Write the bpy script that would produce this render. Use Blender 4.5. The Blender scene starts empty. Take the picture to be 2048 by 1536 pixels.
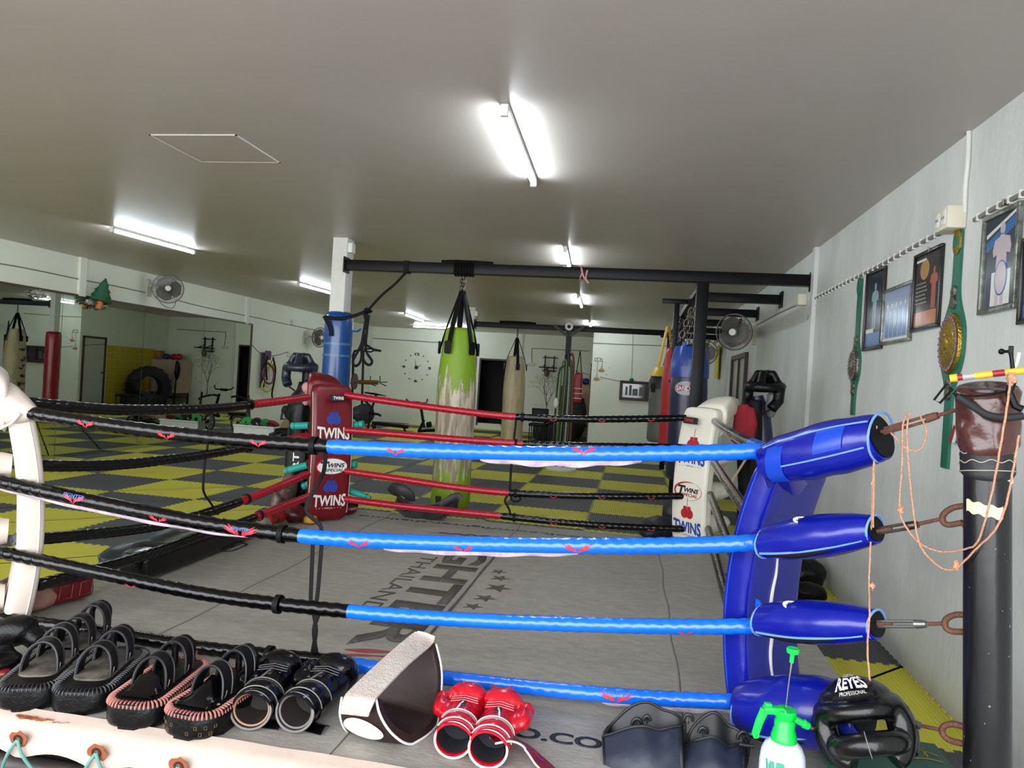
import bpy, bmesh, math, random
from mathutils import Vector as V, Matrix as Mx, noise as mnoise
random.seed(7)
PI=math.pi; R=math.radians
S=bpy.context.scene; COL=S.collection
# ------------------------------------------------------------------ camera
F=1422.8; YAW=.1700; PIT=-.00462; ROL=.06068
CAM=V((6.5414,-7.9104,1.4687))
fw=V((-math.sin(YAW)*math.cos(PIT),math.cos(YAW)*math.cos(PIT),math.sin(PIT)))
_r0=V((math.cos(YAW),math.sin(YAW),0)); _u0=_r0.cross(fw)
cr=_r0*math.cos(ROL)+_u0*math.sin(ROL); cu=-_r0*math.sin(ROL)+_u0*math.cos(ROL)
cd=bpy.data.cameras.new('camera'); co=bpy.data.objects.new('camera',cd); COL.objects.link(co)
co.matrix_world=Mx(((cr.x,cu.x,-fw.x,CAM.x),(cr.y,cu.y,-fw.y,CAM.y),(cr.z,cu.z,-fw.z,CAM.z),(0,0,0,1)))
cd.sensor_width=36; cd.lens=F/2048*36; cd.clip_start=.05; cd.clip_end=200
S.camera=co
def ray(px,py): return fw+cr*((px-1024)/F)-cu*((py-768)/F)
def Zat(px,py,z): d=ray(px,py); return CAM+d*((z-CAM.z)/d.z)
def Xat(px,py,x): d=ray(px,py); return CAM+d*((x-CAM.x)/d.x)
def Yat(px,py,y): d=ray(px,py); return CAM+d*((y-CAM.y)/d.y)
def Plat(px,py,p,n): d=ray(px,py); n=V(n); return CAM+d*((V(p)-CAM).dot(n)/d.dot(n))
# ------------------------------------------------------------------ materials
MAT={}
def lin(c):
    return tuple(((x/255)/12.92 if x/255<=.04045 else ((x/255+.055)/1.055)**2.4) for x in c)
def mat(name,rgb,rough=.5,metal=0,var=0,vs=8,bump=0,bs=60,coat=0,emit=None,spec=.5,rgb2=None,stretch=None,trans=0,sheen=0,bw=None):
    """rgb in 0-255 sRGB; var mixes rgb2 (or a darker tone) through noise; bump from noise"""
    if name in MAT: return MAT[name]
    m=bpy.data.materials.new(name); m.use_nodes=True; nt=m.node_tree; b=nt.nodes['Principled BSDF']
    c=lin(rgb); b.inputs['Base Color'].default_value=(*c,1); b.inputs['Roughness'].default_value=rough
    b.inputs['Metallic'].default_value=metal; b.inputs['Specular IOR Level'].default_value=spec
    if coat: b.inputs['Coat Weight'].default_value=coat; b.inputs['Coat Roughness'].default_value=.12
    if trans: b.inputs['Transmission Weight'].default_value=trans
    if sheen: b.inputs['Sheen Weight'].default_value=sheen
    if emit: b.inputs['Emission Color'].default_value=(*lin(emit[0]),1); b.inputs['Emission Strength'].default_value=emit[1]
    N=nt.nodes.new; L=nt.links.new
    if var or bump:
        tc=N('ShaderNodeTexCoord'); src=tc.outputs['Object']
        if stretch:
            mp=N('ShaderNodeMapping'); mp.inputs['Scale'].default_value=stretch; L(src,mp.inputs[0]); src=mp.outputs[0]
    if var:
        n=N('ShaderNodeTexNoise'); n.inputs['Scale'].default_value=vs; n.inputs['Detail'].default_value=6; n.inputs['Roughness'].default_value=.65; L(src,n.inputs['Vector'])
        cr_=N('ShaderNodeValToRGB'); cr_.color_ramp.elements[0].position=.35; cr_.color_ramp.elements[1].position=.68
        d=lin(rgb2) if rgb2 else tuple(x*.6 for x in c)
        a=tuple(c[i]*(1-var)+d[i]*var for i in range(3))
        cr_.color_ramp.elements[0].color=(*a,1); cr_.color_ramp.elements[1].color=(*c,1)
        L(n.outputs[0],cr_.inputs[0]); L(cr_.outputs[0],b.inputs['Base Color'])
    if bump:
        n2=N('ShaderNodeTexNoise'); n2.inputs['Scale'].default_value=bs; n2.inputs['Detail'].default_value=3; L(src,n2.inputs['Vector'])
        bp=N('ShaderNodeBump'); bp.inputs['Strength'].default_value=bump; bp.inputs['Distance'].default_value=.01
        L(n2.outputs[0],bp.inputs['Height']); L(bp.outputs[0],b.inputs['Normal'])
    MAT[name]=m; return m
# ------------------------------------------------------------------ mesh builder
def frame(o,x,z=None,y=None):
    """matrix with origin o, local X along x, local Z close to z"""
    x=V(x).normalized()
    if y is not None: y=V(y); y=(y-x*y.dot(x)).normalized(); z=x.cross(y)
    else:
        z=V(z) if z is not None else V((0,0,1)); z=(z-x*z.dot(x))
        if z.length<1e-4: z=V((0,1,0))-x*x.y
        z.normalize(); y=z.cross(x)
    return Mx(((x.x,y.x,z.x,o[0]),(x.y,y.y,z.y,o[1]),(x.z,y.z,z.z,o[2]),(0,0,0,1)))
def T(x,y,z): return Mx.Translation((x,y,z))
def RX(a): return Mx.Rotation(a,4,'X')
def RY(a): return Mx.Rotation(a,4,'Y')
def RZ(a): return Mx.Rotation(a,4,'Z')
I4=Mx.Identity(4)
class MB:
    def __init__(s,M=None): s.bm=bmesh.new(); s.M=M or I4; s.mi=0
    def _f(s,vs):
        try: f=s.bm.faces.new(vs); f.material_index=s.mi; f.smooth=True; return f
        except ValueError: return None
    def _v(s,p,M=None): return s.bm.verts.new(s.M@((M@V(p)) if M else V(p)))
    def box(s,c,d,M=None,bev=0,seg=2):
        M=M or I4; hx,hy,hz=d[0]/2,d[1]/2,d[2]/2
        vs=[s._v((c[0]+a*hx,c[1]+b*hy,c[2]+e*hz),M) for a in(-1,1) for b in(-1,1) for e in(-1,1)]
        q=[(0,1,3,2),(4,6,7,5),(0,4,5,1),(2,3,7,6),(0,2,6,4),(1,5,7,3)]
        fs=[s._f([vs[i] for i in f]) for f in q]
        if bev:
            es={e for f in fs for e in f.edges}
            r=bmesh.ops.bevel(s.bm,geom=list(es),offset=bev,segments=seg,profile=.5,affect='EDGES')
            for f in r['faces']: f.material_index=s.mi; f.smooth=True
        return s
    def box2(s,a,b,bev=0,M=None): return s.box([(a[i]+b[i])/2 for i in range(3)],[abs(b[i]-a[i]) for i in range(3)],M,bev)
    def rings(s,rs,cap=True,closed=True,loop=False):
        """rs: list of rings (lists of world points)"""
        R_=[[s._v(p) for p in r] for r in rs]; n=len(R_[0]); m=len(R_)
        for i in range(m if loop else m-1):
            a=R_[i]; b=R_[(i+1)%m]
            for j in range(n if closed else n-1):
                k=(j+1)%n; s._f([a[j],a[k],b[k],b[j]])
        if cap and closed and not loop:
            s._f(R_[0][::-1]); s._f(R_[-1])
        return s
    def tube(s,pts,r,seg=10,cap=True,flat=None,up=None,loop=False,rf=None,M=None):
        """r number/list; flat=(w,h) scales ring; rf(i,theta)->radius factor"""
        pts=[V(p) for p in pts]; n=len(pts)
        if M: pts=[M@p for p in pts]
        rr=r if isinstance(r,(list,tuple)) else [r]*n
        prev=V(up) if up is not None else None; out=[]
        for i in range(n):
            if loop: t=pts[(i+1)%n]-pts[i-1]
            else: t=pts[min(i+1,n-1)]-pts[max(i-1,0)]
            if t.length<1e-9: t=V((0,0,1))
            t.normalize()
            if prev is None:
                prev=V((0,0,1)) if abs(t.z)<.9 else V((1,0,0))
            nn=prev-t*prev.dot(t)
            if nn.length<1e-5: nn=V((1,0,0))-t*t.x
            nn.normalize(); bb=t.cross(nn)
            if up is None: prev=nn
            w,h=flat or (1,1); ring=[]
            for k in range(seg):
                a=2*PI*k/seg; q=rr[i]*(rf(i,a) if rf else 1)
                ring.append(pts[i]+bb*math.cos(a)*q*w+nn*math.sin(a)*q*h)
            out.append(ring)
        return s.rings(out,cap,True,loop)
    def lathe(s,prof,M=None,seg=24,cap=True,rf=None):
        M=M or I4
        return s.rings([[M@V((r*math.cos(2*PI*k/seg)*(rf(z,2*PI*k/seg) if rf else 1),r*math.sin(2*PI*k/seg)*(rf(z,2*PI*k/seg) if rf else 1),z)) for k in range(seg)] for r,z in prof],cap)
    def prism(s,out,d,M=None,bev=0):
        """2D outline in local XY extruded +Z by d"""
        M=M or I4
        a=[s._v((p[0],p[1],0),M) for p in out]; b=[s._v((p[0],p[1],d),M) for p in out]; n=len(out)
        fs=[s._f(a[::-1]),s._f(b)]
        for i in range(n): fs.append(s._f([a[i],a[(i+1)%n],b[(i+1)%n],b[i]]))
        if bev:
            es=[e for e in fs[1].edges]+[e for e in fs[0].edges]
            r=bmesh.ops.bevel(s.bm,geom=es,offset=bev,segments=2,profile=.5,affect='EDGES')
            for f in r['faces']: f.material_index=s.mi; f.smooth=True
        return s
    def ell(s,c,r,M=None,seg=16,rings=10,nz=0,ns=8):
        M=M or I4; out=[]
        for i in range(1,rings):
            ph=PI*i/rings
            out.append([V((math.sin(ph)*math.cos(2*PI*k/seg),math.sin(ph)*math.sin(2*PI*k/seg),math.cos(ph))) for k in range(seg)])
        def tr(u):
            q=1+(nz*mnoise.noise(u*ns*.3+V(c)*5) if nz else 0)
            return M@V((c[0]+u.x*r[0]*q,c[1]+u.y*r[1]*q,c[2]+u.z*r[2]*q))
        rv=[[s._v(tr(u)) for u in rg] for rg in out]
        t=s._v(tr(V((0,0,1)))); b=s._v(tr(V((0,0,-1))))
        for i in range(len(rv)-1):
            for k in range(seg): s._f([rv[i][k],rv[i+1][k],rv[i+1][(k+1)%seg],rv[i][(k+1)%seg]])
        for k in range(seg):
            s._f([t,rv[0][k],rv[0][(k+1)%seg]]); s._f([b,rv[-1][(k+1)%seg],rv[-1][k]])
        return s
    def quad(s,p): s._f([s._v(q) for q in p]); return s
    def grid(s,fn,nu,nv,th=0,closedu=False):
        """fn(u,v)->point ; th thickness along normal"""
        P=[[V(fn(i/nu,j/nv)) for j in range(nv+1)] for i in range(nu+1)]
        def nrm(i,j):
            a=P[min(i+1,nu)][j]-P[max(i-1,0)][j]; b=P[i][min(j+1,nv)]-P[i][max(j-1,0)]
            n=a.cross(b); return n.normalized() if n.length>1e-12 else V((0,0,1))
        A=[[s._v(P[i][j]) for j in range(nv+1)] for i in range(nu+1)]
        for i in range(nu):
            for j in range(nv): s._f([A[i][j],A[i+1][j],A[i+1][j+1],A[i][j+1]])
        if th:
            B=[[s._v(P[i][j]-nrm(i,j)*th) for j in range(nv+1)] for i in range(nu+1)]
            for i in range(nu):
                for j in range(nv): s._f([B[i][j],B[i][j+1],B[i+1][j+1],B[i+1][j]])
            for i in range(nu): s._f([A[i][0],B[i][0],B[i+1][0],A[i+1][0]]); s._f([A[i][nv],A[i+1][nv],B[i+1][nv],B[i][nv]])
            for j in range(nv): s._f([A[0][j],A[0][j+1],B[0][j+1],B[0][j]]); s._f([A[nu][j],B[nu][j],B[nu][j+1],A[nu][j+1]])
        return s
def finish(ob,sub=0,rem=0,sm=0):
    if rem:
        m=ob.modifiers.new('r','REMESH'); m.mode='VOXEL'; m.voxel_size=rem; m.use_smooth_shade=True
        m=ob.modifiers.new('s','SMOOTH'); m.iterations=sm or 6; m.factor=.6
    if sub:
        m=ob.modifiers.new('s','SUBSURF'); m.levels=sub; m.render_levels=sub
def mesh_ob(name,mb,mats,parent=None,ang=38,**k):
    me=bpy.data.meshes.new(name)
    bmesh.ops.recalc_face_normals(mb.bm,faces=mb.bm.faces[:])
    mb.bm.to_mesh(me); mb.bm.free()
    for m in (mats if isinstance(mats,(list,tuple)) else [mats]): me.materials.append(m)
    if ang<180: me.set_sharp_from_angle(angle=R(ang))
    o=bpy.data.objects.new(name,me); COL.objects.link(o)
    if parent is not None:
        o.parent=parent; w=parent.get('_w')
        if w is not None: o.matrix_parent_inverse=world_of(parent).inverted()
    finish(o,**k); return o
WORLD={}
def world_of(p): return WORLD.get(p.name,I4)
def thing(name,label,cat,loc=(0,0,0),rz=0,group=None,world=True):
    """an Empty at the base; parts are given in world space (world=True) or in its own frame"""
    o=bpy.data.objects.new(name,None); COL.objects.link(o); o.empty_display_size=.05
    o.location=loc; o.rotation_euler=(0,0,rz); o['label']=label; o['category']=cat
    if group: o['group']=group
    if world: WORLD[o.name]=T(*loc)@RZ(rz); o['_w']=1
    return o
def tag(o,label,cat,group=None):
    o['label']=label; o['category']=cat
    if group: o['group']=group
    return o
def part(name,mb,mats,parent,label=None,**k):
    if parent.type=='MESH':
        o=mesh_ob(name,mb,mats,None,**k); o.parent=parent
        if parent.parent is None: o.location=-parent.location
    else: o=mesh_ob(name,mb,mats,parent,**k)
    if label: o['label']=label
    return o
def single(name,mb,mats,label,cat,group=None,**k):
    """a thing that is one mesh; origin moved to the middle of its base"""
    o=mesh_ob(name,mb,mats,None,**k); me=o.data
    if len(me.vertices):
        xs=[v.co for v in me.vertices]; c=V(((min(p.x for p in xs)+max(p.x for p in xs))/2,(min(p.y for p in xs)+max(p.y for p in xs))/2,min(p.z for p in xs)))
        me.transform(T(*(-c))); o.location=c
    return tag(o,label,cat,group)
def struct(name,mb,mats,**k):
    o=mesh_ob(name,mb,mats,None,**k); o['kind']='structure'; return o
def dup(root,loc=None,rz=None,label=None,group=None):
    r=root.copy(); COL.objects.link(r)
    if loc is not None: r.location=loc
    if rz is not None: r.rotation_euler=(0,0,rz)
    if label: r['label']=label
    if group: r['group']=group
    for ch in root.children:
        c=ch.copy(); COL.objects.link(c); c.parent=r
        for g in ch.children:
            d=g.copy(); COL.objects.link(d); d.parent=c
    return r
# ------------------------------------------------------------------ lettering
def text_bm(mb,s,M,w=None,h=None,depth=.001,bold=0,shear=0,font_space=1,fn=None,anchor='bl'):
    """adds lettering into mb: local XY plane of M, fitted to w x h; fn(x,y)->(x,y,z) warps"""
    cu_=bpy.data.curves.new('t','FONT'); cu_.body=s; cu_.size=1; cu_.offset=bold; cu_.shear=shear; cu_.space_character=font_space; cu_.resolution_u=3
    ob=bpy.data.objects.new('t',cu_); COL.objects.link(ob)
    dg=bpy.context.evaluated_depsgraph_get(); me=bpy.data.meshes.new_from_object(ob.evaluated_get(dg))
    bpy.data.objects.remove(ob); bpy.data.curves.remove(cu_)
    if not me.vertices: return
    xs=[v.co.x for v in me.vertices]; ys=[v.co.y for v in me.vertices]
    x0,x1,y0,y1=min(xs),max(xs),min(ys),max(ys)
    sx=w/(x1-x0) if w else None; sy=h/(y1-y0) if h else None
    sx=sx or sy; sy=sy or sx
    vv=[];vb=[]
    for v in me.vertices:
        p=((v.co.x-x0)*sx,(v.co.y-y0)*sy)
        if anchor=='c': p=(p[0]-(x1-x0)*sx/2,p[1]-(y1-y0)*sy/2)
        q=fn(*p) if fn else (p[0],p[1],0)
        vv.append(mb._v((q[0],q[1],q[2]+depth),M)); vb.append(mb._v((q[0],q[1],q[2]-depth*.2),M))
    ec={}
    for f in me.polygons:
        ids=list(f.vertices); mb._f([vv[i] for i in ids])
        for a,b in zip(ids,ids[1:]+ids[:1]): ec[(a,b)]=1
    for (a,b) in ec:
        if (b,a) not in ec: mb._f([vv[a],vb[a],vb[b],vv[b]])
    bpy.data.meshes.remove(me)
def spline(pts,n=8):
    """Catmull-Rom through pts"""
    P=[V(p) for p in pts]; out=[]
    for i in range(len(P)-1):
        a=P[max(i-1,0)];b=P[i];c=P[i+1];d=P[min(i+2,len(P)-1)]
        for k in range(n):
            t=k/n; out.append(.5*((2*b)+(c-a)*t+(2*a-5*b+4*c-d)*t*t+(3*b-a-3*c+d)*t**3))
    out.append(P[-1]); return out
def rrect(w,h,r,n=4,cx=0,cy=0):
    o=[]
    for sx,sy,a0 in((1,1,0),(-1,1,90),(-1,-1,180),(1,-1,270)):
        for k in range(n+1):
            a=R(a0+90*k/n); o.append((cx+sx*(w/2-r)+r*math.cos(a),cy+sy*(h/2-r)+r*math.sin(a)))
    return o
def circ(r,n=20,cx=0,cy=0,ry=None): return [(cx+r*math.cos(2*PI*k/n),cy+(ry or r)*math.sin(2*PI*k/n)) for k in range(n)]
# ================================================================== materials
m_wall=mat('wall_paint',(214,216,212),.75,var=.55,vs=2.2,rgb2=(176,180,178),bump=.25,bs=25,stretch=(1,1,.45))
m_wallb=mat('wall_paint_back',(230,233,218),.7,var=.3,vs=1.5,rgb2=(210,214,200),bump=.15,bs=30)
m_ceil=mat('ceiling_board',(190,181,175),.38,var=.3,vs=.9,rgb2=(176,168,162),bump=.05,bs=12)
m_white=mat('white_plastic',(225,226,220),.45)
m_wpaint=mat('white_paint',(222,222,216),.55,var=.3,vs=6,rgb2=(190,190,184))
m_black=mat('black_paint_metal',(8,8,11),.42,var=.4,vs=10,rgb2=(15,15,18),spec=.2)
m_vblk=mat('black_vinyl',(3,3,4),.16,var=.3,vs=14,rgb2=(7,7,8),bump=.22,bs=38,spec=.4)
m_leath=mat('black_leather',(5,5,6),.38,bump=.2,bs=90,var=.4,vs=9,rgb2=(12,12,12),spec=.25)
m_chrome=mat('chrome',(200,200,200),.18,1)
m_steel=mat('worn_steel',(120,118,115),.4,1,var=.6,vs=30,rgb2=(90,60,45))
m_rust=mat('rusted_steel',(92,62,52),.7,.4,var=.7,vs=40,rgb2=(120,80,60),bump=.4,bs=120)
m_dbrown=mat('dark_brown_wood',(70,48,36),.5,var=.5,vs=12,rgb2=(52,36,28),stretch=(1,1,.2))
m_dark=mat('dark_opening',(22,21,20),.8)
m_cable=mat('grey_cable',(122,118,112),.6)
m_tube=mat('lit_tube',(250,255,255),.3,emit=((236,248,255),98))
m_mirror=mat('mirror_glass',(196,202,192),.01,1)
# ================================================================== room
XR,XL,YB,ZC=8.12,-1.33,12.6,2.85; YF=-8.4
XBK,YBK=5.53,8.94
mb=MB(); mb.box2((XL-.3,YF-6,-.12),(XR+.3,YB+.3,-.026)); struct('floor',mb,mat('concrete_floor',(120,118,112),.8,var=.4,vs=3))
mb=MB(); mb.box2((XL-.3,YF,ZC),(XR+.3,YB+.3,ZC+.15)); ceil=struct('ceiling',mb,m_ceil)
mb=MB(); mb.box2((XR,YF,-.12),(XR+.15,YB+.3,ZC)); struct('wall_right',mb,m_wall)
mb=MB(); mb.box2((XL-.15,YF,-.12),(XL,YB+.3,ZC)); struct('wall_left',mb,m_wallb)
mb=MB()
# back wall with a dark doorway
dx0,dx1,dz=2.06,3.02,2.03
mb.box2((XL,YB,-.12),(dx0,YB+.15,ZC)); mb.box2((dx1,YB,-.12),(XBK+.02,YB+.15,ZC)); mb.box2((dx0,YB,dz),(dx1,YB+.15,ZC)); mb.box2((dx0,YB,-.12),(dx1,YB+.15,.17))
struct('wall_back',mb,m_wallb)
mb=MB(); mb.box2((XBK,YBK,-.12),(XR,YBK+.15,ZC)); struct('wall_block',mb,m_wallb)
m_tile=mat('yellow_wall_tiles',(196,172,42),.3,var=.2,vs=5)
mb=MB(); mb.box2((XBK,YBK+.15,-.12),(XBK+.15,YB,ZC)); struct('wall_alcove',mb,m_wallb)
mb=MB()
for i in range(10):
    for j in range(9): mb.box2((XBK-.012,9.96+i*.2+.003,-.02+j*.2+.003),(XBK,9.96+i*.2+.197,-.02+j*.2+.197))
struct('trim_tiles',mb,m_tile)
# shallow full-height ribs on the right wall, in the same wall paint
mb=MB(); mb.box2((XR-.035,-1.08,0),(XR,-.98,ZC)); mb.box2((XR-.035,4.9,0),(XR,5.05,ZC)); struct('trim_1',mb,m_wall)
mb=MB(); mb.box2((XL,1.0,2.3),(XL+.04,1.12,ZC)); mb.box2((XL,5.4,2.3),(XL+.04,5.5,ZC)); struct('trim_2',mb,m_wallb)
mb=MB(); mb.box2((3.2,YB-.05,0),(3.27,YB,ZC)); struct('trim_3',mb,m_wpaint)
# ceiling hatch
mb=MB(); a,b=3.5,4.09; c,d=-3.97,-3.43
for q in ((a,c,b,c+.012),(a,d-.012,b,d),(a,c,a+.012,d),(b-.012,c,b,d)): mb.box2((q[0],q[1],ZC-.004),(q[2],q[3],ZC+.001))
struct('trim_4',mb,mat('hatch_edge',(222,220,216),.6))
mb=MB(); mb.box2((a+.012,c+.012,ZC-.003),(b-.012,d-.012,ZC+.001))
single('ceiling_hatch',mb,m_ceil,'square access hatch with a white rim in the grey ceiling','hatch')
# ---- mirror on the left wall, four panels
ys=[-3.2,-.9,.75,2.42,4.05,5.68]
for i in range(5):
    mb=MB(); mb.box2((XL+.004,ys[i]+.004,0.0),(XL+.012,ys[i+1]-.004,2.29))
    w=['tall mirror panel at the far left edge of the photo','tall wall mirror panel showing the red padded column','tall wall mirror panel showing the closed door and yellow tiles','tall wall mirror panel showing the tyre and draped shelf','tall wall mirror panel at the far end showing the tree decal'][i]
    single('wall_mirror',mb,m_mirror,w,'mirror','mirrors along the left wall')
mb=MB(); mb.box2((XL,-3.2,2.29),(XL+.03,5.70,2.32)); mb.box2((XL,5.682,0),(XL+.03,5.70,2.29)); struct('trim_5',mb,m_dbrown)
# ---- doorway, alcove door, windows
mb=MB()
for q in ((dx0-.05,dx0),(dx1,dx1+.05)): mb.box2((q[0],YB-.02,.1),(q[1],YB+.16,dz+.05))
mb.box2((dx0,YB-.02,dz),(dx1,YB+.16,dz+.05)); d1=struct('door_1',mb,mat('door_frame_black',(38,34,32),.5))
mb=MB(); mb.box2((dx0-.2,YB+.9,-.12),(dx1+.2,YB+.97,dz+.2)); struct('wall_passage',mb,m_dark)
mb=MB(); mb.box2((dx0-.2,YB+.15,.0),(dx0-.15,YB+.95,dz+.2)); mb.box2((dx1+.15,YB+.15,.0),(dx1+.2,YB+.95,dz+.2)); mb.box2((dx0-.2,YB+.15,dz+.1),(dx1+.2,YB+.95,dz+.2)); mb.box2((dx0-.2,YB+.15,-.12),(dx1+.2,YB+.95,.0)); struct('wall_passage_side',mb,m_dark)
mb=MB(); X=XBK
for q in ((9.03,9.09),(9.83,9.9)): mb.box2((X-.03,q[0],0),(X,q[1],1.99))
mb.box2((X-.03,9.03,1.93),(X,9.9,1.99)); d2=struct('door_2',mb,m_dbrown)
mb=MB(); mb.box2((X-.015,9.09,0.01),(X-.001,9.83,1.93)); o=struct('door_leaf',mb,mat('grey_door',(190,190,182),.5)); o.parent=d2
mb=MB(); mb.ell((X-.04,9.76,1.0),(.03,.03,.03)); o=mesh_ob('door_handle',mb,m_steel); o.parent=d2
def wframe(n,M,w,h,t=.07,dep=.05,bars=(.5,),glass=None):
    mb=MB(M)
    mb.box2((0,0,0),(w,t,dep)); mb.box2((0,h-t,0),(w,h,dep)); mb.box2((0,t,0),(t,h-t,dep)); mb.box2((w-t,t,0),(w,h-t,dep))
    for b in bars: mb.box2((w*b-t*.35,t,.005),(w*b+t*.35,h-t,dep*.8))
    o=struct(n,mb,m_dbrown)
    mb=MB(M); mb.box2((t,t,.003),(w-t,h-t,.012)); g=mesh_ob('window_pane',mb,glass or mat('dark_glass',(20,22,24),.08,spec=.8)); g.parent=o
    return o
# window on the block wall (1240..1310, 757..802)
p=Yat(1238,798,YBK); q=Yat(1310,757,YBK)
w1=wframe('window_1',frame((p.x,YBK,p.z-.02),(1,0,0),y=(0,0,1)),1.0,.46,bars=(.66,))
mb=MB()
x=p.x
for i,(dx,w_,h_,c) in enumerate([(.16,.05,.2,0),(.25,.06,.24,0),(.36,.12,.16,1),(.5,.1,.2,1)]): mb.box((x+dx,YBK-.016,p.z+.1+h_/2),(w_,.004,h_))
single('bottle_row',mb,mat('pale_bottles',(84,90,92),.5),'pale bottles standing behind the brown framed window glass','bottle')
wframe('window_2',frame((XR,4.15,1.18),(0,-1,0),y=(0,0,1)),1.5,.9,bars=(.5,),glass=mat('grey_pane',(150,156,150),.3))
# ---- jigsaw mats
def edge(t): # tooth wave along a seam
    return .012 if (t*14)%1<.5 else -.012
def tile_mesh(name,m):
    n=28; out=[]
    for i in range(n): t=i/n; e=edge(t+.001); out+= [(t,e),(t+1/n*.999,e)]
    for i in range(n): t=i/n; e=edge(t+.001); out+= [(1+e,t),(1+e,t+1/n*.999)]
    for i in range(n-1,-1,-1): t=i/n; e=edge(t+.001); out+=[(t+1/n*.999,1+e),(t,1+e)]
    for i in range(n-1,-1,-1): t=i/n; e=edge(t+.001); out+=[(e,t+1/n*.999),(e,t)]
    mb=MB(); mb.prism(out,.025,T(0,0,-.025))
    me=bpy.data.meshes.new(name); mb.bm.to_mesh(me); mb.bm.free(); me.materials.append(m)
    for p in me.polygons: p.use_smooth=False
    return me
def matmat(name,c,c2):
    m=mat(name,c,.62,var=.5,vs=1.3,rgb2=c2); nt=m.node_tree; b=nt.nodes['Principled BSDF']
    tc=nt.nodes.new('ShaderNodeTexCoord'); w=nt.nodes.new('ShaderNodeTexWave'); w.inputs['Scale'].default_value=14; w.wave_type='BANDS'; w.bands_direction='X'; w.inputs['Distortion'].default_value=.5
    bp=nt.nodes.new('ShaderNodeBump'); bp.inputs['Strength'].default_value=.5; bp.inputs['Distance'].default_value=.004
    nt.links.new(tc.outputs['Object'],w.inputs['Vector']); nt.links.new(w.outputs[1],bp.inputs['Height']); nt.links.new(bp.outputs[0],b.inputs['Normal']); return m
me_y=tile_mesh('yellow_mat',matmat('yellow_foam',(208,202,62),(184,178,50))); me_d=tile_mesh('dark_mat',matmat('charcoal_foam',(72,75,78),(60,62,65)))
def tile(x,y,odd,sx=1,sy=1):
    o=bpy.data.objects.new('floor_mat',me_d if odd else me_y); COL.objects.link(o); o.location=(x,y,0); o.scale=(sx,sy,1)
    if odd: tag(o,'charcoal ribbed jigsaw foam mat in the checkerboard floor','floor mat','charcoal jigsaw mats')
    else: tag(o,'yellow ribbed jigsaw foam mat in the checkerboard floor','floor mat','yellow jigsaw mats')
for j in range(-6,13):
    for i in range(-1,3):
        if j==12: tile(i,j,(i+j)%2,1,.6)
        else: tile(i,j,(i+j)%2)
    if j<12: tile(XL,j,(j-2)%2,.33,1)
for k in range(-6,13):
    y=.37+.99*k
    for i in range(5):
        x=3.06+1.02*i
        if x>XR: continue
        if x+.5>XBK and y+.9>YBK: continue
        if y>12.5: continue
        sx=min(1.02,XR-x)
        if -5.2<y<-3.2 and 4.2<x<6.5: continue
        sy=.99 if y+.99<12.6 else 12.6-y
        if sx<.1: continue
        if x+sx>XBK+.02 and y+sy>YBK: sy=YBK-y
        tile(x+.03 if i==0 else x,y,(i+k)%2==0,sx-(.03 if i==0 else 0),sy)
mb=MB()
mb.box2((3.0,-6,-.025),(3.09,12.5,-.002)); o=mesh_ob('trim_floor_seam',mb,MAT['charcoal_foam']); o['kind']='structure'
# ================================================================== lights
def tubelight(a,b,label,z=ZC-.035):
    a=V((a[0],a[1],z)); b=V((b[0],b[1],z)); d=(b-a).normalized(); t=thing('ceiling_light',label,'light',((a+b)/2)[:],0,'fluorescent tube lights')
    M=frame(a,d); L=(b-a).length
    mb=MB(M); mb.box2((0,-.02,.006),(L,.02,.035),bev=.004); part('batten',mb,m_white,t)
    mb=MB(M); mb.box2((-.012,-.02,-.03),(.02,.02,.03),bev=.004); part('end_cap',mb,m_white,t)
    mb=MB(M); mb.box2((L-.02,-.02,-.03),(L+.012,.02,.03),bev=.004); part('end_cap',mb,m_white,t)
    mb=MB(M); mb.tube([(.02,0,-.012),(L-.02,0,-.012)],.014,seg=12); part('tube',mb,m_tube,t)
tubelight((5.82,-4.42),(5.79,-3.15),'lit tube light nearest the camera, above the boxing ring')
tubelight((.99,-1.2),(1.11,.05),'lit tube light on the left part of the ceiling, above the mirrors')
tubelight((1.15,2.74),(1.22,4.0),'lit tube light half hidden behind the white column')
tubelight((1.38,7.4),(1.3,9.1),'small lit tube light near the back left, angled to the wall clock')
tubelight((.4,11.1),(1.95,11.1),'lit tube light lying crosswise just in front of the clock wall')
tubelight((5.78,-.8),(5.72,.3),'short looking lit tube light above the long black beam')
tubelight((5.62,2.95),(5.57,4.3),'lit tube light seen below the long black beam')
tubelight((5.53,7.2),(5.47,8.6),'farthest small lit tube light beside the pale block wall')
# daylight through the open front of the hall
w=bpy.data.worlds.new('daylight'); S.world=w; w.use_nodes=True
bg=w.node_tree.nodes['Background']; bg.inputs[0].default_value=(.93,.96,1,1); bg.inputs[1].default_value=7.7
ld=bpy.data.lights.new('front_opening','AREA'); ld.shape='RECTANGLE'; ld.size=XR-XL; ld.size_y=2.7; ld.energy=1; ld.cycles.is_portal=True
lo=bpy.data.objects.new('front_opening',ld); COL.objects.link(lo); lo.location=((XR+XL)/2,YF,1.4); lo.rotation_euler=(R(90),0,0)
S.view_settings.view_transform='Standard'; S.view_settings.look='None'; S.view_settings.gamma=1; S.view_settings.use_curve_mapping=False; S.view_settings.exposure=.0
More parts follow.
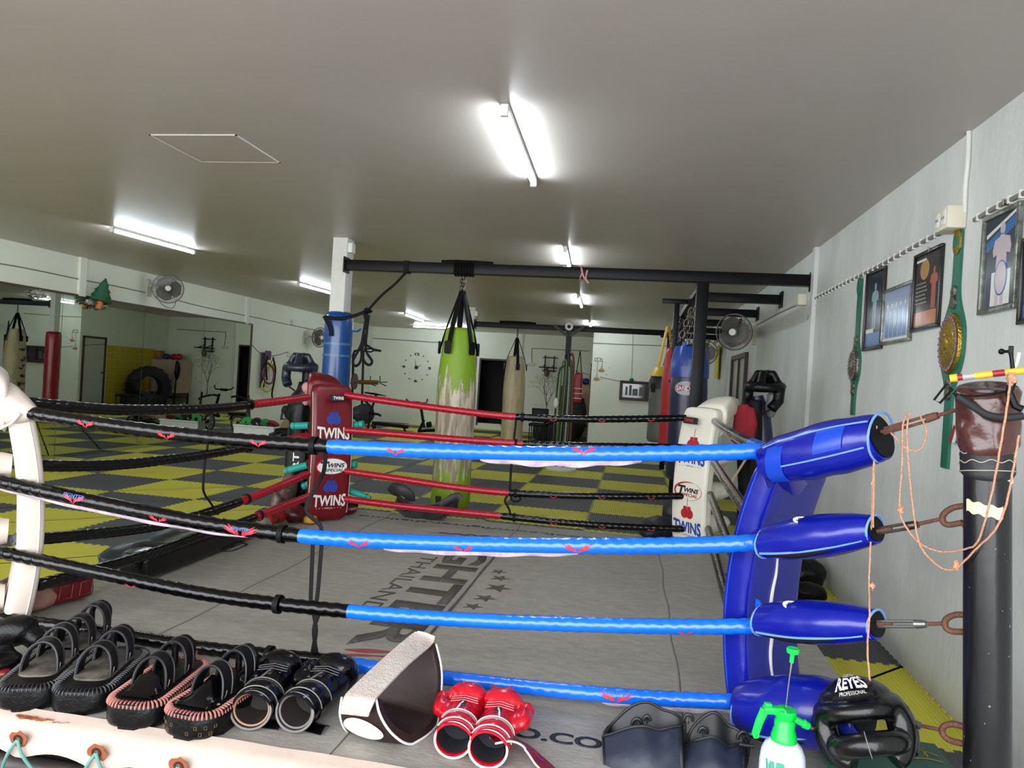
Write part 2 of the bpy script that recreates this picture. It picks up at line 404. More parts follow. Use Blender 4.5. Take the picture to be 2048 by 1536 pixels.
# ================================================================== ring
HC=.25   # canvas height
NL=V((3.93,-5.2,0)); FL=V((4.15,-2.5,0)); FR=V((7.06,-2.2,0)); BR=V((7.0,-5.27,0))
CN=V((5.54,-3.8,0))
def outw(c): d=(c-CN); d.z=0; return V((math.copysign(.7071,d.x),math.copysign(.7071,d.y),0))
m_canvas=mat('ring_canvas',(160,156,148),.6,var=.6,vs=14,rgb2=(128,123,114),bump=.2,bs=50,stretch=(1,2.4,1))
m_canv2=mat('canvas_scuffs',(148,144,138),.65)
# canvas with drooping front apron and a soft side skirt
x0,x1,y0,y1=3.62,7.50,-5.80,-1.93
m_apron=mat('white_apron_vinyl',(178,162,150),.55,var=.35,vs=9,rgb2=(156,136,122),bump=.2,bs=20)
m_stain=mat('rust_stain',(142,78,42),.8,var=.5,vs=30,rgb2=(110,52,28))
ring=thing('ring_platform','low boxing ring platform with a worn grey canvas and pale laced front edge','boxing ring',((x0+x1)/2,(y0+y1)/2,0))
def hcan(x,y): return HC+.004*mnoise.noise(V((x*2.2,y*2.2,0)))
mb=MB(); nx,ny=60,60
mb.grid(lambda u,v:(x0+(x1-x0)*u,y0+(y1-y0)*v,hcan(x0+(x1-x0)*u,y0+(y1-y0)*v)),nx,ny,th=.02)
cv=part('canvas',mb,m_canvas,ring,ang=60)
# front apron: rolls over the edge, scalloped lower edge between lacing eyelets
def apr(u,v):
    x=x0-.6+(x1-x0+.6)*u; sc=.035*abs(math.sin(PI*(x-4.63)/.29))
    a=v*PI/2*.9; L=.105-sc*1.0
    if v<.3: yy=y0-.0-.05*v/.3*.8; zz=HC-.012*v/.3
    else:
        k=(v-.3)/.7; yy=y0-.04-.035*math.sin(k*PI/2); zz=HC-.012-L*k
    return (x,yy,zz+.003*mnoise.noise(V((x*7,v*3,1)))+(.008 if v<.3 else 0)*(1-v/.3 if v<.3 else 0))
mb=MB(); mb.grid(apr,160,10,th=.006); part('front_apron',mb,m_apron,ring,'pale vinyl apron folded over the front edge',ang=70)
mb=MB(); mb.box2((x1-.01,y0,HC-.12),(x1+.012,y1,HC-.003)); mb.box2((x0,y1-.01,HC-.13),(x1,y1+.012,HC-.003)); mb.box2((x0-.01,y0,HC-.13),(x0+.01,y1,HC-.003)); part('side_skirt',mb,m_canvas,ring)
mb=MB(); mb.box2((x0+.02,y0+.06,.0),(x1-.02,y1-.02,HC-.03)); part('deck',mb,mat('deck_dark',(34,30,28),.8),ring)
for z in (.06,.16): 
    mb=MB(); mb.tube([(x0-.7,y0+.0,z),(x1,y0+.0,z)],.035,seg=12); part('frame_tube',mb,mat('grimy_black_tube',(40,37,36),.5,var=.6,vs=20,rgb2=(70,58,52)),ring)
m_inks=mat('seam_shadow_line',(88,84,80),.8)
# seams in the canvas
def zc(p): return V((p[0],p[1],hcan(p[0],p[1])+.0015))
mb=MB()
for xs in (4.53,5.65,6.79): 
    mb=MB(); pts=[zc((xs+.006*math.sin(i*.7),y0+(y1-y0)*i/40)) for i in range(41)]; mb.tube(pts,.006,seg=6,flat=(1.5,.3),up=(0,0,1)); part('canvas_seam',mb,m_canv2,ring)
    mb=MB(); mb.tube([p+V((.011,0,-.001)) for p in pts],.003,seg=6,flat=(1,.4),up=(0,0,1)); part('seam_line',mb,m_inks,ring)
# eyelets, rust, lacing
m_lace=mat('teal_lacing',(92,138,132),.7)
ex=[4.63+.29*i for i in range(-1,10)]
for i,x in enumerate(ex):
    M=frame((x,y0-.083,HC-.05),(1,0,0),y=(0,-.15,1))
    mb=MB(M); mb.lathe([(.010,0),(.017,0),(.017,.004),(.010,.004),(.010,0)],seg=16,cap=False); e=part('eyelet',mb,m_steel,ring)
    mb=MB(M)
    random.seed(i); o=[((.026+.010*random.random())*math.cos(2*PI*k/14)*1.1,(.022+.014*random.random())*math.sin(2*PI*k/14)) for k in range(14)]
    mb.prism(o,.0015,T(0,0,-.0005)); part('rust_mark',mb,m_stain,ring,'rust stain around a lacing eyelet')
    a=V((x,y0-.087,HC-.05))
    mb=MB()
    for sx in (-1,1):
        mb.tube(spline([a,a+V((sx*.03,-.005,-.05)),a+V((sx*.09,.03,-.15))],6),.0055,seg=8)
    part('lacing_cord',mb,m_lace,ring)
random.seed(3)
mb=MB(); M=frame((4.60,y0-.035,HC-.002),(1,0,0),y=(0,.7,.5))
for k in range(26):
    x=-.02+.0075*k; r=max(.002,(.016-.1*max(0,x)))*random.uniform(.6,1.1); mb.prism(circ(r,9,x,random.uniform(-.004,.004),max(.0015,r*.42)),.0015,M)
part('rust_mark',mb,m_stain,ring,'long streak of rust at the front left corner of the apron')
# ---- canvas print
m_ink=mat('worn_black_print',(50,48,46),.6,var=.7,vs=40,rgb2=(104,100,94))
m_inkd=mat('black_print',(32,34,38),.5)
def cwarp(M):
    return lambda x,y:(lambda p:(x,y,(hcan(p.x,p.y)-HC)))(M@V((x,y,0)))
def cprint(name,s,a,xdir,ydir,w,h,m,bold=.0,sh=0,ls=1,label=None):
    x=V((*xdir,0)).normalized(); M=frame((a[0],a[1],HC+.0008),x,z=(0,0,1))
    if M.col[1].xyz.dot(V((*ydir,0)))<0: pass
    mb=MB(); text_bm(mb,s,M,w,h,.0009,bold,sh,ls,fn=cwarp(M)); return part(name,mb,m,cv if False else ring,label,ang=180)
# big word reading towards the camera (far to near), letter tops to the right
A=Zat(985,1112,HC); B=Zat(856,1262,HC); Bx=Zat(702,1278,HC); A2=Zat(900,1112,HC)
cprint('canvas_print','FIGHTER',(5.345,-2.55),(0,-1),(1,0),2.36,.285,m_ink,.035,label='large worn black word across the canvas')
cprint('canvas_print','THAILAND',(5.21,-3.26),(0,-1),(1,0),1.2,.10,m_ink,.0)
def star(r): return [((r if k%2==0 else r*.42)*math.cos(PI/2+PI*k/5),(r if k%2==0 else r*.42)*math.sin(PI/2+PI*k/5)) for k in range(10)]
for (px,py,r) in ((997,1144,.055),(1000,1157,.065),(996,1176,.085),(970,1196,.07),(946,1212,.06)):
    p=Zat(px,py,HC); mb=MB(); mb.prism(star(r),.0012,frame((p.x,p.y,hcan(p.x,p.y)+.0006),(0,-1,0))); part('star_print',mb,m_ink,ring)
mb=MB(); p=V((4.86,-2.6,0)); mb.box2((5.66,-4.85,HC+.001),(5.672,-2.5,HC+.004)); part('canvas_print',mb,m_ink,ring)
# red wing brush strokes
m_redp=mat('faded_red_print',(150,50,44),.6,var=.4,vs=30,rgb2=(120,96,88))
mb=MB()
for k,(l,py0,sh_) in enumerate(((1,1300,.0),(.9,1310,.02),(1.05,1322,.03),(.8,1334,.05))):
    a=Zat(690-6*k,py0,HC); b=Zat(860,py0+12,HC); n=12; o=[]
    up=V((0,.03,0))
    for i in range(n+1):
        t=i/n; q=a.lerp(b,t); w_=.004+.03*math.sin(PI*min(1,t*.9))*(.8+.4*math.sin(9*t+k)); o.append((q.x,q.y+w_))
    for i in range(n,-1,-1):
        t=i/n; q=a.lerp(b,t); o.append((q.x,q.y-.006-.012*math.sin(7*t+k*2)))
    mb.prism(o,.0012,T(0,0,HC+.002))
part('wing_print',mb,m_redp,ring,'faded red wing strokes on the canvas')
p0=Zat(1262,1078,HC); p1=Zat(722,1030,HC)
cprint('canvas_print','facebook.com/fighter.thailand',(6.60,-2.13),(-1,0),(0,-1),2.28,.085,m_inkd,.01)
p=Zat(1060,1490,HC)
cprint('canvas_print','O.COM',(6.20,-5.50),(1,0),(0,1),.40,.075,m_inkd,.03)
mb=MB(); M=frame((3.91,-3.56,HC+.003),(0,-1,0))
for r_ in (.075,.035): 
    o=circ(r_,24); mb.rings([[M@V((a*q,b*q,zz)) for a,b in o] for q,zz in((1,0),(1,.001),(.8,.001),(.8,0))],cap=False)
mb.rings([[M@V((a,b,zz)) for a,b in rrect(w,w,.05)] for w,zz in((.26,0),(.26,.001),(.235,.001),(.235,0))],cap=False)
part('canvas_print',mb,m_inkd,ring)
# small script print behind the second blue rope
mb=MB(); a=Zat(878,1066,HC); b=Zat(1062,1080,HC)
pts=[]
for i in range(60):
    t=i/59; q=a.lerp(b,t); q.y+=.03*math.sin(t*40)*(.3+t); q.z=HC+.003; pts.append(q)
mb.tube(pts,.007,seg=5,flat=(1.4,.15),up=(0,0,1)); part('canvas_print',mb,m_inkd,ring)
# ================================================================== ropes
m_blue=mat('blue_rope_vinyl',(8,104,226),.22,bump=.25,bs=40,spec=.6,coat=.3)
m_red=mat('red_rope_vinyl',(158,12,36),.28,bump=.2,bs=40,spec=.5)
m_emb=mat('wing_emblem_red',(208,52,66),.5); m_embb=mat('emblem_blue',(70,96,150),.5)
m_strap=mat('black_strap',(8,8,9),.65,spec=.2)
m_lining=mat('torn_lining',(206,190,196),.7,var=.5,vs=20,rgb2=(110,96,130))
def mapper(pts):
    """arc-length parametrised polyline"""
    L=[0]
    for a,b in zip(pts,pts[1:]): L.append(L[-1]+(b-a).length)
    def at(s):
        s=max(0,min(L[-1],s)); i=0
        while i<len(L)-2 and L[i+1]<s: i+=1
        t=(s-L[i])/max(1e-9,L[i+1]-L[i]); p=pts[i].lerp(pts[i+1],t)
        i0=max(0,i-1); i1=min(len(pts)-1,i+2); return p,(pts[i1]-pts[i0]).normalized()
    return at,L[-1]
WING=[(0,-.35),(.12,-.1),(.3,.1),(.62,.22),(1,.5),(.72,.42),(.98,.75),(.62,.55),(.82,.9),(.45,.6),(.3,.35),(.16,.45),(.08,.15)]
def wings(mb,at,s,r,th,size,side):
    """wing emblem wrapped on the tube: th = angle from up towards side"""
    def P(u,v):
        p,t=at(s+u*size); a=th-v*size/r
        up=V((0,0,1)); up=(up-t*up.dot(t)).normalized(); sd=t.cross(up)*side
        return p+(up*math.cos(a)+sd*math.sin(a))*(r*1.04+.0012)
    for sg in(1,-1):
        vs=[mb._v(P(sg*x*1.1,y*.7)) for x,y in WING]
        c=mb._v(P(sg*.35,.2))
        for i in range(len(vs)): mb._f([c,vs[i],vs[(i+1)%len(vs)]])
def rope(label,pts,split,mats_,r,group,side=1,emb=None,wr=1,order=('black','blue'),torn=None,names=('black_cover','blue_cover'),n=None):
    path=spline(pts,10); at,L=mapper(path); t=thing('ring_rope',label,'ring rope',((path[0]+path[-1])/2)[:],0,group)
    random.seed(int(L*1000)+int(path[0].z*99))
    ph=random.random()*6
    for k,(a,b) in enumerate(((0,split),(split,1))):
        if b-a<.01: continue
        s0,s1=a*L,b*L; N=max(8,int((s1-s0)/.0105)); P=[];RR=[]
        for i in range(N+1):
            s=s0+(s1-s0)*i/N; P.append(at(s)[0]); e=min(i,N-i)
            RR.append(r*(.93 if e<2 else 1)*(1+.03*mnoise.noise(V((s*9,ph,0)))))
        wk=.085*wr
        mb=MB(); mb.tube(P,RR,seg=16,up=(0,0,1),rf=lambda i,a_:1+wk*math.sin(i*.0105*2*PI/.05+a_*2.2+ph+1.6*mnoise.noise(V((i*.05,ph,a_*.3))))*(.55+.45*mnoise.noise(V((i*.03,7,ph)))))
        ms=[mats_[k]]
        if emb:
            mb.mi=1; ms.append(m_emb)
            for e in emb:
                if a<=e[0]<b: wings(mb,at,e[0]*L,r,e[1],(e[2] if len(e)>2 else .03)*1.25,side)
            mb.mi=0
        o=part(names[k],mb,ms,t,ang=70)
    if torn:
        for (a,b,dz) in torn:
            mb=MB(); s0,s1=a*L,b*L
            def fn(u,v):
                s=s0+(s1-s0)*u; p,tt=at(s); up=V((0,0,1)); sd=tt.cross(up).normalized()*side
                ang=PI*.80+.35*v; w_=dz*math.sin(PI*u)**.6*(.8+.2*math.sin(u*23))
                return p+(up*math.cos(ang)+sd*math.sin(ang))*(r*1.03)-up*w_*v+sd*.004*math.sin(u*30)*v
            mb.grid(fn,60,4,th=.002); part('torn_lining',mb,m_lining,t,'torn pale lining hanging below the cover',ang=70)
    return t,at,L
YN=-5.235
def Yp(px,py): return Yat(px,py,YN)
emb=lambda *a:[(x,R(80+d),s) for x,d,s in a]
BG='near side ring ropes'
ropeN=[]
r_=.031
ropeN.append(rope('uppermost near ring rope, black on the left half and bright blue on the right',[Yp(58,826),Yp(200,848),Yp(420,875),Yp(640,892),Yp(900,903),Yp(1150,908),Yp(1380,906),Yp(1524,902)],.455,(m_vblk,m_blue),.0295,BG,1,emb((.10,35,.032),(.225,45,.032),(.36,30,.028),(.55,35,.03),(.79,0,.035)),torn=[(.66,.86,.022)]))
ropeN.append(rope('second near ring rope from the top, with pale torn edge',[Yp(-60,938),Yp(0,962),Yp(200,1006),Yp(420,1048),Yp(640,1075),Yp(900,1087),Yp(1200,1092),Yp(1400,1090),Yp(1530,1084)],.468,(m_vblk,m_blue),.0305,BG,1,emb((.165,25,.04),(.285,45,.032),(.395,50,.055),(.545,45,.034),(.67,50,.03),(.80,40,.04)),torn=[(.04,.40,.012),(.575,.80,.014)]))
ropeN.append(rope('third near ring rope from the top, mostly black with a blue right half',[Yp(-60,1090),Yp(0,1104),Yp(200,1146),Yp(420,1190),Yp(640,1217),Yp(900,1238),Yp(1200,1250),Yp(1400,1253),Yp(1522,1252)],.53,(m_vblk,m_blue),.0275,BG,1,emb((.245,60,.02),(.92,60,.02))))
ropeN.append(rope('lowest near ring rope, just above the gloves and pads on the canvas',[Yp(-60,1222),Yp(0,1236),Yp(200,1264),Yp(420,1298),Yp(640,1320),Yp(760,1338),Yp(900,1357),Yp(1100,1379),Yp(1300,1396),Yp(1500,1405)],.515,(m_vblk,m_blue),.0275,BG,1,emb((.20,50,.03),(.33,50,.03),(.46,40,.03),(.725,40,.035),(.855,30,.045)),torn=[(.84,1.0,.016)]))
# left side
def Xp(px,py,f=None):
    return Plat(px,py,NL,(FL-NL).cross(V((0,0,1))))
LG='left side ring ropes'
ropeL=[]
for lab,ps,sp,tn in (('uppermost left ring rope, black then red towards the red corner',[(58,806),(120,812),(250,820),(425,817),(520,807),(615,795)],.70,0),
        ('second left ring rope from the top, black with a red end',[(40,930),(140,932),(250,928),(345,918),(425,907),(520,890),(615,872)],.70,0),
        ('third left ring rope from the top, black with a red far end',[(30,1078),(100,1076),(250,1061),(330,1048),(425,1022),(520,988),(615,948)],.66,0),
        ('lowest left ring rope, lying close above the dark pads along the left edge',[(70,1172),(180,1142),(300,1108),(400,1072),(480,1046),(560,1015),(620,992)],.70,0)):
    ropeL.append(rope(lab,[Xp(*p) for p in ps],sp,(m_vblk,m_red),.028,LG,-1,emb((.33,40,.022),(.6,30,.022)),names=('black_cover','red_cover'),wr=.8))
# far side
def Fp(px,py): return Plat(px,py,FL,(FR-FL).cross(V((0,0,1))))
FG='far side ring ropes'
ropeF=[]
for lab,ps,sp in (('uppermost far ring rope, red on the left and black to the white corner',[(690,790),(800,806),(920,822),(1022,833),(1150,838),(1260,838),(1372,836)],.51),
        ('second far ring rope, red then black, mostly hidden by the blue near rope',[(690,860),(800,869),(920,879),(1040,887),(1150,891),(1260,893),(1372,895)],.53),
        ('third far ring rope from the top, red then black above the yellow mats',[(690,942),(800,958),(900,973),(1008,985),(1130,991),(1260,993),(1372,992)],.49),
        ('lowest far ring rope, red then black just over the canvas edge',[(690,998),(800,1012),(900,1022),(992,1031),(1130,1045),(1260,1054),(1372,1058)],.465)):
    ropeF.append(rope(lab,[Fp(*p) for p in ps],sp,(m_red,m_vblk),.027,FG,1,emb((.62,50,.022),(.76,50,.022),(.9,50,.022)),names=('red_cover','black_cover')))
# right side
RG='right side ring ropes'
for lab,z1,z2 in (('uppermost right ring rope, black sleeve between the white and blue corners',1.255,1.27),('second right ring rope, behind the blue corner pad',.965,.98),('third right ring rope, behind the blue corner pad',.70,.69),('lowest right ring rope, behind the blue corner pad',.44,.42)):
    a=FR+V((.10,-.12,z1)); b=BR+V((.03,.12,z2)); rope(lab,[a,a.lerp(b,.3)-V((0,0,.012)),a.lerp(b,.7)-V((0,0,.012)),b],.86,(m_vblk,m_blue),.027,RG,1,wr=.6)
# ================================================================== spacer straps
def strap(label,pts,w=.010,th=.0025,grp='rope spacer straps'):
    mb=MB(); mb.tube(spline(pts,6),1,seg=8,flat=(w,th),up=(0,1,0)); return mb
def wrapring(mb,at,s,r,w=.022):
    P,t=at(s); M=frame(P,t); mb.lathe([(r,-w/2),(r+.003,-w/2),(r+.003,w/2),(r,w/2)],M@RY(PI/2),seg=18,cap=False)
def spacer(label,ropes,ss,r,segs,grp='rope spacer straps'):
    pts=[at(s*L)[0] for (t,at,L),s in zip(ropes,ss)]
    t=thing('spacer_strap',label,'strap',pts[-1][:],0,grp)
    for (rp,s) in zip(ropes,ss):
        mb=MB(); wrapring(mb,rp[1],s*rp[2],r+.0035); part('strap_loop',mb,m_strap,t)
    for sg in segs:
        mb=MB(); mb.tube(spline(sg,6),1,seg=8,flat=(.009,.002),up=(0,1,0)); part('strap_band',mb,m_strap,t)
P_=lambda px,py,dy=0: Yat(px,py,YN+dy)
spacer('long black strap tying the four near ropes together left of centre',ropeN,[.435,.445,.44,.432],.031,
  [[P_(652,905),P_(648,940,.02),P_(640,960,.05),P_(618,1000,.06),P_(614,1025,.05),P_(640,1050,.02),P_(643,1070)],
   [P_(626,1082),P_(624,1130),P_(622,1180),P_(621,1210)],[P_(644,1080),P_(640,1130),P_(636,1180),P_(632,1210)],
   [P_(627,1225),P_(632,1260),P_(626,1300),P_(624,1315)],[P_(640,1222),P_(628,1260),P_(634,1312)]])
Q_=lambda px,py:Plat(px,py,NL,(FL-NL).cross(V((0,0,1))))
spacer('thin black cord tying the left ropes together near their red ends',ropeL,[.69,.69,.685,.72],.029,
  [[Q_(425,822),Q_(418,860),Q_(414,905)],[Q_(411,915),Q_(407,960),Q_(408,985),Q_(424,1010),Q_(436,1030)]])
W_=lambda px,py:Plat(px,py,FL,(FR-FL).cross(V((0,0,1))))
spacer('thin black cord tying the far ropes together near their centre',ropeF,[.53,.51,.51,.505],.028,
  [[W_(1032,840),W_(1028,880)],[W_(1026,892),W_(1022,940),W_(1020,982)],[W_(1016,990),W_(1010,1002),W_(1018,1018),W_(1022,1034)],[W_(1020,988),W_(1026,1002),W_(1040,1000),W_(1038,990)]])
# ================================================================== corner pads
m_bpad=mat('blue_corner_vinyl',(8,22,140),.25,bump=.12,bs=22,spec=.55,coat=.15)
m_bpad2=mat('light_blue_patch',(20,64,180),.3)
m_rpad=mat('dark_red_vinyl',(104,8,20),.35,bump=.12,bs=22)
m_wpad=mat('cream_vinyl',(226,222,206),.35,bump=.12,bs=18)
m_wpad2=mat('blush_white_vinyl',(204,192,180),.45,bump=.25,bs=14)
m_pipe_b=mat('pale_blue_piping',(110,150,210),.4); m_pipe_w=mat('pale_piping',(214,208,196),.5)
def pad_mesh(c,H,w,t,lean,bulge,top,z0=HC+.005,ns=26):
    n=-outw(c); x=V((-n.y,n.x,0))  # n faces the ring centre
    rings=[]
    for i in range(ns+1):
        v=i/ns; z=z0+H*v; off=bulge*(1-(2*v-1)**2)+lean*v
        k=1-(.12*(1-v/.06) if v<.06 else 0)-(.1*((v-.94)/.06) if v>.94 else 0)
        rings.append([c+x*(a*k)+n*(b*k+off)+V((0,0,z)) for a,b in rrect(w,t,.03,4)])
    return rings,n,x
def padface(c,H,w,t,lean,bulge,z0=HC+.005):
    n=-outw(c); x=V((0,0,1)).cross(n).normalized()
    def P(u,z,e=.002):
        v=(z-z0)/H; off=bulge*(1-(2*v-1)**2)+lean*v
        return c+x*u+n*(t/2+off+e)+V((0,0,z))
    return P
def face_text(mb,s,P,cx,z0_,w,h,bold=.02,arch=0,archh=0,sh=0,e=.002,x=None):
    def fn(a,b):
        q=a/(w/2); k=1+archh*q*q; 
        return P(cx+a,z0_+ (b*k if not arch else b*k)+arch*q*q,e)
    mbl=MB(); 
    text_bm(mb,s,I4,w,h,.0,bold,sh,fn=lambda a,b:tuple(fn(a,b)),anchor='c')
def bolster(mb,a,b,r,r0=.55,r1=.45,fl=(1,.8),n=26,wrk=.04,sag=0):
    P=[];RR=[]
    for i in range(n+1):
        t=i/n; P.append(a.lerp(b,t)-V((0,0,sag*math.sin(PI*t)))); q=math.sin(PI*(.12+.8*t))
        RR.append(r*(r0*(1-t)+r1*t+(1-(r0*(1-t)+r1*t))*q**.8))
    mb.tube(P,RR,seg=24,flat=fl,up=(0,0,1),rf=lambda i,a_:1+wrk*mnoise.noise(V((i*.25,math.cos(a_)*1.5,math.sin(a_)*1.5+a.z*9))),cap=True)
    return P,RR
# ---------- BLUE corner
c=BR; d=outw(c)
pd=thing('corner_pad','tall blue corner pad of the ring standing nearest the camera on the right','corner pad',(c.x,c.y,HC),0,'corner pads')
RC=c; c=V((7.12,-5.07,0))
rg,n,x=pad_mesh(c,1.00,.35,.115,-.06,.09,0); mb=MB(); mb.rings(rg); part('cushion',mb,m_bpad,pd,ang=60,sub=1)
# zip of foam showing at the back
mb=MB(); px=[(1563,1108),(1560,1130),(1552,1160),(1556,1185),(1550,1212),(1546,1230)]
ctr=[c+d*.065+V((0,0,z))+x*.0 for z in (.9,.8,.7,.6,.5,.4)]
sgn=1
z_=[.86,.80,.74,.68,.62,.56,.50,.44,.38]
def backP(u,z,e=.0):
    v=(z-(HC+.005))/1.00; off=.09*(1-(2*v-1)**2)-.06*v; return c+x*u+n*(-.115/2+off-e)+V((0,0,z))
bx=1 if (backP(.1,.7)-CAM).dot(cr)>(backP(-.1,.7)-CAM).dot(cr) else -1
mb.tube(spline([backP(bx*(-.02+.007*math.sin(i*1.7)),z,.002) for i,z in enumerate(z_)],5),[.004+.004*math.sin(PI*i/40) for i in range(41)],seg=8,up=(0,1,0))
part('open_seam',mb,mat('white_foam',(222,220,214),.6),pd,'wavy open seam with white foam showing')
mb=MB(); 
for s_ in(-1,1): mb.tube([c+x*(s_*.175)+n*(.09*(1-(2*v-1)**2)-.06*v+(.03))+V((0,0,HC+.01+.98*v)) for v in [i/20 for i in range(1,20)]],.003,seg=6)
part('piping',mb,m_bpad2,pd)
mb=MB(); mb.box((0,0,0),(.035,.006,.02),frame(backP(bx*.03,1.0,.003),x)); part('label_patch',mb,m_white,pd)
c=RC
# top cover of the blue corner, from pixels on the plane through the corner and the post
pn=d.cross(V((0,0,1)))
def D_(px,py): return Plat(px,py,c,pn)
POST=c+d*.75
def twoval(lbl,name,z,r,pa,pb,col=m_bpad,pipe=m_pipe_b,fl=(1,.85)):
    t=thing('turnbuckle_cover',lbl,'turnbuckle cover',(c.x,c.y,z),0,'turnbuckle covers')
    a=D_(*pa); b=D_(*pb)
    mb=MB(); P,RR=bolster(mb,a,b,r,fl=fl); part('sleeve',mb,col,t,ang=60)
    # open lower seam and end rings in pale piping
    side=V((0,0,1)).cross(d); 
    if (side).dot(CAM-c)<0: side=-side
    mb=MB(); mb.tube([P[i]-V((0,0,RR[i]*fl[1]*.62))+side*RR[i]*fl[0]*.80 for i in range(1,len(P)-1)],.0042,seg=8)
    for i in (0,-1):
        M=frame(P[i],d); mb.tube([M@V((0,math.cos(q)*RR[i]*fl[0],math.sin(q)*RR[i]*fl[1])) for q in [2*PI*k/20 for k in range(20)]],.004,seg=6,loop=True)
    part('piping',mb,pipe,t)
    mb=MB(); tg_=(P[-1]-P[-2]).normalized(); mb.prism(circ(RR[-1]*.88,24,0,0,RR[-1]*.88*fl[1]),.002,frame(P[-1]+tg_*.003,side,y=tg_.cross(side))); part('opening',mb,m_strap,t)  # dark disc on the capped end paints in the shade inside an open sleeve
    mb=MB(); i0=3; mb.tube([P[i]-V((0,0,RR[i]*fl[1]*.72))+side*RR[i]*fl[0]*.70 for i in range(2,len(P)-5)],[.001+.011*math.sin(PI*k/(len(P)-8)) for k in range(len(P)-7)],seg=8,up=(0,0,1),flat=(.5,1)); part('open_slit',mb,m_strap,t)
    return t,P,RR
_,P2,R2=twoval('blue padded sleeve over the second turnbuckle of the near right corner','b',.945,.082,(1532,1086),(1750,1058),fl=(1,.85))
_,P3,R3=twoval('blue padded sleeve over the third turnbuckle, above the spray bottle plunger','b',.675,.082,(1524,1240),(1752,1248),fl=(1,.85))
t4,P4,R4=twoval('lowest blue padded sleeve, resting on the canvas behind the black headgear','b',.40,.12,(1494,1418),(1725,1425),fl=(1,.95))
def oval_badge(parent,P,RR,i,txt):
    up=V((0,0,1)); side=V((0,0,1)).cross(d); 
    if side.dot(CAM-c)<0: side=-side
    nn=(up*.85+side*.5).normalized(); o=P[i]+up*RR[i]*.74*.86+side*RR[i]*.46; M=frame(o,-d,z=nn)
    mb=MB(M); mb.prism(circ(.05,28,0,0,.022),.003); b_=part('badge',mb,m_white,parent)
    mb=MB(); text_bm(mb,txt,M@T(0,0,.0035),.07,.018,.0006,.02,.2,anchor='c'); part('badge_print',mb,m_strap,b_)
for tt,P,RR in ((None,P2,R2),(None,P3,R3)):
    pass
covers=[o for o in COL.objects if o.name.startswith('turnbuckle_cover')]
oval_badge(covers[0],P2,R2,12,'TWINS'); oval_badge(covers[1],P3,R3,10,'TWINS')
# top hood
hd=thing('turnbuckle_cover','large blue hood over the top turnbuckle of the near right corner','turnbuckle cover',(c.x,c.y,1.2),0,'turnbuckle covers')
mb=MB(); a=D_(1538,925); b=D_(1762,874)
P=[a.lerp(b,i/30) for i in range(31)]; RR=[.060+.03*math.sin(PI*(.08+.80*i/30))**.8 for i in range(31)]
mb.tube(P,RR,seg=28,flat=(1,.98),up=(0,0,1),rf=lambda i,a_:1+.05*mnoise.noise(V((i*.2,math.cos(a_)*1.6,math.sin(a_)*1.6))))
part('hood',mb,m_bpad,hd,ang=60)
side=V((0,0,1)).cross(d); side=side if side.dot(CAM-c)>0 else -side
mb=MB()
def surf(i,ang,e=.003): return P[i]+(V((0,0,1))*math.cos(ang)+side*math.sin(ang))*(RR[i]+e)
mb.tube([surf(i,R(50)) for i in range(1,30)],.003,seg=6); mb.tube([surf(i,R(112)) for i in range(8,30)],.003,seg=6)
for i in (30,): mb.tube([surf(i,q) for q in [2*PI*k/24 for k in range(24)]],.004,seg=6,loop=True)
part('piping',mb,m_pipe_b,hd)
mb=MB(); tg_=(P[-1]-P[-2]).normalized(); mb.prism(circ(RR[-1]*.88,28),.002,frame(P[-1]+tg_*.003,side,y=tg_.cross(side))); part('opening',mb,m_strap,hd)  # black disc over the closed hood end, its shaded hollow done in colour
mb=MB()
mb.grid(lambda u,v:surf(int(17+7*v),R(52+50*u),.004),10,7,th=.003); part('hook_patch',mb,m_bpad2,hd,'lighter blue hook and loop patch'); mb=MB(); mb.grid(lambda u,v:surf(int(3+5*v),R(60+100*u),.004),10,5,th=.003); part('hook_patch',mb,m_bpad2,hd,'lighter blue hook and loop patch')
# skirt of the hood falling on the pad
mb=MB(); mb.grid(lambda u,v:c.lerp(V((7.12,-5.07,0)),v*.8)+x*((.10+.03*v)*(u*2-1))+d*(.05+.03*math.sin(u*PI))+V((0,0,1.27-.14*v+.02*math.sin(u*9)*v)),16,8,th=.008)
part('skirt',mb,m_bpad,hd,ang=70)
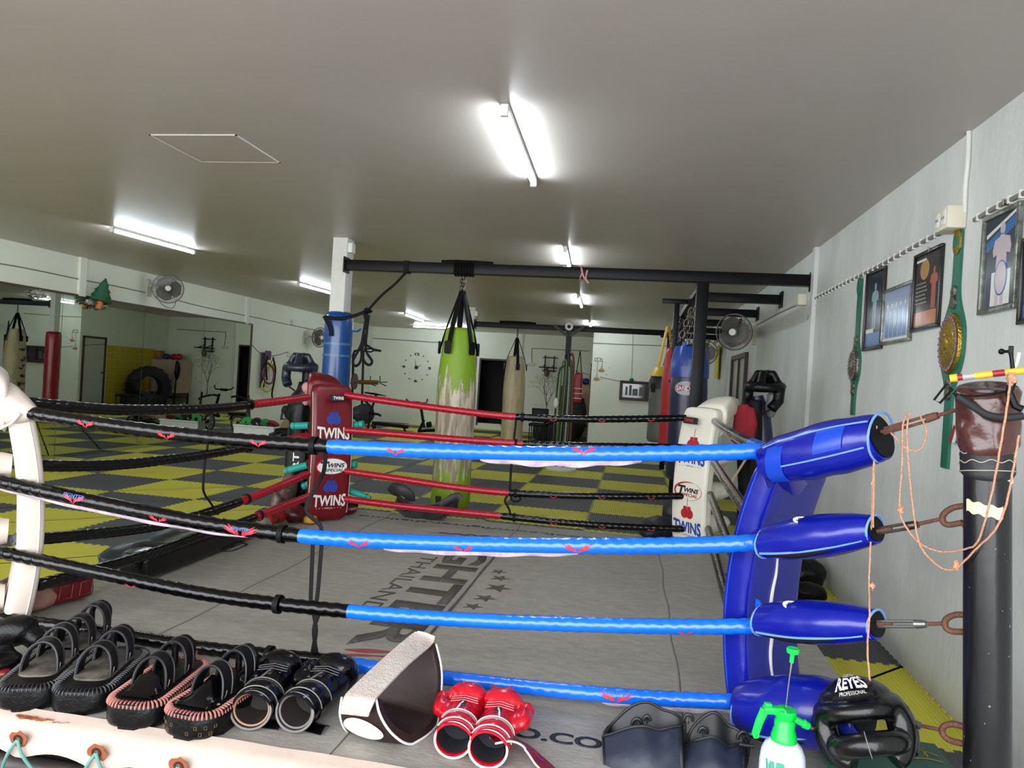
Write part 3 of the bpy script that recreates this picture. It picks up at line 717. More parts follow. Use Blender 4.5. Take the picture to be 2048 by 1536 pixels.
# ---------- generic corner (red, white far, white near left)
def corner(c0_,mp,padlab,hoodlab,covlab,zs,H,w,t,lean,bulge,rh,group=None,pipe=m_pipe_w,cl=.38):
    c=c0_+V((-.085,.085,0)) if c0_ is NL else c0_
    d=outw(c); pd=thing('corner_pad',padlab,'corner pad',(c.x,c.y,HC),0,'corner pads')
    rg,n,x=pad_mesh(c,H,w,t,lean,bulge,0); mb=MB(); mb.rings(rg); part('cushion',mb,mp,pd,ang=60,sub=1)
    mb=MB()
    for s_ in(-1,1): mb.tube([c+x*(s_*w/2)+n*(bulge*(1-(2*v-1)**2)+lean*v+.03)+V((0,0,HC+.01+(H-.02)*v)) for v in [i/20 for i in range(1,20)]],.003,seg=6)
    part('piping',mb,pipe,pd)
    hd=thing('turnbuckle_cover',hoodlab,'turnbuckle cover',(c.x,c.y,1.2),0,'turnbuckle covers')
    # hood: wedge that folds over the pad head and narrows to the post
    mb=MB(); secs=[]
    for i in range(15):
        v=i/14; o=c+n*(.10+lean-.02)-n*(.10+.36*v)*1.0; ww=(w*.45)*(1-v)**.8+.04; zz=1.225+.10*math.sin(min(1,v*1.8)*PI/2)+rh*v; hh=.085*(1-v)+.055
        shr=-.28 if c0_ is FL else (.22 if c0_ is FR else 0)
        secs.append([o+x*(ww*math.copysign(abs(math.cos(q))**.6,math.cos(q))*(1+.03*math.sin(5*q+i)))+V((0,0,zz+shr*ww*math.cos(q)*(1 if math.sin(q)>-.2 else .2)+hh*math.copysign(abs(math.sin(q))**.75,math.sin(q)))) for q in [2*PI*k/24 for k in range(24)]])
    mb.rings(secs); part('hood',mb,mp,hd,ang=60,sub=1)
    for i,z in enumerate(zs):
        tt=thing('turnbuckle_cover',covlab[i],'turnbuckle cover',(c.x,c.y,z),0,'turnbuckle covers')
        mb=MB(); bolster(mb,c+d*.04+V((0,0,z)),c+d*cl+V((0,0,z+.01)),.085,fl=(1,.85),wrk=.12); part('sleeve',mb,mp,tt,ang=60)
    # stubs along each rope
    return pd,hd,padface(c,H,w,t,lean,bulge)
pdR,hdR,PR=corner(FL,m_rpad,'dark red corner pad with white lettering at the far left corner','dark red hood over the far left corner of the ring',
   ['red sleeve behind the far left corner pad, upper','red sleeve behind the far left corner pad, middle','red sleeve behind the far left corner pad, lowest'],(.95,.66,.36),1.10,.33,.10,-.03,.05,.03)
pdW,hdW,PW=corner(FR,m_wpad,'cream corner pad with red oval badge at the far right corner','cream hood over the far right corner of the ring',
   ['cream sleeve beside the cream pad, level with the red glove print','cream sleeve beside the cream pad, level with the oval badge','pleated cream sleeve low beside the cream pad'],(.95,.68,.42),1.10,.33,.10,-.05,.06,.05)
pdN,hdN,PN=corner(NL,m_wpad2,'white corner pad seen edge on at the left edge of the photo','blush white hood at the left edge of the photo',
   ['white sleeve behind the white pad at the left edge, upper','white sleeve behind the white pad at the left edge, middle','white sleeve behind the white pad at the left edge, lowest'],(.95,.66,.36),1.0,.33,.105,-.04,.06,.08)
m_rib=mat('royal_blue_print',(34,58,150),.5); m_wpr=mat('white_print',(228,226,222),.5); m_rpr=mat('crimson_print',(170,28,40),.5); m_bpr=mat('dark_print',(20,20,24),.5)
def fshape(mb,P,out,cx,cz,e=.002,s=1): # filled fan polygon on face
    vs=[mb._v(P(cx+a*s,cz+b*s,e)) for a,b in out]; ce=mb._v(P(cx,cz,e))
    for i in range(len(vs)): mb._f([ce,vs[i],vs[(i+1)%len(vs)]])
def fring(mb,P,rx,ry,cx,cz,th,a0=0,a1=360,e=.0025,taper=0):
    n=36; A=[];B=[]
    for i in range(n+1):
        a=R(a0+(a1-a0)*i/n); k=th*(1-taper*abs(2*i/n-1)**1.5); A.append(mb._v(P(cx+rx*math.cos(a),cz+ry*math.sin(a),e))); B.append(mb._v(P(cx+(rx-k)*math.cos(a),cz+(ry-k)*math.sin(a),e)))
    for i in range(n): mb._f([A[i],A[i+1],B[i+1],B[i]])
def glovepair(mb,P,cx,cz,s,e=.0022):
    for sx in(-1,1):
        o=[(sx*(.02+.028*math.cos(a))*s,(.03*math.sin(a)-.0)*s) for a in [2*PI*k/14 for k in range(14)]]; fshape(mb,P,o,cx+0*sx,cz,e)
        fshape(mb,P,[(a+sx*.016*s,b+.035*s) for a,b in rrect(.026*s,.022*s,.005*s,2)],cx,cz,e)
    fshape(mb,P,rrect(.003*s,.05*s,.001,1,0,.075*s),cx,cz,e)
def twins_big(mb,P,cx,cz,w,h): face_text(mb,'TWINS',P,cx,cz,w,h,bold=.03,archh=.30)
for (P,pdx,ink,gl) in ((PR,pdR,m_wpr,m_rib),(PW,pdW,m_rib,m_rpr)):
    for cz in (.965,.425) if P is PR else (.955,.42):
        mb=MB(); twins_big(mb,P,0,cz,.27,.085); part('lettering',mb,ink,pdx)
        mb=MB(); face_text(mb,'SPECIAL',P,0,cz-.062,.07,.012,bold=.0)
        for k in range(3):
            for s_ in(-1,1): fshape(mb,P,circ(.0035,6),s_*(.05+.025*k),cz-.062)
        part('lettering',mb,ink,pdx)
        mb=MB(); glovepair(mb,P,0,cz+.105,1.25); part('glove_print',mb,gl,pdx)
cz=.69
mb=MB(); fshape(mb,PR,circ(.125,36,0,0,.062),0,cz+.01,.0018); part('badge',mb,m_wpr,pdR)
for P,pdx in ((PR,pdR),(PW,pdW)):
    cz=.70
    mb=MB(); fring(mb,P,.135,.072,0,cz,.016,60,250,.003,1.0); part('badge_ring',mb,m_rpr,pdx)
    if P is PW:
        mb=MB(); fring(mb,P,.135,.072,0,cz,.004,-100,60,.003,.8); part('badge_ring',mb,m_rpr,pdx)
    mb=MB(); face_text(mb,'T',P,-.06,cz+.002,.075,.075,bold=.03,sh=.2,e=.0035); face_text(mb,'WINS',P,.035,cz+.008,.14,.036,bold=.03,sh=.25,e=.0035); part('lettering',mb,m_bpr,pdx)
    mb=MB(); face_text(mb,'SPECIAL',P,.02,cz-.030,.15,.024,bold=.02,sh=.25,e=.0035); part('lettering',mb,m_rpr if P is PW else m_bpr,pdx)
for c_,hd_,zz,mm in ((FL,hdR,1.245,m_wpr),(FR,hdW,1.245,m_rpr)):
    n=-outw(c_); x=V((0,0,1)).cross(n); o=c_+n*.135+V((0,0,zz))
    M=frame(o,x,y=(0,0,1)); M=frame(c_+n*(.115 if c_ is FL else .105)+V((0,0,zz)),x,y=V((0,0,1))-n*.12)
    mb=MB(M@T(0,0,0)); mb.box((0,0,.0),(.105,.05,.05),bev=.004); b_=part('label_patch',mb,m_bpr,hd_)
    mb=MB(); text_bm(mb,'TWINS',M@T(0,0,.0255),.085,.026,.0008,.03,anchor='c'); part('label_print',mb,mm,b_)

# near-left hood runs along the top rope towards the post
mb=MB(); q=[Yp(68,826),Yp(48,822),Yp(25,816),Yp(0,808),Yp(-40,796),Yp(-110,780)]
mb.tube(spline(q,5),[.024+.075*math.sin(PI/2*min(1,i/18)) for i in range(26)],seg=24,up=(0,0,1),rf=lambda i,a_:1+.14*mnoise.noise(V((i*.08,math.cos(a_)*2.2,math.sin(a_)*2.2)))); part('rope_sleeve',mb,m_wpad2,hdN,ang=60)
mb=MB(); 
q=[Yp(60,826),Yp(44,844),Yp(28,852),Yp(8,862),Yp(-12,868)]; mb.tube([p-V((0,.05,0)) for p in spline(q,5)],.006,seg=8); part('piping',mb,m_pipe_w,hdN)
M=frame(Yp(8,818)+V((0,-.098,0)),(1,0,-.3),y=(.3,0,1)); mb=MB(M); mb.prism(rrect(.06,.045,.004),.004,T(0,0,0)); part('label_patch',mb,mat('tan_leather_patch',(196,158,136),.6),hdN)

m_embt=mat('badge_blue',(70,104,176),.5)
def rope_text(rp,txt,sf,deg,w,h,side=1,r=.0305):
    t,at,L=rp; mb=MB()
    def fn(x,y):
        p,tg=at(sf*L+x); a=R(90+deg)-y/r; up=V((0,0,1)); up=(up-tg*up.dot(tg)).normalized(); sd=tg.cross(up)*side
        return tuple(p+(up*math.cos(a)+sd*math.sin(a))*(r*1.07+.0012))
    text_bm(mb,txt,I4,w,h,.0,.02,0,fn=fn,anchor='c')
    part('badge_lettering',mb,m_embt,t)
rope_text(ropeN[1],'FIGHTER',.165,-28,.10,.015); rope_text(ropeN[1],'FIGHTER',.395,-8,.08,.010); rope_text(ropeN[3],'FIGHTER',.855,-30,.10,.014,r=.0275)
rope_text(ropeN[3],'FIGHTER',.20,25,.07,.010,r=.0275); rope_text(ropeN[3],'FIGHTER',.33,25,.07,.010,r=.0275)
# ================================================================== columns, beams
def colm(x0_,x1_,y0_,y1_,wrapc,wr,wz,lab,labw,boxz):
    t=thing('support_column',lab,'column',((x0_+x1_)/2,(y0_+y1_)/2,0))
    mb=MB(); mb.box2((x0_,y0_,0),(x1_,y1_,ZC),bev=.004); part('shaft',mb,m_wpaint,t)
    mb=MB(); mb.box2((x1_,y0_+.01,boxz-.1),(x1_+.05,y0_+.1,boxz),bev=.004); part('switch_box',mb,m_white,t)
    cx,cy=(x0_+x1_)/2,(y0_+y1_)/2
    tw=thing('column_padding',labw,'padding',(cx,cy,0))
    prof=[(.02,.01),(wr*.9,.01),(wr,.05)]+[(wr*(1+.01*math.sin(k*2.1)),.05+(wz-.12)*k/14) for k in range(1,15)]+[(wr*.93,wz-.02),(wr*.75,wz),(.06,wz)]
    mb=MB(T(cx,cy,0)); mb.lathe(prof,seg=28,rf=lambda z,a:1+.012*math.sin(a*4+z*3)); part('padding_roll',mb,wrapc,tw,ang=60)
    return t,tw,cx,cy
m_bwrap=mat('blue_wrap_vinyl',(18,72,140),.3,bump=.1,bs=12,coat=.2,var=.2,vs=3)
t,tw,cx,cy=colm(3.36,3.52,-.92,-.74,m_bwrap,.145,2.08,'square white column rising beside the long black beam','blue padding rolled around the nearer white column',2.80)
for z in (1.62,1.74):
    mb=MB(T(cx,cy,z)); mb.lathe([(.147,-.012),(.149,-.012),(.149,.012),(.147,.012)],seg=28,cap=False); part('clear_tape',mb,mat('milky_tape',(70,112,150),.25),tw)
m_rwrap=mat('red_wrap_vinyl',(150,16,34),.3,bump=.1,bs=12,coat=.2)
colm(3.27,3.40,5.6,5.75,m_rwrap,.15,1.93,'farther white column behind the green and white bag','red padding rolled around the farther white column',2.78)
BA0=Yat(693,535,-.93); BA1=Yat(1628,557,-.93)
bm=thing('overhead_beam','long black steel beam crossing the hall from the white column to the right wall','beam',((BA0.x+BA1.x)/2,-.93,2.5))
ZB=(BA0.z+BA1.z)/2
mb=MB(); mb.box2((3.52,-.98,ZB-.052),(8.115,-.88,ZB+.052),bev=.004); part('beam',mb,m_black,bm)
mb=MB(); mb.box2((8.10,-1.02,ZB-.09),(8.119,-.84,ZB+.09),bev=.003); part('end_plate',mb,m_black,bm)
mb=MB(); mb.box2((3.52,-1.0,ZB-.08),(3.535,-.86,ZB+.08)); part('end_plate',mb,m_black,bm)
rk=thing('bag_rack','black steel rack of posts and cross beams along the right wall, carrying the heavy bags','bag rack',(7.13,2.3,0))
def rbeam(n,a,b,w=.10,h=.10):
    mb=MB(); mb.box2(a,b,bev=.004); part(n,mb,m_black,rk)
rbeam('post',(7.07,-.99,0),(7.18,-.88,ZB-.053)); 
for y in (2.05,5.6): rbeam('post',(7.09,y-.05,0),(7.18,y+.05,ZB-.05))
rbeam('long_beam',(7.09,-.87,ZB-.10),(7.17,5.65,ZB-.02))
for k,y in enumerate((.5,2.05,3.6,5.1,6.6)):
    rbeam('cross_beam',(7.171 if k!=4 else 7.0,y-.05,ZB-.05),(8.112,y+.05,ZB+.05)); rbeam('end_plate',(8.10,y-.08,ZB-.09),(8.119,y+.08,ZB+.09))
rbeam('side_arm',(6.80,.46,ZB-.09),(7.09,.53,ZB-.04)); rbeam('side_arm',(6.94,.465,ZB-.9),(7.0,.525,ZB-.09))
q0=Yat(958,648,5.6); q1=Yat(1345,662,5.6); zb2=(q0.z+q1.z)/2-.02
bm2=thing('overhead_beam','farther black beam from the second column to the bag rack','beam',(5.2,5.6,zb2))
mb=MB(); mb.box2((3.4,5.62,zb2-.05),(7.09,5.70,zb2+.05),bev=.004); part('beam',mb,m_black,bm2)
mb=MB(); mb.box2((3.4,5.58,zb2-.09),(3.42,5.74,zb2+.09)); part('end_plate',mb,m_black,bm2)
# ================================================================== chains and heavy bags
def chain(mb,a,b,r=.006,l=.035):
    a=V(a);b=V(b);n=max(1,int((b-a).length/(l*.72))); d=(b-a).normalized()
    for i in range(n):
        c=a.lerp(b,(i+.5)/n); M=frame(c,d)@RX(PI/2*(i%2))
        mb.tube([M@V((math.cos(q)*l*.5,math.sin(q)*l*.28,0)) for q in [2*PI*k/10 for k in range(10)]],r,seg=5,loop=True)
def heavy_bag(lab,x,y,z0,z1,r,mats_,zh,straps=4,group='heavy bags',top=.8,strapm=None,chains=False,flare=1,ph=.4,nm='heavy_bag'):
    t=thing(nm,lab,'heavy bag',(x,y,z0),0,group)
    prof=[(.02,z0),(r*.9*flare,z0+.005),(r*flare,z0+.04)]+[(r*(flare*(1-k/12)+k/12)*(1-(1-top)*max(0,(k/12-.72)/.28)**1.3)*(1+.012*math.sin(k*1.9)),z0+.04+(z1-z0-.08)*k/12) for k in range(1,13)]+[(r*top*.9,z1-.01),(r*.2,z1)]
    mb=MB(T(x,y,0)); mb.lathe(prof,seg=32,rf=lambda z,a:1+.02*math.sin(a*3+z*2)+(.035*math.sin(a*8+1) if z>z1-.2 else 0)); part('bag_body',mb,mats_[0],t,ang=70)
    sm=strapm or m_strap
    for k in range(straps):
        a=2*PI*k/straps+ph; u=V((math.cos(a),math.sin(a),0)); base=V((x,y,z1-.24))+u*(r*1.0); sh=V((x,y,z1-.02))+u*(r*top*.98); tp=V((x,y,zh))+u*.02
        if not chains:
            mb=MB(); mb.tube([base-V((0,0,.02)),base+u*.004,V((x,y,z1-.1))+u*(r*(top+.14)),sh+V((0,0,.03)),tp],1,seg=8,flat=(.028,.005),up=u); part('hanging_strap',mb,sm,t)
            mb=MB(frame(base+u*.006+V((0,0,.03)),V((-u.y,u.x,0)),y=(0,0,1))); mb.prism(rrect(.075,.13,.02,3),.008); part('strap_tab',mb,m_leath,t)
        else:
            mb=MB(); mb.tube([base,V((x,y,z1-.05))+u*r*(top+.05),sh+V((0,0,.04))],1,seg=8,flat=(.03,.006),up=u); part('strap_tab',mb,mats_[1],t)
            mb=MB(); chain(mb,sh+V((0,0,.04)),tp,.004,.09); part('chain',mb,m_steel,t)
    return t
def peel(name,z1a,z1b,z0a,z0b):
    m=mat(name,(206,196,176),.5,bump=.2,bs=30); nt=m.node_tree; b=nt.nodes['Principled BSDF']; N=nt.nodes.new; L=nt.links.new
    tc=N('ShaderNodeTexCoord'); mp=N('ShaderNodeMapping'); mp.inputs['Scale'].default_value=(26,26,2.6); L(tc.outputs['Object'],mp.inputs[0])
    n=N('ShaderNodeTexNoise'); n.inputs['Scale'].default_value=1.4; n.inputs['Detail'].default_value=7; L(mp.outputs[0],n.inputs['Vector'])
    sp=N('ShaderNodeSeparateXYZ'); L(tc.outputs['Object'],sp.inputs[0])
    def th(lo,hi,inv):
        r_=N('ShaderNodeMapRange'); r_.inputs['From Min'].default_value=lo; r_.inputs['From Max'].default_value=hi; L(sp.outputs[2],r_.inputs[0])
        if inv: r_.inputs['To Min'].default_value=1; r_.inputs['To Max'].default_value=0
        a=N('ShaderNodeMath'); a.operation='ADD'; L(r_.outputs[0],a.inputs[0]); L(n.outputs[0],a.inputs[1])
        g=N('ShaderNodeMath'); g.operation='GREATER_THAN'; g.inputs[1].default_value=1.0; L(a.outputs[0],g.inputs[0]); return g
    g1=th(z1a,z1b,False); g2=th(z0a,z0b,True); mx=N('ShaderNodeMath'); mx.operation='MAXIMUM'; L(g1.outputs[0],mx.inputs[0]); L(g2.outputs[0],mx.inputs[1])
    w=N('ShaderNodeTexNoise'); w.inputs['Scale'].default_value=3; w.inputs['Detail'].default_value=8; mp2=N('ShaderNodeMapping'); mp2.inputs['Scale'].default_value=(6,6,.9); L(tc.outputs['Object'],mp2.inputs[0]); L(mp2.outputs[0],w.inputs['Vector'])
    c1=N('ShaderNodeValToRGB'); c1.color_ramp.elements[0].position=.4; c1.color_ramp.elements[0].color=(*lin((150,134,112)),1); c1.color_ramp.elements[1].position=.6; c1.color_ramp.elements[1].color=(*lin((212,202,182)),1); L(w.outputs[0],c1.inputs[0])
    m2=N('ShaderNodeMix'); m2.data_type='RGBA'; L(mx.outputs[0],m2.inputs[0]); L(c1.outputs[0],m2.inputs[6]); m2.inputs[7].default_value=(*lin((126,162,26)),1); L(m2.outputs[2],b.inputs['Base Color']); return m
m_peel=peel('peeling_green_vinyl',.75,2.05,.0,1.05)
x=4.77
B1=heavy_bag('tall cream heavy bag with peeling lime green top and bottom','',0,0,0,0,None,0) if False else heavy_bag('tall cream heavy bag with peeling lime green top and bottom',4.78,-.93,.16,1.97,.195,(m_peel,),2.34,straps=5,top=.72,ph=-1.9)
mb=MB()
for k in range(3): chain(mb,(4.78+.012*k-.012,-.93,2.32),(4.78+.02*k-.02,-.93,ZB-.07),.005,.04)
part('chain',mb,m_steel,B1)
mb=MB(); 
for k in range(7): mb.tube([V((4.70+.03*k,-.93,ZB))+V((0,math.cos(q)*.07,math.sin(q)*.068)) for q in [2*PI*j/16 for j in range(16)]],.012,seg=6,loop=True)
mb.tube([(4.55,-.95,ZB+.065),(4.7,-.93,ZB+.075),(4.9,-.95,ZB+.07),(5.08,-.93,ZB+.065)],.018,seg=8); part('strap_wrap',mb,m_leath,B1)
mb=MB(); M=frame((4.78-.03,-.93-.197,.19),(1,0,0),y=(0,0,1)); 
mb.prism([(-.06,0),(.16,0),(.17,.10),(-.07,.10)],.003,M@T(0,0,-.004)); part('label_patch',mb,m_bpr,B1)
m_cbag=mat('cream_bag_vinyl',(196,184,150),.5,var=.6,vs=3,rgb2=(140,124,92),stretch=(4,4,.7),bump=.15,bs=20)
B2=heavy_bag('cream heavy bag hanging farther back in front of the dark doorway',4.26,5.66,.12,1.95,.21,(m_cbag,),2.30,straps=4,top=.74,ph=-1.2)
mb=MB(); chain(mb,(4.26,5.66,2.28),(4.26,5.66,zb2-.06),.007,.05); part('chain',mb,m_steel,B2)
mb=MB(); mb.tube([(3.9,5.63,zb2+.06),(4.1,5.66,zb2+.07),(4.45,5.66,zb2+.07),(4.62,5.63,zb2+.06)],.025,seg=8); part('strap_wrap',mb,m_leath,B2)
# dark marks printed down its left side, seen in the mirror
mb=MB(); random.seed(5)
for k in range(6):
    zz=.55+.18*k
    for j in range(3):
        a=PI+random.uniform(-.25,.25); M=frame((4.26+.214*math.cos(a),5.66+.214*math.sin(a),zz+random.uniform(-.04,.04)),(-math.sin(a),math.cos(a),0),y=(0,0,1)); mb.prism([(0,0),(.05,.01),(.06,.05),(.02,.03),(-.03,.06)],.003,M)
part('worn_print',mb,m_bpr,B2)
# right-hand bags under the rack
m_sand=mat('navy_bag_vinyl',(30,38,62),.32,bump=.15,bs=16,var=.2,vs=4); m_sblue=mat('royal_bag_vinyl',(24,58,134),.3,bump=.2,bs=14)
B3=heavy_bag('navy heavy bag with a red and white oval badge, behind the black post',7.13,.1,.5,1.98,.20,(m_sand,m_sblue),2.38,straps=5,chains=True,top=.72,ph=-2.2)
mb=MB(T(7.13,.1,0)); mb.lathe([(.2042,1.62),(.2052,1.66),(.205,1.72),(.198,1.80),(.182,1.88),(.160,1.955)],seg=32,cap=False,rf=lambda z,a:1+.02*math.sin(a*3+z*2)+.035*math.sin(a*8+1)*min(1,max(0,(z-1.7)/.1))); part('upper_band',mb,m_sblue,B3,'royal blue upper part',ang=70)
mb=MB(); M=lambda u,z,e=.004:V((7.13+(.205+e)*math.sin(u),.1-(.205+e)*math.cos(u),z))
def bagP(cx,cy,r_,u0): return lambda u,z,e=.004:V((cx+(r_+e)*math.sin(u/r_+u0),cy-(r_+e)*math.cos(u/r_+u0),z))
Pb=bagP(7.13,.1,.207,-.22)
fshape(mb,Pb,circ(.125,36,0,0,.075),0,1.50,.003); part('badge',mb,mat('badge_silver',(160,160,166),.4),B3)
mb=MB(); fshape(mb,Pb,[(-.13,.035),(-.06,.03),(.06,.03),(.13,.035),(.11,0),(.13,-.035),(.06,-.03),(-.06,-.03),(-.13,-.035),(-.11,0)],0,1.50,.0045); part('badge_band',mb,m_rpr,B3)
mb=MB(); face_text(mb,'SANDEE',Pb,0,1.50,.21,.045,bold=.02,e=.006); part('lettering',mb,m_wpr,B3)
m_rbag=mat('red_bag_vinyl',(166,30,40),.35,bump=.15,bs=16)
B4=heavy_bag('red heavy bag hanging behind the navy bag',7.08,1.35,.62,2.02,.2,(m_rbag,m_rbag),2.38,straps=4,chains=True,top=.75,ph=-2)
mb=MB(); Pq=bagP(7.08,1.35,.207,-.5); fshape(mb,Pq,rrect(.05,.035,.004),0,1.58,.003); part('label_patch',mb,m_bpr,B4)
m_ybag=mat('grey_bag_vinyl',(92,94,88),.5); m_yel=mat('yellow_vinyl',(214,172,30),.45)
B5=heavy_bag('grey teardrop bag with yellow and black top, behind the red bag',6.98,2.75,.7,1.7,.22,(m_ybag,m_yel),2.40,straps=4,top=.8,ph=-2.4,strapm=m_yel)
mb=MB(T(6.98,2.75,0)); mb.lathe([(.20,1.66),(.228,1.6),(.232,1.48)],seg=30,cap=False); part('upper_band',mb,m_bpr,B5)
mb=MB(T(6.98,2.75,0)); mb.lathe([(.15,1.80),(.19,1.74),(.225,1.66)],seg=30,cap=False); part('upper_band',mb,m_yel,B5)
# ================================================================== wall fans
m_cage=mat('fan_wire',(96,94,90),.4,.6); m_blade=mat('smoky_fan_blade',(86,80,74),.3); m_fanw=mat('fan_housing',(186,182,168),.45)
def wall_fan(lab,wall,head,r,face,dusty=0):
    wall=V(wall); head=V(head); t=thing('wall_fan',lab,'fan',wall[:],0,'wall fans'); f=V(face).normalized(); M=frame(head,f)
    nw=V((1,0,0)) if wall.x<0 else V((-1,0,0)); Mw=frame(wall,nw,z=(0,0,1))
    mb=MB(Mw); o=[(-.045,.12),(.05,.12),(.05,-.02),(.02,-.16),(-.03,-.13),(-.05,0)]
    mb.prism([(b,a) for a,b in o],.05,Mw.inverted()@frame(wall,(0,0,1),z=nw) if False else I4@RY(PI/2)@I4); 
    part('wall_bracket',mb,m_fanw,t)
    mb=MB(); mb.tube([wall+nw*.05+V((0,0,.05)),wall+nw*.12+V((0,0,.06)),head-f*.14],.022,seg=10); part('arm',mb,m_fanw,t)
    mb=MB(M); mb.lathe([(.02,-.17),(.05,-.165),(.062,-.12),(.06,-.05),(.03,-.045)],RY(PI/2),seg=18); part('motor',mb,m_fanw,t)
    mb=MB(M)
    for q,xx in ((1,0),(.98,.012),(.98,-.012),(.72,.055),(.72,-.055)): mb.tube([V((xx,math.cos(a)*r*q,math.sin(a)*r*q)) for a in [2*PI*k/36 for k in range(36)]],.0035 if q<.9 else .006,seg=6,loop=True)
    part('rim_ring',mb,m_cage,t)
    n=44
    for sd,nm in ((1,'front_grille'),(-1,'rear_grille')):
        mb=MB(M)
        for k in range(n):
            a=2*PI*k/n; c_,s_=math.cos(a),math.sin(a)
            mb.tube([V((sd*.062,c_*.045,s_*.045)),V((sd*.06,c_*r*.5,s_*r*.5)),V((sd*.045,c_*r*.85,s_*r*.85)),V((0,c_*r,s_*r))],.0016,seg=4)
        part(nm,mb,m_cage,t)
    for k in range(3):
        mb=MB(M@RX(2*PI*k/3+.5)); 
        mb.grid(lambda u,v:(.03*(v-.5)*(1-u*.3),(-.5+v)*r*(.35+.75*math.sin(PI*min(1,.15+u*.75)))*(1),.035+u*(r*.82-.035)),8,6,th=.003); part('blade',mb,m_blade,t,ang=70)
    mb=MB(M); mb.lathe([(.006,.075),(.04,.073),(.047,.06),(.047,.02),(.02,.0)],RY(PI/2),seg=20); part('hub_cap',mb,m_white,t)
    return t
hp=Xat(336,577,-.98); w_=Xat(304,577,XL)
wall_fan('wall fan above the mirrors near the little green tree',(XL,w_.y-.12,w_.z-.02),hp,.235,(1,-1.35,-.05))
hp=Xat(640,675,-1.0); w_=Xat(610,678,XL)
wall_fan('wall fan on the left wall, partly behind the white column',(XL,w_.y-.1,w_.z),hp,.24,(1,-.45,-.05))
hp=Xat(1468,664,7.72); w_=Xat(1512,672,XR)
wall_fan('large wall fan on the right wall just past the black rack post',(XR,w_.y,w_.z),hp,.225,(-.45,-1,-.12))
hp=Xat(1410,705,7.75); w_=Xat(1432,690,XR)
wall_fan('farther wall fan peeking out behind the black rack post',(XR,w_.y,w_.z+.1),hp,.22,(-.2,-1,-.15))
# ================================================================== cables and boxes
def cable(lab,pts,wall,r=.006,clips=0,grp='surface cables',m=m_cable,n=5,w=1,sm=True):
    mb=MB(); q=spline(pts,n) if sm else [V(p) for p in pts]
    nrm=V((-1,0,0)) if wall=='R' else V((1,0,0)) if wall=='L' else V((0,-1,0))
    t=thing('wall_cable',lab,'cable',q[0][:],0,grp)
    mb.tube([p+nrm*r for p in q],r,seg=8,flat=(w,1) if wall!='B' else (w,1),up=nrm); part('cable_run',mb,m,t)
    if clips:
        at,L=mapper(q); mb=MB()
        N=int(L/clips)
        for i in range(N):
            p,d=at((i+.5)*L/N); mb.box((0,0,0),(.012,r*2*w+.012,r*2+.004),frame(p+nrm*r,d,z=nrm)); 
            if i<60: part('cable_clip',mb,m_white,t); mb=MB()
    return t
Rw=lambda px,py:Xat(px,py,XR); Lw=lambda px,py:Xat(px,py,XL); Bw=lambda px,py:Yat(px,py,YB); Kw=lambda px,py:Yat(px,py,YBK)
cable('grey cable clipped along the right wall above the framed pictures',[Rw(2060,382),Rw(2000,412),Rw(1952,440)],'R',.008,.085,w=1.5)
cable('grey clipped cable running from the cream socket box past the green belts',[Rw(1900,458),Rw(1840,488),Rw(1760,532),Rw(1680,572),Rw(1622,602)],'R',.008,.10,w=1.5)
cable('white conduit dropping from the ceiling to the cream socket box',[Rw(1943,262),Rw(1941,320),Rw(1936,370),Rw(1934,425)],'R',.011,0,m=m_wpaint)
cable('dark loose wire hanging from the small junction box on the right wall',[Rw(1632,610),Rw(1628,622),Rw(1618,630),Rw(1616,640)],'R',.003)
cable('thin cable continuing along the right wall towards the back',[Rw(1605,606),Rw(1560,626),Rw(1530,642),Rw(1505,655)],'R',.006)
cable('thin cable along the left wall above the first mirrors',[Lw(-20,524),Lw(60,538),Lw(165,560),Lw(230,572),Lw(292,586)],'L',.008)
cable('thin cable along the left wall between the two wall fans',[Lw(352,600),Lw(390,610),Lw(450,623),Lw(520,637),Lw(580,650),Lw(640,662)],'L',.008)
cable('drooping cord of the wall fan above the mirrors',[Lw(312,592),Lw(325,610),Lw(345,616),Lw(352,600)],'L',.006)
cable('thin cable along the top of the clock wall',[Bw(720,675),Bw(800,680),Bw(890,686)],'B',.012)
cable('thin cable dropping to a socket beside the tree decal',[Bw(1064,728),Bw(1064,700),Bw(1072,697),Bw(1130,700),Bw(1180,702)],'B',.01)
cable('thin cable across the pale block wall',[Kw(1186,686),Kw(1250,689),Kw(1340,692)],'B',.009)
cable('greenish string hanging from the ceiling to the teal ball by the small window',[Kw(1266,662),Kw(1265,700),Kw(1263,755)],'B',.005,m=mat('pale_green_string',(150,160,120),.7))
mb=MB(); p=Kw(1263,760); mb.ell((p.x,p.y-.06,p.z),(.05,.05,.045),nz=.3); single('ball_ornament',mb,mat('teal_ball',(20,110,100),.5),'small teal ball hanging by the brown framed window','ornament')
cable('slack line strung across the alcove towards the small window',[Yat(1150,742,9.4),Yat(1190,752,9.0),Yat(1250,764,8.8),Yat(1310,768,8.6)],'B',.006,m=m_strap)
def sbox(lab,c,d,wall):
    t=thing('junction_box',lab,'junction box',c[:],0,'wall boxes'); mb=MB(); mb.box(c,d,bev=.008); part('case',mb,mat('cream_plastic',(216,210,188),.5),t)
    return t
b=Rw(1920,440); t=sbox('cream double socket box above the larger green belt',(XR-.045,b.y,b.z),(.09,.16,.115),'R')
for k in range(2):
    mb=MB(); mb.box((XR-.092,b.y-.035+.07*k,b.z),(.004,.05,.07),bev=.002); sp=part('socket',mb,m_white,t)
    mb=MB(); 
    for a in(-.01,.01): mb.box((XR-.0945,b.y-.035+.07*k+a,b.z),(.002,.004,.014))
    part('socket_slots',mb,m_strap,sp)
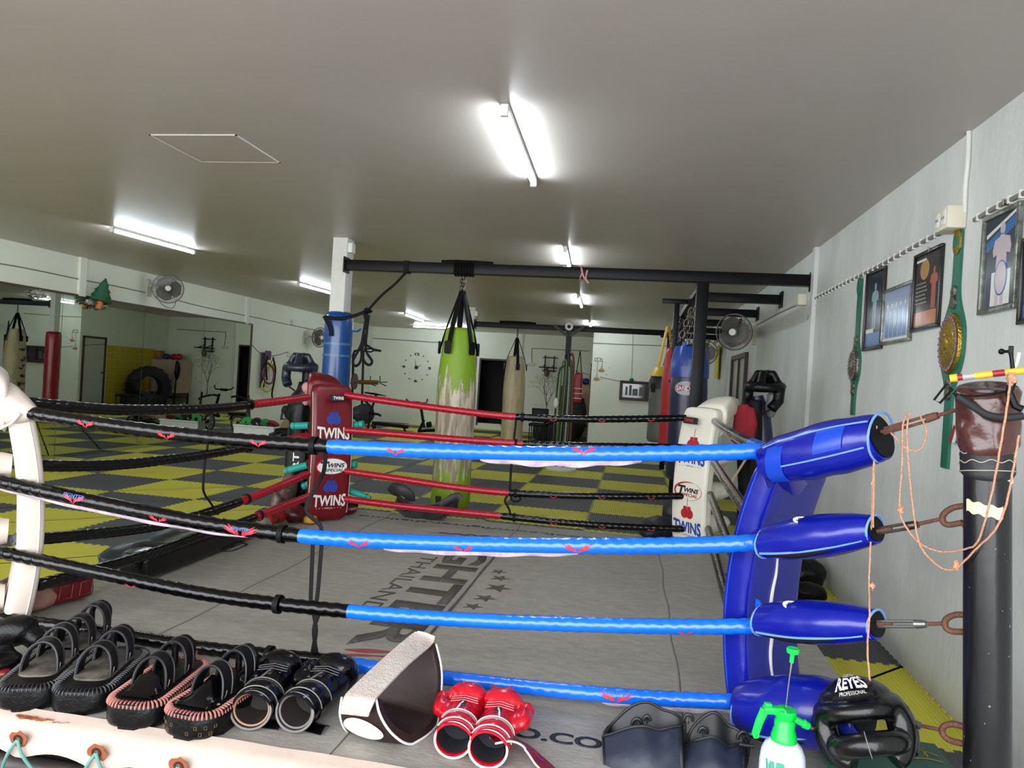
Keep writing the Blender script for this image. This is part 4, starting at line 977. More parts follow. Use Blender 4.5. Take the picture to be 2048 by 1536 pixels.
b=Rw(1612,600); sbox('small yellowed junction box at the wall rib',(XR-.04,b.y,b.z),(.08,.1,.11),'R')
b=Rw(1512,656); sbox('small grey box above the large fan bracket',(XR-.04,b.y,b.z+.03),(.08,.13,.1),'R')
for (px,py,l) in ((585,645,'small wall socket with a short black aerial, left wall'),(578,708,'lower wall socket where the cord is tied, left wall')):
    b=Lw(px,py); sbox(l,(XL+.025,b.y,b.z),(.05,.16,.12),'L')
b=Bw(1062,729); sbox('flat white socket at the end of the back wall cable',(b.x,YB-.02,b.z),(.22,.04,.09),'B')
b=Lw(606,727); mb=MB(); mb.box((XL+.03,b.y,b.z),(.05,.28,.42),bev=.01); single('paper_pad',mb,mat('cream_paper',(222,214,190),.7),'cream paper pinned to the left wall above the dark headgear','paper')
# ================================================================== framed pictures and belts on the right wall
m_glass=mat('picture_glossy',(60,66,74),.12)
def framed(lab,corners,fw_,fcol,draw,tilt=.0,dep=.02):
    """corners: pixels of the near-left-top and bottom points (y0,y1,z0,z1) on the right wall"""
    y0_,y1_,z0_,z1_=corners; w=y0_-y1_; h=z1_-z0_
    t=thing('framed_picture',lab,'picture',(XR,(y0_+y1_)/2,z0_),0,'framed pictures')
    M=frame((XR-.002,y0_,z0_),(0,-1,0),y=(0,0,1))   # X runs to the right in the photo, Z out of the wall
    mb=MB(M)
    for a,b in (((0,0),(w,fw_)),((0,h-fw_),(w,h)),((0,fw_),(fw_,h-fw_)),((w-fw_,fw_),(w,h-fw_))): mb.box2((a[0],a[1],0),(b[0],b[1],dep),bev=.003)
    part('frame',mb,fcol,t)
    pr=None; n=0
    for (m,shapes) in draw(w,h):
        mb=MB(M); 
        for s_ in shapes: mb.prism(s_,.0012+.0006*n,T(0,0,.006))
        q=part('print',mb,m,t) if pr is None else part('print_figure',mb,m,pr); pr=pr or q; n+=1
    return t
def rc(x0,y0,x1,y1): return [(x0,y0),(x1,y0),(x1,y1),(x0,y1)]
pm=lambda n,c,r=.18:mat(n,c,r)
def person(cx,y0,h,w=.28):
    b=[(-.10,0),(-.02,0),(-.01,.42),(.01,.42),(.02,0),(.10,0),(.115,.5),(.11,.62),(.19,.60),(.21,.68),(.17,.80),(.05,.83),(.03,.86),(-.03,.86),(-.05,.83),(-.17,.80),(-.21,.68),(-.19,.60),(-.11,.62),(-.115,.5)]
    return [[(cx+a*h,y0+b_*h) for a,b_ in b],[(cx+a,y0+.92*h+b_) for a,b_ in circ(.055*h,14,0,0,.075*h)]]
m_fblk=mat('black_frame',(22,20,20),.3,coat=.3); m_fsil=mat('silver_green_frame',(66,78,66),.3,.5,var=.6,vs=25,rgb2=(190,190,180)); m_fbr=mat('dark_wood_frame',(38,24,20),.35)
def d1_(w,h): return [(pm('print_night',(48,58,68)),[rc(.02,.02,w-.02,h-.02)]),(pm('print_blue',(52,104,160)),[rc(.03,.03,w-.03,h*.22)]),(pm('print_pale',(150,176,182)),person(w/2,h*.26,h*.58)),(pm('print_white',(216,216,206)),[rc(.04,h*.22,w*.5,h*.27)])]
def d2_(w,h): return [(pm('print_sky',(150,160,190)),[rc(.02,.02,w-.02,h-.02)]),(pm('print_crowd',(70,110,160)),[rc(w*(.12+.15*k),h*.12,w*(.22+.15*k),h*.62) for k in range(5)]),(pm('print_white',(216,216,206)),[[(w*(.17+.15*k)+a,h*.68+b) for a,b in circ(.012,10)] for k in range(5)]+[rc(w*.05,h*.05,w*.95,h*.10)])]
def d3_(w,h): return [(pm('print_charcoal',(58,54,54)),[rc(.02,.02,w-.02,h-.02)]),(pm('print_ochre',(176,112,66)),[rc(.03,.03,w-.03,h*.24)]),(pm('print_gold',(170,132,80)),[circ(w*.16,20,w*.38,h*.77,h*.13)]),(pm('print_skin',(168,100,84)),person(w*.74,h*.25,h*.52)),(pm('print_grey',(130,128,126)),[rc(w*.1,h*(.34+.05*k),w*(.5-.03*(k%3)),h*(.36+.05*k)) for k in range(6)]),(pm('print_white',(216,216,206)),[rc(w*.08,h*.88,w*.42,h*.91)])]
def d4_(w,h): return [(pm('print_night',(48,58,68)),[rc(.02,.02,w-.02,h-.02)]),(pm('print_blue',(52,104,160)),[[(w*.1,h*.62),(w*.9,h*.80),(w*.9,h*.92),(w*.1,h*.72)]]),(pm('print_white',(216,216,206)),[[(w*.1,h*.76),(w*.9,h*.93),(w*.9,h*.96),(w*.1,h*.80)],rc(w*.3,.03,w*.8,h*.40)]),(pm('print_torso',(190,176,180)),person(w*.54,h*.06,h*.82)),(pm('print_blue',(52,104,160)),[[(w*.56+(1-.0)*a,h*.33+b) for a,b in circ(.055,24,0,0,.08)]]),(pm('print_torso',(190,176,180)),[[(w*.56+a,h*.33+b) for a,b in circ(.047,24,0,0,.072)]])]
a=Rw(1736,548);b=Rw(1775,532);c_=Rw(1728,704)
framed('tall narrow black framed picture next to the smaller green belt',(Rw(1734,620).y,Rw(1772,600).y,Rw(1730,703).z,Rw(1736,550).z),.018,m_fbr,d1_)
framed('small silver green framed group picture, second from the smaller belt',(Rw(1770,620).y,Rw(1829,600).y,Rw(1772,690).z,Rw(1772,582).z),.02,m_fsil,d2_)
framed('black framed poster with a gold medallion, left of the larger green belt',(Rw(1830,600).y,Rw(1886,580).y,Rw(1832,664).z,Rw(1840,510).z),.018,m_fblk,d3_)
framed('large silver green framed picture of a bare chested figure, right of the larger belt',(Rw(1968,540).y,Rw(2043,520).y,Rw(1965,631).z,Rw(1972,438).z),.022,m_fsil,d4_)
framed('dark framed picture only just showing at the right edge of the photo',(Rw(2045,600).y,Rw(2045,600).y-.4,Rw(2047,650).z,Rw(2047,480).z),.018,m_fblk,d1_)
for (px,py) in ((1866,500),(2017,405)):
    p=Rw(px,py); mb=MB(); mb.tube([(XR,p.y,p.z-.01),(XR-.02,p.y,p.z-.01),(XR-.022,p.y,p.z+.015)],.005,seg=6); single('nail',mb,m_steel,'nail above the black framed medallion poster' if px<1900 else 'nail above the large silver green framed picture','nail')
m_green=mat('green_belt_leather',(14,100,78),.4,bump=.2,bs=80); m_gold=mat('gold_plate',(190,160,60),.28,.9,var=.5,vs=40,rgb2=(120,90,40),bump=.6,bs=90); m_silv=mat('antique_silver',(150,146,134),.3,.9,var=.6,vs=50,rgb2=(70,60,50),bump=.6,bs=110)
m_flag=mat('enamel_flags',(170,120,110),.3,.5,var=.9,vs=60,rgb2=(60,70,90))
def belt(lab,yc,z0_,z1_,zc_,pw,ph_,plate,tipm):
    t=thing('title_belt',lab,'title belt',(XR,yc,z0_),0,'title belts'); M=frame((XR-.004,yc,0),(0,-1,0),y=(0,0,1))
    def w(z):
        d=(z-zc_)/(ph_*.5); base=.040
        return base+max(0,(pw*.56-base)*math.exp(-abs(d)**3*.75))
    mb=MB(M); n=60; L_=[];R_=[]
    o=[(w(z0_+(z1_-z0_)*i/n),z0_+(z1_-z0_)*i/n) for i in range(n+1)]
    mb.prism(o+[(-a,b) for a,b in reversed(o)],.010,bev=.002); part('belt_strap',mb,m_green,t)
    mb=MB(M@T(0,zc_,.010)); mb.lathe([(.001,.03),(.45,.028),(.72,.022),(.80,.020),(.98,.014),(1.0,0)][::-1],Mx.Diagonal((pw*.47,ph_*.47,1,1)),seg=40,rf=lambda z,a:1+.012*math.sin(a*36)); pl=part('main_plate',mb,plate,t,ang=60)
    mb=MB(M@T(0,zc_,.010))
    mb.lathe([(pw*.37,.018),(pw*.37,.021),(pw*.43,.021),(pw*.43,.018),(pw*.37,.018)],Mx.Diagonal((1,ph_/pw,1,1)),seg=36,cap=False)
    for k in range(26):
        a=2*PI*k/26; mb.box((math.cos(a)*pw*.40,math.sin(a)*ph_*.41,.022),(.016,.012,.006),bev=.001)
    part('flag_ring',mb,m_flag,pl)
    mb=MB(M@T(0,zc_,.034)); 
    for k in range(8): 
        a=2*PI*k/8; mb.ell((math.cos(a)*pw*.17,math.sin(a)*ph_*.19,0),(.016,.012,.008),seg=8,rings=5)
    mb.ell((0,.0,.002),(.030,.038,.012),seg=16,rings=8); part('relief',mb,plate,pl)
    for dz in (.62,.80,-.62,-.78):
        zz=zc_+dz*ph_; mb=MB(M@T(0,zz,.010)); mb.lathe([(.030,0),(.030,.008),(.02,.013),(.001,.014)],seg=20); part('side_medallion',mb,m_silv,t)
    mb=MB(M@T(0,z1_-.055,.010)); mb.lathe([(.045,0),(.045,.006),(.038,.008),(.001,.008)],Mx.Diagonal((1,1.5,1,1)),seg=24); part('strap_tip',mb,tipm,t)
    mb=MB(M@T(0,z1_-.055,.0185)); mb.box((0,0,0),(.06,.045,.002)); part('tip_panel',mb,m_green,t)
    return t
belt('larger green belt with a big gold oval plate, hung under the cream socket box',-3.99,1.16,2.36,1.79,.24,.33,m_gold,m_gold)
belt('smaller green belt with a silver oval plate, beside the tall narrow picture',-2.40,1.37,2.36,1.73,.20,.24,m_silv,m_green)
# ================================================================== decals and things on the back walls
m_dec=mat('black_decal',(24,24,24),.6)
ck=Yat(833,735,YB); t=thing('wall_clock','large black numeral clock stuck on the far white wall','clock',(ck.x,YB,ck.z))
M=frame((ck.x,YB-.003,ck.z),(1,0,0),y=(0,0,1))
rr=.40
for s_,a in (('12',90),('3',0),('6',-90),('9',180)):
    mb=MB(); text_bm(mb,s_,M@T(rr*math.cos(R(a)),rr*math.sin(R(a)),0),.10 if len(s_)<2 else .14,.075,.012,.03,anchor='c'); part('numeral',mb,m_dec,t)
for k in (1,2,4,5,7,8,10,11):
    a=R(90-30*k); mb=MB(M); mb.prism(circ(.02,10,rr*math.cos(a),rr*math.sin(a)),.01); part('hour_dot',mb,m_dec,t)
mb=MB(M); mb.lathe([(.05,0),(.05,.03),(.001,.032)],seg=20); part('hub_cap',mb,m_dec,t)
for ang,l,w_ in ((100,.24,.010),(28,.17,.013)):
    mb=MB(M@T(0,0,.034)@RZ(R(ang))); mb.prism([(0,-w_),(l,-.003),(l,.003),(0,w_)],.004); part('clock_hand',mb,m_dec,t)
def bird(mb,M,s):
    mb.prism([(-1*s,.5*s),(-.3*s,.1*s),(0,0),(.5*s,.6*s),(.35*s,0),(.9*s,-.2*s),(.2*s,-.35*s),(-.2*s,-.15*s)],.002,M)
def decal_tree():
    p=Yat(1092,832,YB); t=thing('tree_decal','black tree silhouette decal with birds on the back wall','wall decal',(p.x,YB,p.z-.1)); M=frame((p.x,YB-.002,p.z-.12),(1,0,0),y=(0,0,1))
    random.seed(11); br=[]
    def grow(mb,x,y,a,l,w,d):
        x2,y2=x+math.cos(a)*l,y+math.sin(a)*l; n=(-math.sin(a),math.cos(a))
        mb.prism([(x-n[0]*w,y-n[1]*w),(x2-n[0]*w*.6,y2-n[1]*w*.6),(x2+n[0]*w*.6,y2+n[1]*w*.6),(x+n[0]*w,y+n[1]*w)][::-1],.0015,M)
        if d==0: br.append((x2,y2)); return
        for da in (-.42,.38) if d<4 else (-.35,0.02,.38): grow(mb,x2,y2,a+da+random.uniform(-.15,.15),l*random.uniform(.62,.8),w*.6,d-1)
    mb=MB(); grow(mb,0,0,PI/2,.42,.014,5); part('branches',mb,m_dec,t,ang=180)
    mb=MB()
    for (x,y) in br:
        for k in range(1):
            a=random.uniform(0,2*PI); mb.prism([(x+.016*math.cos(a),y+.016*math.sin(a)),(x+.007*math.cos(a+1.6),y+.007*math.sin(a+1.6)),(x-.016*math.cos(a),y-.016*math.sin(a)),(x-.007*math.cos(a+1.6),y-.007*math.sin(a+1.6))],.0015,M)
    for k in range(26): x,y=random.uniform(-.4,.4),random.uniform(-.05,.25); mb.prism(circ(.006,5,x,y),.0015,M)
    o=part('leaves',mb,m_dec,t,ang=180); o['kind']='stuff'
    mb=MB()
    for (x,y) in ((-.32,.95),(.34,.92),(-.32,.42),(.26,.45),(-.12,.3),(.4,.55)): bird(mb,M@T(x,y,0),.035)
    o=part('birds',mb,m_dec,t,ang=180); o['kind']='stuff'
decal_tree()
def cage(px,py,s,lab,t,M0):
    pass
p=Kw(1188,722); t=thing('birdcage_decal','black bracket and hanging lantern decals with birds on the pale block wall','wall decal',(p.x+.2,YBK,p.z-.5)); M=frame((p.x,YBK-.002,p.z),(1,0,0),y=(0,0,1))
def arc(cx,cy,r_,a0,a1,n=14): return [(cx+r_*math.cos(R(a0+(a1-a0)*i/n)),cy+r_*math.sin(R(a0+(a1-a0)*i/n))) for i in range(n+1)]
mb=MB()
for c in ([(0,.0),(.22,.0)],arc(.05,.04,.035,-60,260),arc(.11,.035,.05,0,180),arc(.17,.04,.03,-60,270),[(.09,0),(.09,-.33)],[(.20,0),(.20,-.12)]): mb.tube([M@V((a,b,.001)) for a,b in c],.0045,seg=4,up=(0,-1,0))
part('bracket',mb,m_dec,t)
for (x,y) in ((.19,-.22),(.09,-.43)):
    mb=MB(M); mb.prism(circ(.075,18,x,y,.035),.002); part('basket',mb,mat('decal_ochre',(170,120,66),.6),t)
    mb=MB(M); 
    for k in range(3): mb.prism(rc(x-.045+.012*k,y+.04+.025*k,x+.045-.012*k,y+.048+.025*k),.002)
    part('cage_roof',mb,m_dec,t)
mb=MB()
for (x,y) in ((.27,-.02),(.36,-.14),(.02,-.22),(.28,-.2),(.20,-.42),(.02,-.4),(.3,-.3)): bird(mb,M@T(x,y,0),.022)
o=part('birds',mb,m_dec,t,ang=180); o['kind']='stuff'
# hooks, pull-up bar with speed ball on the back wall
p=Yat(1100,728,YB); t=thing('pull_up_bar','wooden and black steel wall bar with a round speed ball hanging under it','wall bar',(p.x,YB,p.z)); M=frame((p.x,YB,p.z),(1,0,0),y=(0,0,1))
for y,w_,nm in ((.18,.21,'wooden_rail'),(-.20,.21,'wooden_rail')): mb=MB(M); mb.box((0,y,.03),(w_*2,.035,.025)); part(nm,mb,m_dbrown,t)
for x in (-.14,.12): mb=MB(M); mb.box((x,0,.05),(.03,.48,.03)); part('upright',mb,m_black,t)
for x in (-.14,.12): mb=MB(); mb.tube([M@V((x,.0,.05)),M@V((x,-.11,.40))],.014,seg=6); part('brace',mb,m_black,t)
mb=MB(M); mb.box((-.02,-.11,.28),(.48,.03,.34)); part('board',mb,m_black,t)
mb=MB(M@T(-.04,-.26,.30)); mb.lathe([(.005,-.13),(.05,-.11),(.078,-.04),(.075,.02),(.045,.09),(.012,.13)],RX(-PI/2),seg=18); part('speed_ball',mb,mat('worn_leather_ball',(92,80,68),.5),t)
# hose / band post
hx=5.27; t=thing('band_post','black post with metal arms at the top, standing under the farther beam','post',(hx,5.55,0))
mb=MB(); mb.box2((hx-.05,5.5,0),(hx+.05,5.6,zb2-.05)); part('post',mb,m_black,t)
mb=MB(frame((hx,5.42,zb2+.02),(0,1,0))); mb.lathe([(.035,0),(.075,0),(.075,.10),(.035,.10),(.035,0)],RY(PI/2),seg=20,cap=False); part('roller',mb,m_wpaint,t)
for s_ in(-1,1): mb=MB(); mb.tube([(hx+s_*.02,5.45,zb2-.16),(hx+s_*.28,5.45,zb2+.03)],.028,seg=4); part('arm',mb,mat('galvanised_steel',(150,150,148),.35,.8),t)
mb=MB(frame((hx,5.46,.25),(0,0,1))); mb.box((-.13,0,0),(.06,.3,.3)) ; part('foot_plate',mb,m_black,t)
random.seed(2)
for k,(c_,nm) in enumerate((((44,58,40),'dark green'),((92,112,52),'olive green'),((30,32,32),'black'),((150,156,150),'grey'),((60,78,44),'moss green'),((110,60,40),'brown'))):
    dx=-.15+.06*k; tp=1.28+.35*((k*7)%3)/3
    mb=MB(); q=[(hx+dx,5.40,.18+.04*k),(hx+dx*1.05,5.38,.8),(hx+dx*.9,5.38,tp+.35),(hx+dx*.5,5.36,tp+.5),(hx+dx*.5+.05,5.34,tp+.42),(hx+dx*.7+.05,5.33,.9),(hx+dx*.8+.04,5.34,.22)]
    mb.tube(spline(q,6),.018,seg=8); single('hanging_hose',mb,mat('hose_'+str(k),c_,.45),nm+' rubber hose looped over the post with metal arms','hose','hoses hanging on the post')
mb=MB(T(hx-.14,5.28,1.1)); mb.lathe([(.005,-.1),(.045,-.05),(.05,.0),(.035,.07),(.01,.1)],seg=16); single('white_float',mb,m_white,'small white bulb hanging in front of the green hoses','float')
# black chair, tyres, shelf with cloth, in the alcove
m_rub=mat('tyre_rubber',(24,24,26),.7,bump=.4,bs=30)
def tyre(lab,c,r,w,M,nm='tractor_tyre'):
    t=thing(nm,lab,'tyre',(c[0],c[1],0)); M=T(*c)@M
    mb=MB(M); mb.lathe([(r*.55,-w*.42),(r*.75,-w*.5),(r*.95,-w*.45),(r,-w*.3),(r,w*.3),(r*.95,w*.45),(r*.75,w*.5),(r*.55,w*.42),(r*.52,0),(r*.55,-w*.42)],seg=48,cap=False); part('casing',mb,m_rub,t)
    mb=MB(M)
    for k in range(36): mb.box((r*1.0,0,(-1)**k*w*.18),(.026,.06,w*.42),RZ(2*PI*k/36)); 
    o=part('tread',mb,m_rub,t); return t
tyre('large black tractor tyre standing on edge in the alcove',(4.95,11.0,.62),.62,.36,RZ(.5)@RY(PI/2))
tyre('large black tyre lying flat on the alcove floor',(4.60,10.3,.21),.55,.40,I4)
mb=MB(); mb.grid(lambda u,v:(4.3+.65*u,10.0+.6*v,.475+.05*math.sin(u*6)*math.sin(v*5)-(.1 if u<.05 else 0)),14,14,th=.02); single('folded_cloth',mb,mat('navy_cloth',(36,44,66),.8),'dark blue cloth lying over the flat tyre','cloth')
t=thing('chair','black low chair in front of the upright tyre','chair',(4.35,9.2,0)); cx,cy=4.3,9.3
mb=MB(); mb.box((cx,cy,.44),(.44,.42,.07),bev=.025); part('seat',mb,m_leath,t)
mb=MB(); mb.box((cx,cy+.2,.66),(.42,.05,.34),RX(0),bev=.02); part('backrest',mb,m_leath,t)
for a in(-1,1):
    for b in(-1,1): mb=MB(); mb.tube([(cx+a*.19,cy+b*.18,0),(cx+a*.19,cy+b*.18,.42)],.012,seg=8); part('leg',mb,m_black,t)
t=thing('storage_shelf','shelf draped with a pink dark patterned cloth in the back corner','shelf',(5.1,12.2,0))
sx0,sx1,sy0,sy1=4.68,5.50,11.85,12.55
for a in(sx0,sx1-.04):
    for b in(sy0,sy1-.04): mb=MB(); mb.box2((a,b,0),(a+.04,b+.04,1.45)); part('leg',mb,m_black,t)
for z in (.3,.85,1.42): mb=MB(); mb.box2((sx0,sy0,z),(sx1,sy1,z+.03)); part('shelf_board',mb,m_dbrown,t)
mb=MB()
def cl(u,v):
    if v<.2: return (sx0-.02+(sx1-sx0+.02)*u,sy0+.2-v,1.465)
    return (sx0-.02+(sx1-sx0+.02)*u+.02*math.sin(v*9),sy0-.03-.02*math.sin(u*22)*v,1.465-(v-.2)*1.25)
mb.grid(cl,50,24,th=.006)
m_pink=mat('pink_cloth',(188,160,146),.8,bump=.2,bs=20)
c=single('draped_cloth',mb,m_pink,'pink cloth with small dark leaf marks draped down the front of the shelf','cloth',ang=80)
mb=MB(); mb.grid(lambda u,v:(sx0-.04-.015*math.sin(u*20)*v,sy0+(sy1-sy0)*u,1.465-v*1.0),30,12,th=.006); single('draped_cloth',mb,m_pink,'pink cloth hanging over the side of the shelf','cloth',ang=80)
random.seed(9)
mb=MB()
for k in range(12):
    u,v=random.uniform(.1,.9),random.uniform(.3,.9); q=V(cl(u,v)); bird(mb,frame((q.x,q.y-.012,q.z),(1,0,.5),y=(0,0,1)),.03)
part('leaf_marks',mb,m_dec,c); 
for (x,y,r_,c_,n_) in ((4.78,12.1,.13,(170,26,40),'red glove piled on top of the draped shelf, left end'),(4.98,12.15,.12,(150,20,34),'dark red glove in the middle of the pile on the shelf'),(5.2,12.1,.12,(30,52,110),'blue pad topping the pile on the shelf')):
    mb=MB(); mb.ell((x,y,1.49+r_*.7),(r_,r_*.8,r_*.75),nz=.2); mb.ell((x+.08,y-.04,1.49+r_*.5),(r_*.5,r_*.5,r_*.45),nz=.2); single('training_glove',mb,mat('pile_'+n_[:4],c_,.4),n_,'glove','gear piled on the shelf',rem=.012)
mb=MB(); mb.box((5.40,12.05,1.62),(.2,.22,.24),bev=.02); single('cardboard_box',mb,mat('brown_box',(170,120,50),.7),'small orange brown box at the right end of the shelf','box')
t=thing('hanging_bag','black bag hung on the side of the draped shelf','bag',(5.5,11.8,.8))
mb=MB(); mb.ell((4.60,11.80,1.15),(.08,.1,.3),nz=.3); part('bag_body',mb,m_leath,t,rem=.015)
mb=MB(); mb.tube([(4.6,11.8,1.4),(4.62,11.82,1.5)],.01,seg=6); part('handle',mb,m_strap,t)
# red and white banded kick shield hanging in front of the alcove
t=thing('kick_shield','red kick shield with white bands hanging between the hoses and the alcove','kick shield',(5.5,6.6,1.3))
p=Yat(1156,775,6.6)
mb=MB(); mb.box((p.x,6.6,p.z),(.17,.12,.62),bev=.05,seg=3); part('shield',mb,m_rbag,t,sub=1)
for dz in (-.02,-.12,-.22): mb=MB(); mb.box((p.x,6.6,p.z+dz),(.178,.128,.018),bev=.006); part('band',mb,m_wpr,t)
mb=MB(); 
for s_ in(-1,1): mb.tube([(p.x+s_*.05,6.6,p.z+.3),(p.x,6.6,p.z+.75)],.01,seg=6)
part('hanging_cord',mb,m_strap,t)
# tape tied on the beams, strap assembly near the column
mb=MB(); p=Yat(1163,552,-.93); mb.tube([V((p.x,-.93,ZB))+V((.01*math.sin(j),math.cos(q)*.065,math.sin(q)*.062)) for j,q in enumerate([2*PI*j/16 for j in range(16)])],.009,seg=6,loop=True)
mb.tube(spline([(p.x,-1.0,ZB+.03),(p.x+.03,-1.0,ZB-.05),(p.x+.06,-1.0,ZB-.08)],5),.009,seg=6); mb.tube(spline([(p.x+.06,-1.0,ZB+.02),(p.x+.05,-1.0,ZB-.06),(p.x+.08,-1.0,ZB-.11)],5),.009,seg=6)
single('tied_rope',mb,mat('red_white_cord',(176,60,66),.6,var=.9,vs=120,rgb2=(226,206,200)),'short red and white cord tied round the long black beam','cord')
t=thing('suspension_trainer','black suspension straps tied from the beam to the white column','straps',(3.6,-.95,1.8))
def Cp(px,py,y=-1.0): return Yat(px,py,y)
def st(pts,w=.014,nm='strap'):
    mb=MB(); mb.tube(spline([Cp(*p) for p in pts],5),1,seg=8,flat=(w,.005),up=(0,-1,0)); part(nm,mb,m_strap,t)
st([(812,545),(790,568),(762,592),(735,622)]); st([(735,622),(700,634),(672,637),(652,634)],.018)
st([(735,622),(728,660),(722,690),(706,722),(712,732),(722,720),(724,690),(730,650)]); st([(728,625),(734,660),(724,700),(728,722),(738,730),(744,722),(732,700),(734,660),(738,630)])
st([(648,632),(660,655),(662,672)],.02); st([(733,690),(745,698),(752,700),(762,702)],.012)
mb=MB(); p=Cp(810,546); mb.box((p.x,-.93,ZB),(.05,.115,.12)); part('beam_loop',mb,m_strap,t)
mb=MB(); q=Cp(735,622); mb.ell(q,(.045,.03,.03),nz=.5); part('knot',mb,m_strap,t)
mb=MB(); mb.tube([Cp(700,662),Cp(715,663),Cp(722,658)],.01,seg=6); part('hook',mb,m_bwrap,t)
# yellow strip and shelf near the far right corner
p=Xat(1440,725,XR); mb=MB(); mb.box((XR-.06,p.y,p.z),(.02,.5,.62)); single('yellow_panel',mb,mat('yellow_panel',(206,192,60),.6),'yellow strip hanging on the right wall beyond the fans','panel')
mb=MB(); mb.box((XR-.14,8.4,2.1),(.26,.3,.2),bev=.02); mb2=mb; single('speaker_box',mb2,m_black,'small dark speaker high in the far right corner','speaker')
# christmas tree ornament
p=Lw(186,595); t=thing('tree_ornament','small glittering green fir tree ornament on the rail above the mirrors','ornament',(XL+.1,p.y,p.z-.12))
mb=MB(); M=T(XL+.12,p.y,p.z-.05)@RX(R(-14))
mb.lathe([(.03,-.0),(.15,.0),(.10,.06),(.13,.065),(.075,.15),(.10,.155),(.05,.23),(.065,.235),(.005,.36)],M,seg=22,rf=lambda z,a:1+.12*math.sin(a*9+z*60)); part('branches',mb,mat('fir_green',(22,84,48),.6,var=.6,vs=60,rgb2=(60,120,90),bump=.8,bs=120),t,ang=180)
mb=MB(); mb.lathe([(.04,-.12),(.05,-.02),(.03,0)],M,seg=14); part('pot',mb,mat('orange_pot',(190,110,50),.5),t)
for a,b in ((-.14,0),(.12,-.05)): mb=MB(); mb.ell((XL+.08,p.y+a,p.z-.08+b),(.06,.08,.035),nz=.9,ns=12); part('tinsel',mb,mat('silver_tinsel',(190,190,190),.25,.9,bump=1,bs=80),t)
p=Lw(68,588); mb=MB(); mb.ell((XL+.06,p.y,p.z),(.05,.09,.05),nz=.9,ns=14); single('tinsel_ball',mb,MAT['silver_tinsel'],'silver tinsel ball on the rail above the leftmost mirrors','ornament')
# skipping ropes and belts on the left wall
def hang(lab,pts,r,m,cat='strap'):
    mb=MB(); mb.tube(spline([Xat(px,py,XL+dx) for px,py,dx in pts],6),r,seg=8); return single(lab.split()[-1] if 0 else 'hanging_band',mb,m,lab,cat,'bands hung on the left wall')
hang('yellow green resistance tube in a big loop on the left wall',[(545,720,.1),(528,760,.1),(524,775,.1),(532,783,.1),(545,775,.1),(550,750,.1),(546,728,.1)],.02,mat('lime_tube',(176,180,60),.5))
hang('purple red resistance tube looped inside the yellow one',[(535,725,.12),(526,745,.12),(532,765,.12),(545,764,.12),(547,740,.12),(536,726,.12)],.022,mat('plum_tube',(110,50,70),.5))
hang('black strap hanging at the right of the coloured tubes',[(546,715,.14),(551,740,.14),(547,770,.14),(544,790,.14),(549,808,.14)],.018,m_strap)
hang('black strap hanging in the middle of the coloured tubes',[(535,712,.15),(532,735,.15),(534,760,.15)],.018,m_strap)
p=Lw(521,735); mb=MB(); mb.box((XL+.06,p.y,p.z-.05),(.05,.14,.75),bev=.02); single('belt_roll',mb,mat('dark_belt',(36,32,40),.7),'long dark belt hanging from the cord on the left wall','belt')
mb=MB(); mb.box((XL+.1,p.y+.1,p.z+.27),(.06,.22,.2),RX(.0),bev=.03); single('purple_wrap',mb,mat('purple_cloth',(84,56,92),.7),'purple hand wrap bunched at the top of the dark belt','wrap')
cable('slack cord on the left wall carrying straps and tubes',[Lw(504,690),Lw(520,706),Lw(545,712),Lw(578,703)],'L',.006,m=m_strap)
# white crate of gear, wheels, scooter at the far left
p=Zat(505,875,0); Yc=4.6; Ys=4.85
t=thing('storage_crate','white plastic crate full of small training gear near the left wall','crate',(p.x,p.y,0)); cx,cy=-.35,7.2
p0=Yat(468,850,4.6); p1=Yat(548,850,4.6); cx=(p0.x+p1.x)/2; hw=(p1.x-p0.x)/2
mb=MB()
for a,b in (((cx-hw,Yc,0),(cx+hw,Yc+.02,.3)),((cx-hw,Yc+.4,0),(cx+hw,Yc+.42,.3)),((cx-hw,Yc+.02,0),(cx-hw+.02,Yc+.4,.3)),((cx+hw-.02,Yc+.02,0),(cx+hw,Yc+.4,.3)),((cx-hw,Yc,-.0),(cx+hw,Yc+.42,.02))): mb.box2(a,b)
part('crate_wall',mb,m_white,t)
mb=MB(); mb.tube([(cx-hw,Yc-.01,.3),(cx+hw,Yc-.01,.3),(cx+hw,Yc+.43,.3),(cx-hw,Yc+.43,.3)],.02,seg=8,loop=True); part('rim',mb,m_white,t)
for k,(dx,c_,n_) in enumerate(((-.25,(30,150,60),'green'),(-.05,(30,30,32),'black'),(.15,(40,140,70),'green and black'),(.28,(120,30,40),'dark red'))):
    mb=MB(T(cx+dx,Yc+.2,.34)@RX(PI/2+.3*k)); mb.lathe([(.04,-.03),(.12,-.03),(.12,.03),(.04,.03),(.04,-.03)],seg=20,cap=False); single('ab_wheel',mb,mat('wheel_'+str(k),c_,.5),n_+' wheel lying on top of the gear in the white crate','wheel','wheels in the white crate')
mb=MB(T(cx+hw+.25,Yc+.25,.27)@RX(PI/2)@RX(.2)); mb.lathe([(.04,-.02),(.24,-.02),(.24,.02),(.04,.02),(.04,-.02)],seg=28,cap=False); single('weight_disc',mb,mat('tan_disc',(150,126,90),.6),'tan round disc leaning beside the white crate','disc')
mb=MB(); mb.ell((cx+hw+.3,Yc-.1,.15),(.3,.25,.16),nz=.5,ns=10); mb.ell((cx+hw+.5,Yc,.2),(.2,.2,.2),nz=.5,ns=10); single('gear_heap',mb,m_leath,'heap of black gear beside the tan disc','gear',rem=.02)
t=thing('kick_scooter','black folding scooter standing by the mirror end','scooter',(-.9,4.9,0)); A_=Yat(500,800,Ys)
pa=Yat(487,868,Ys); pb=Yat(493,787,Ys)
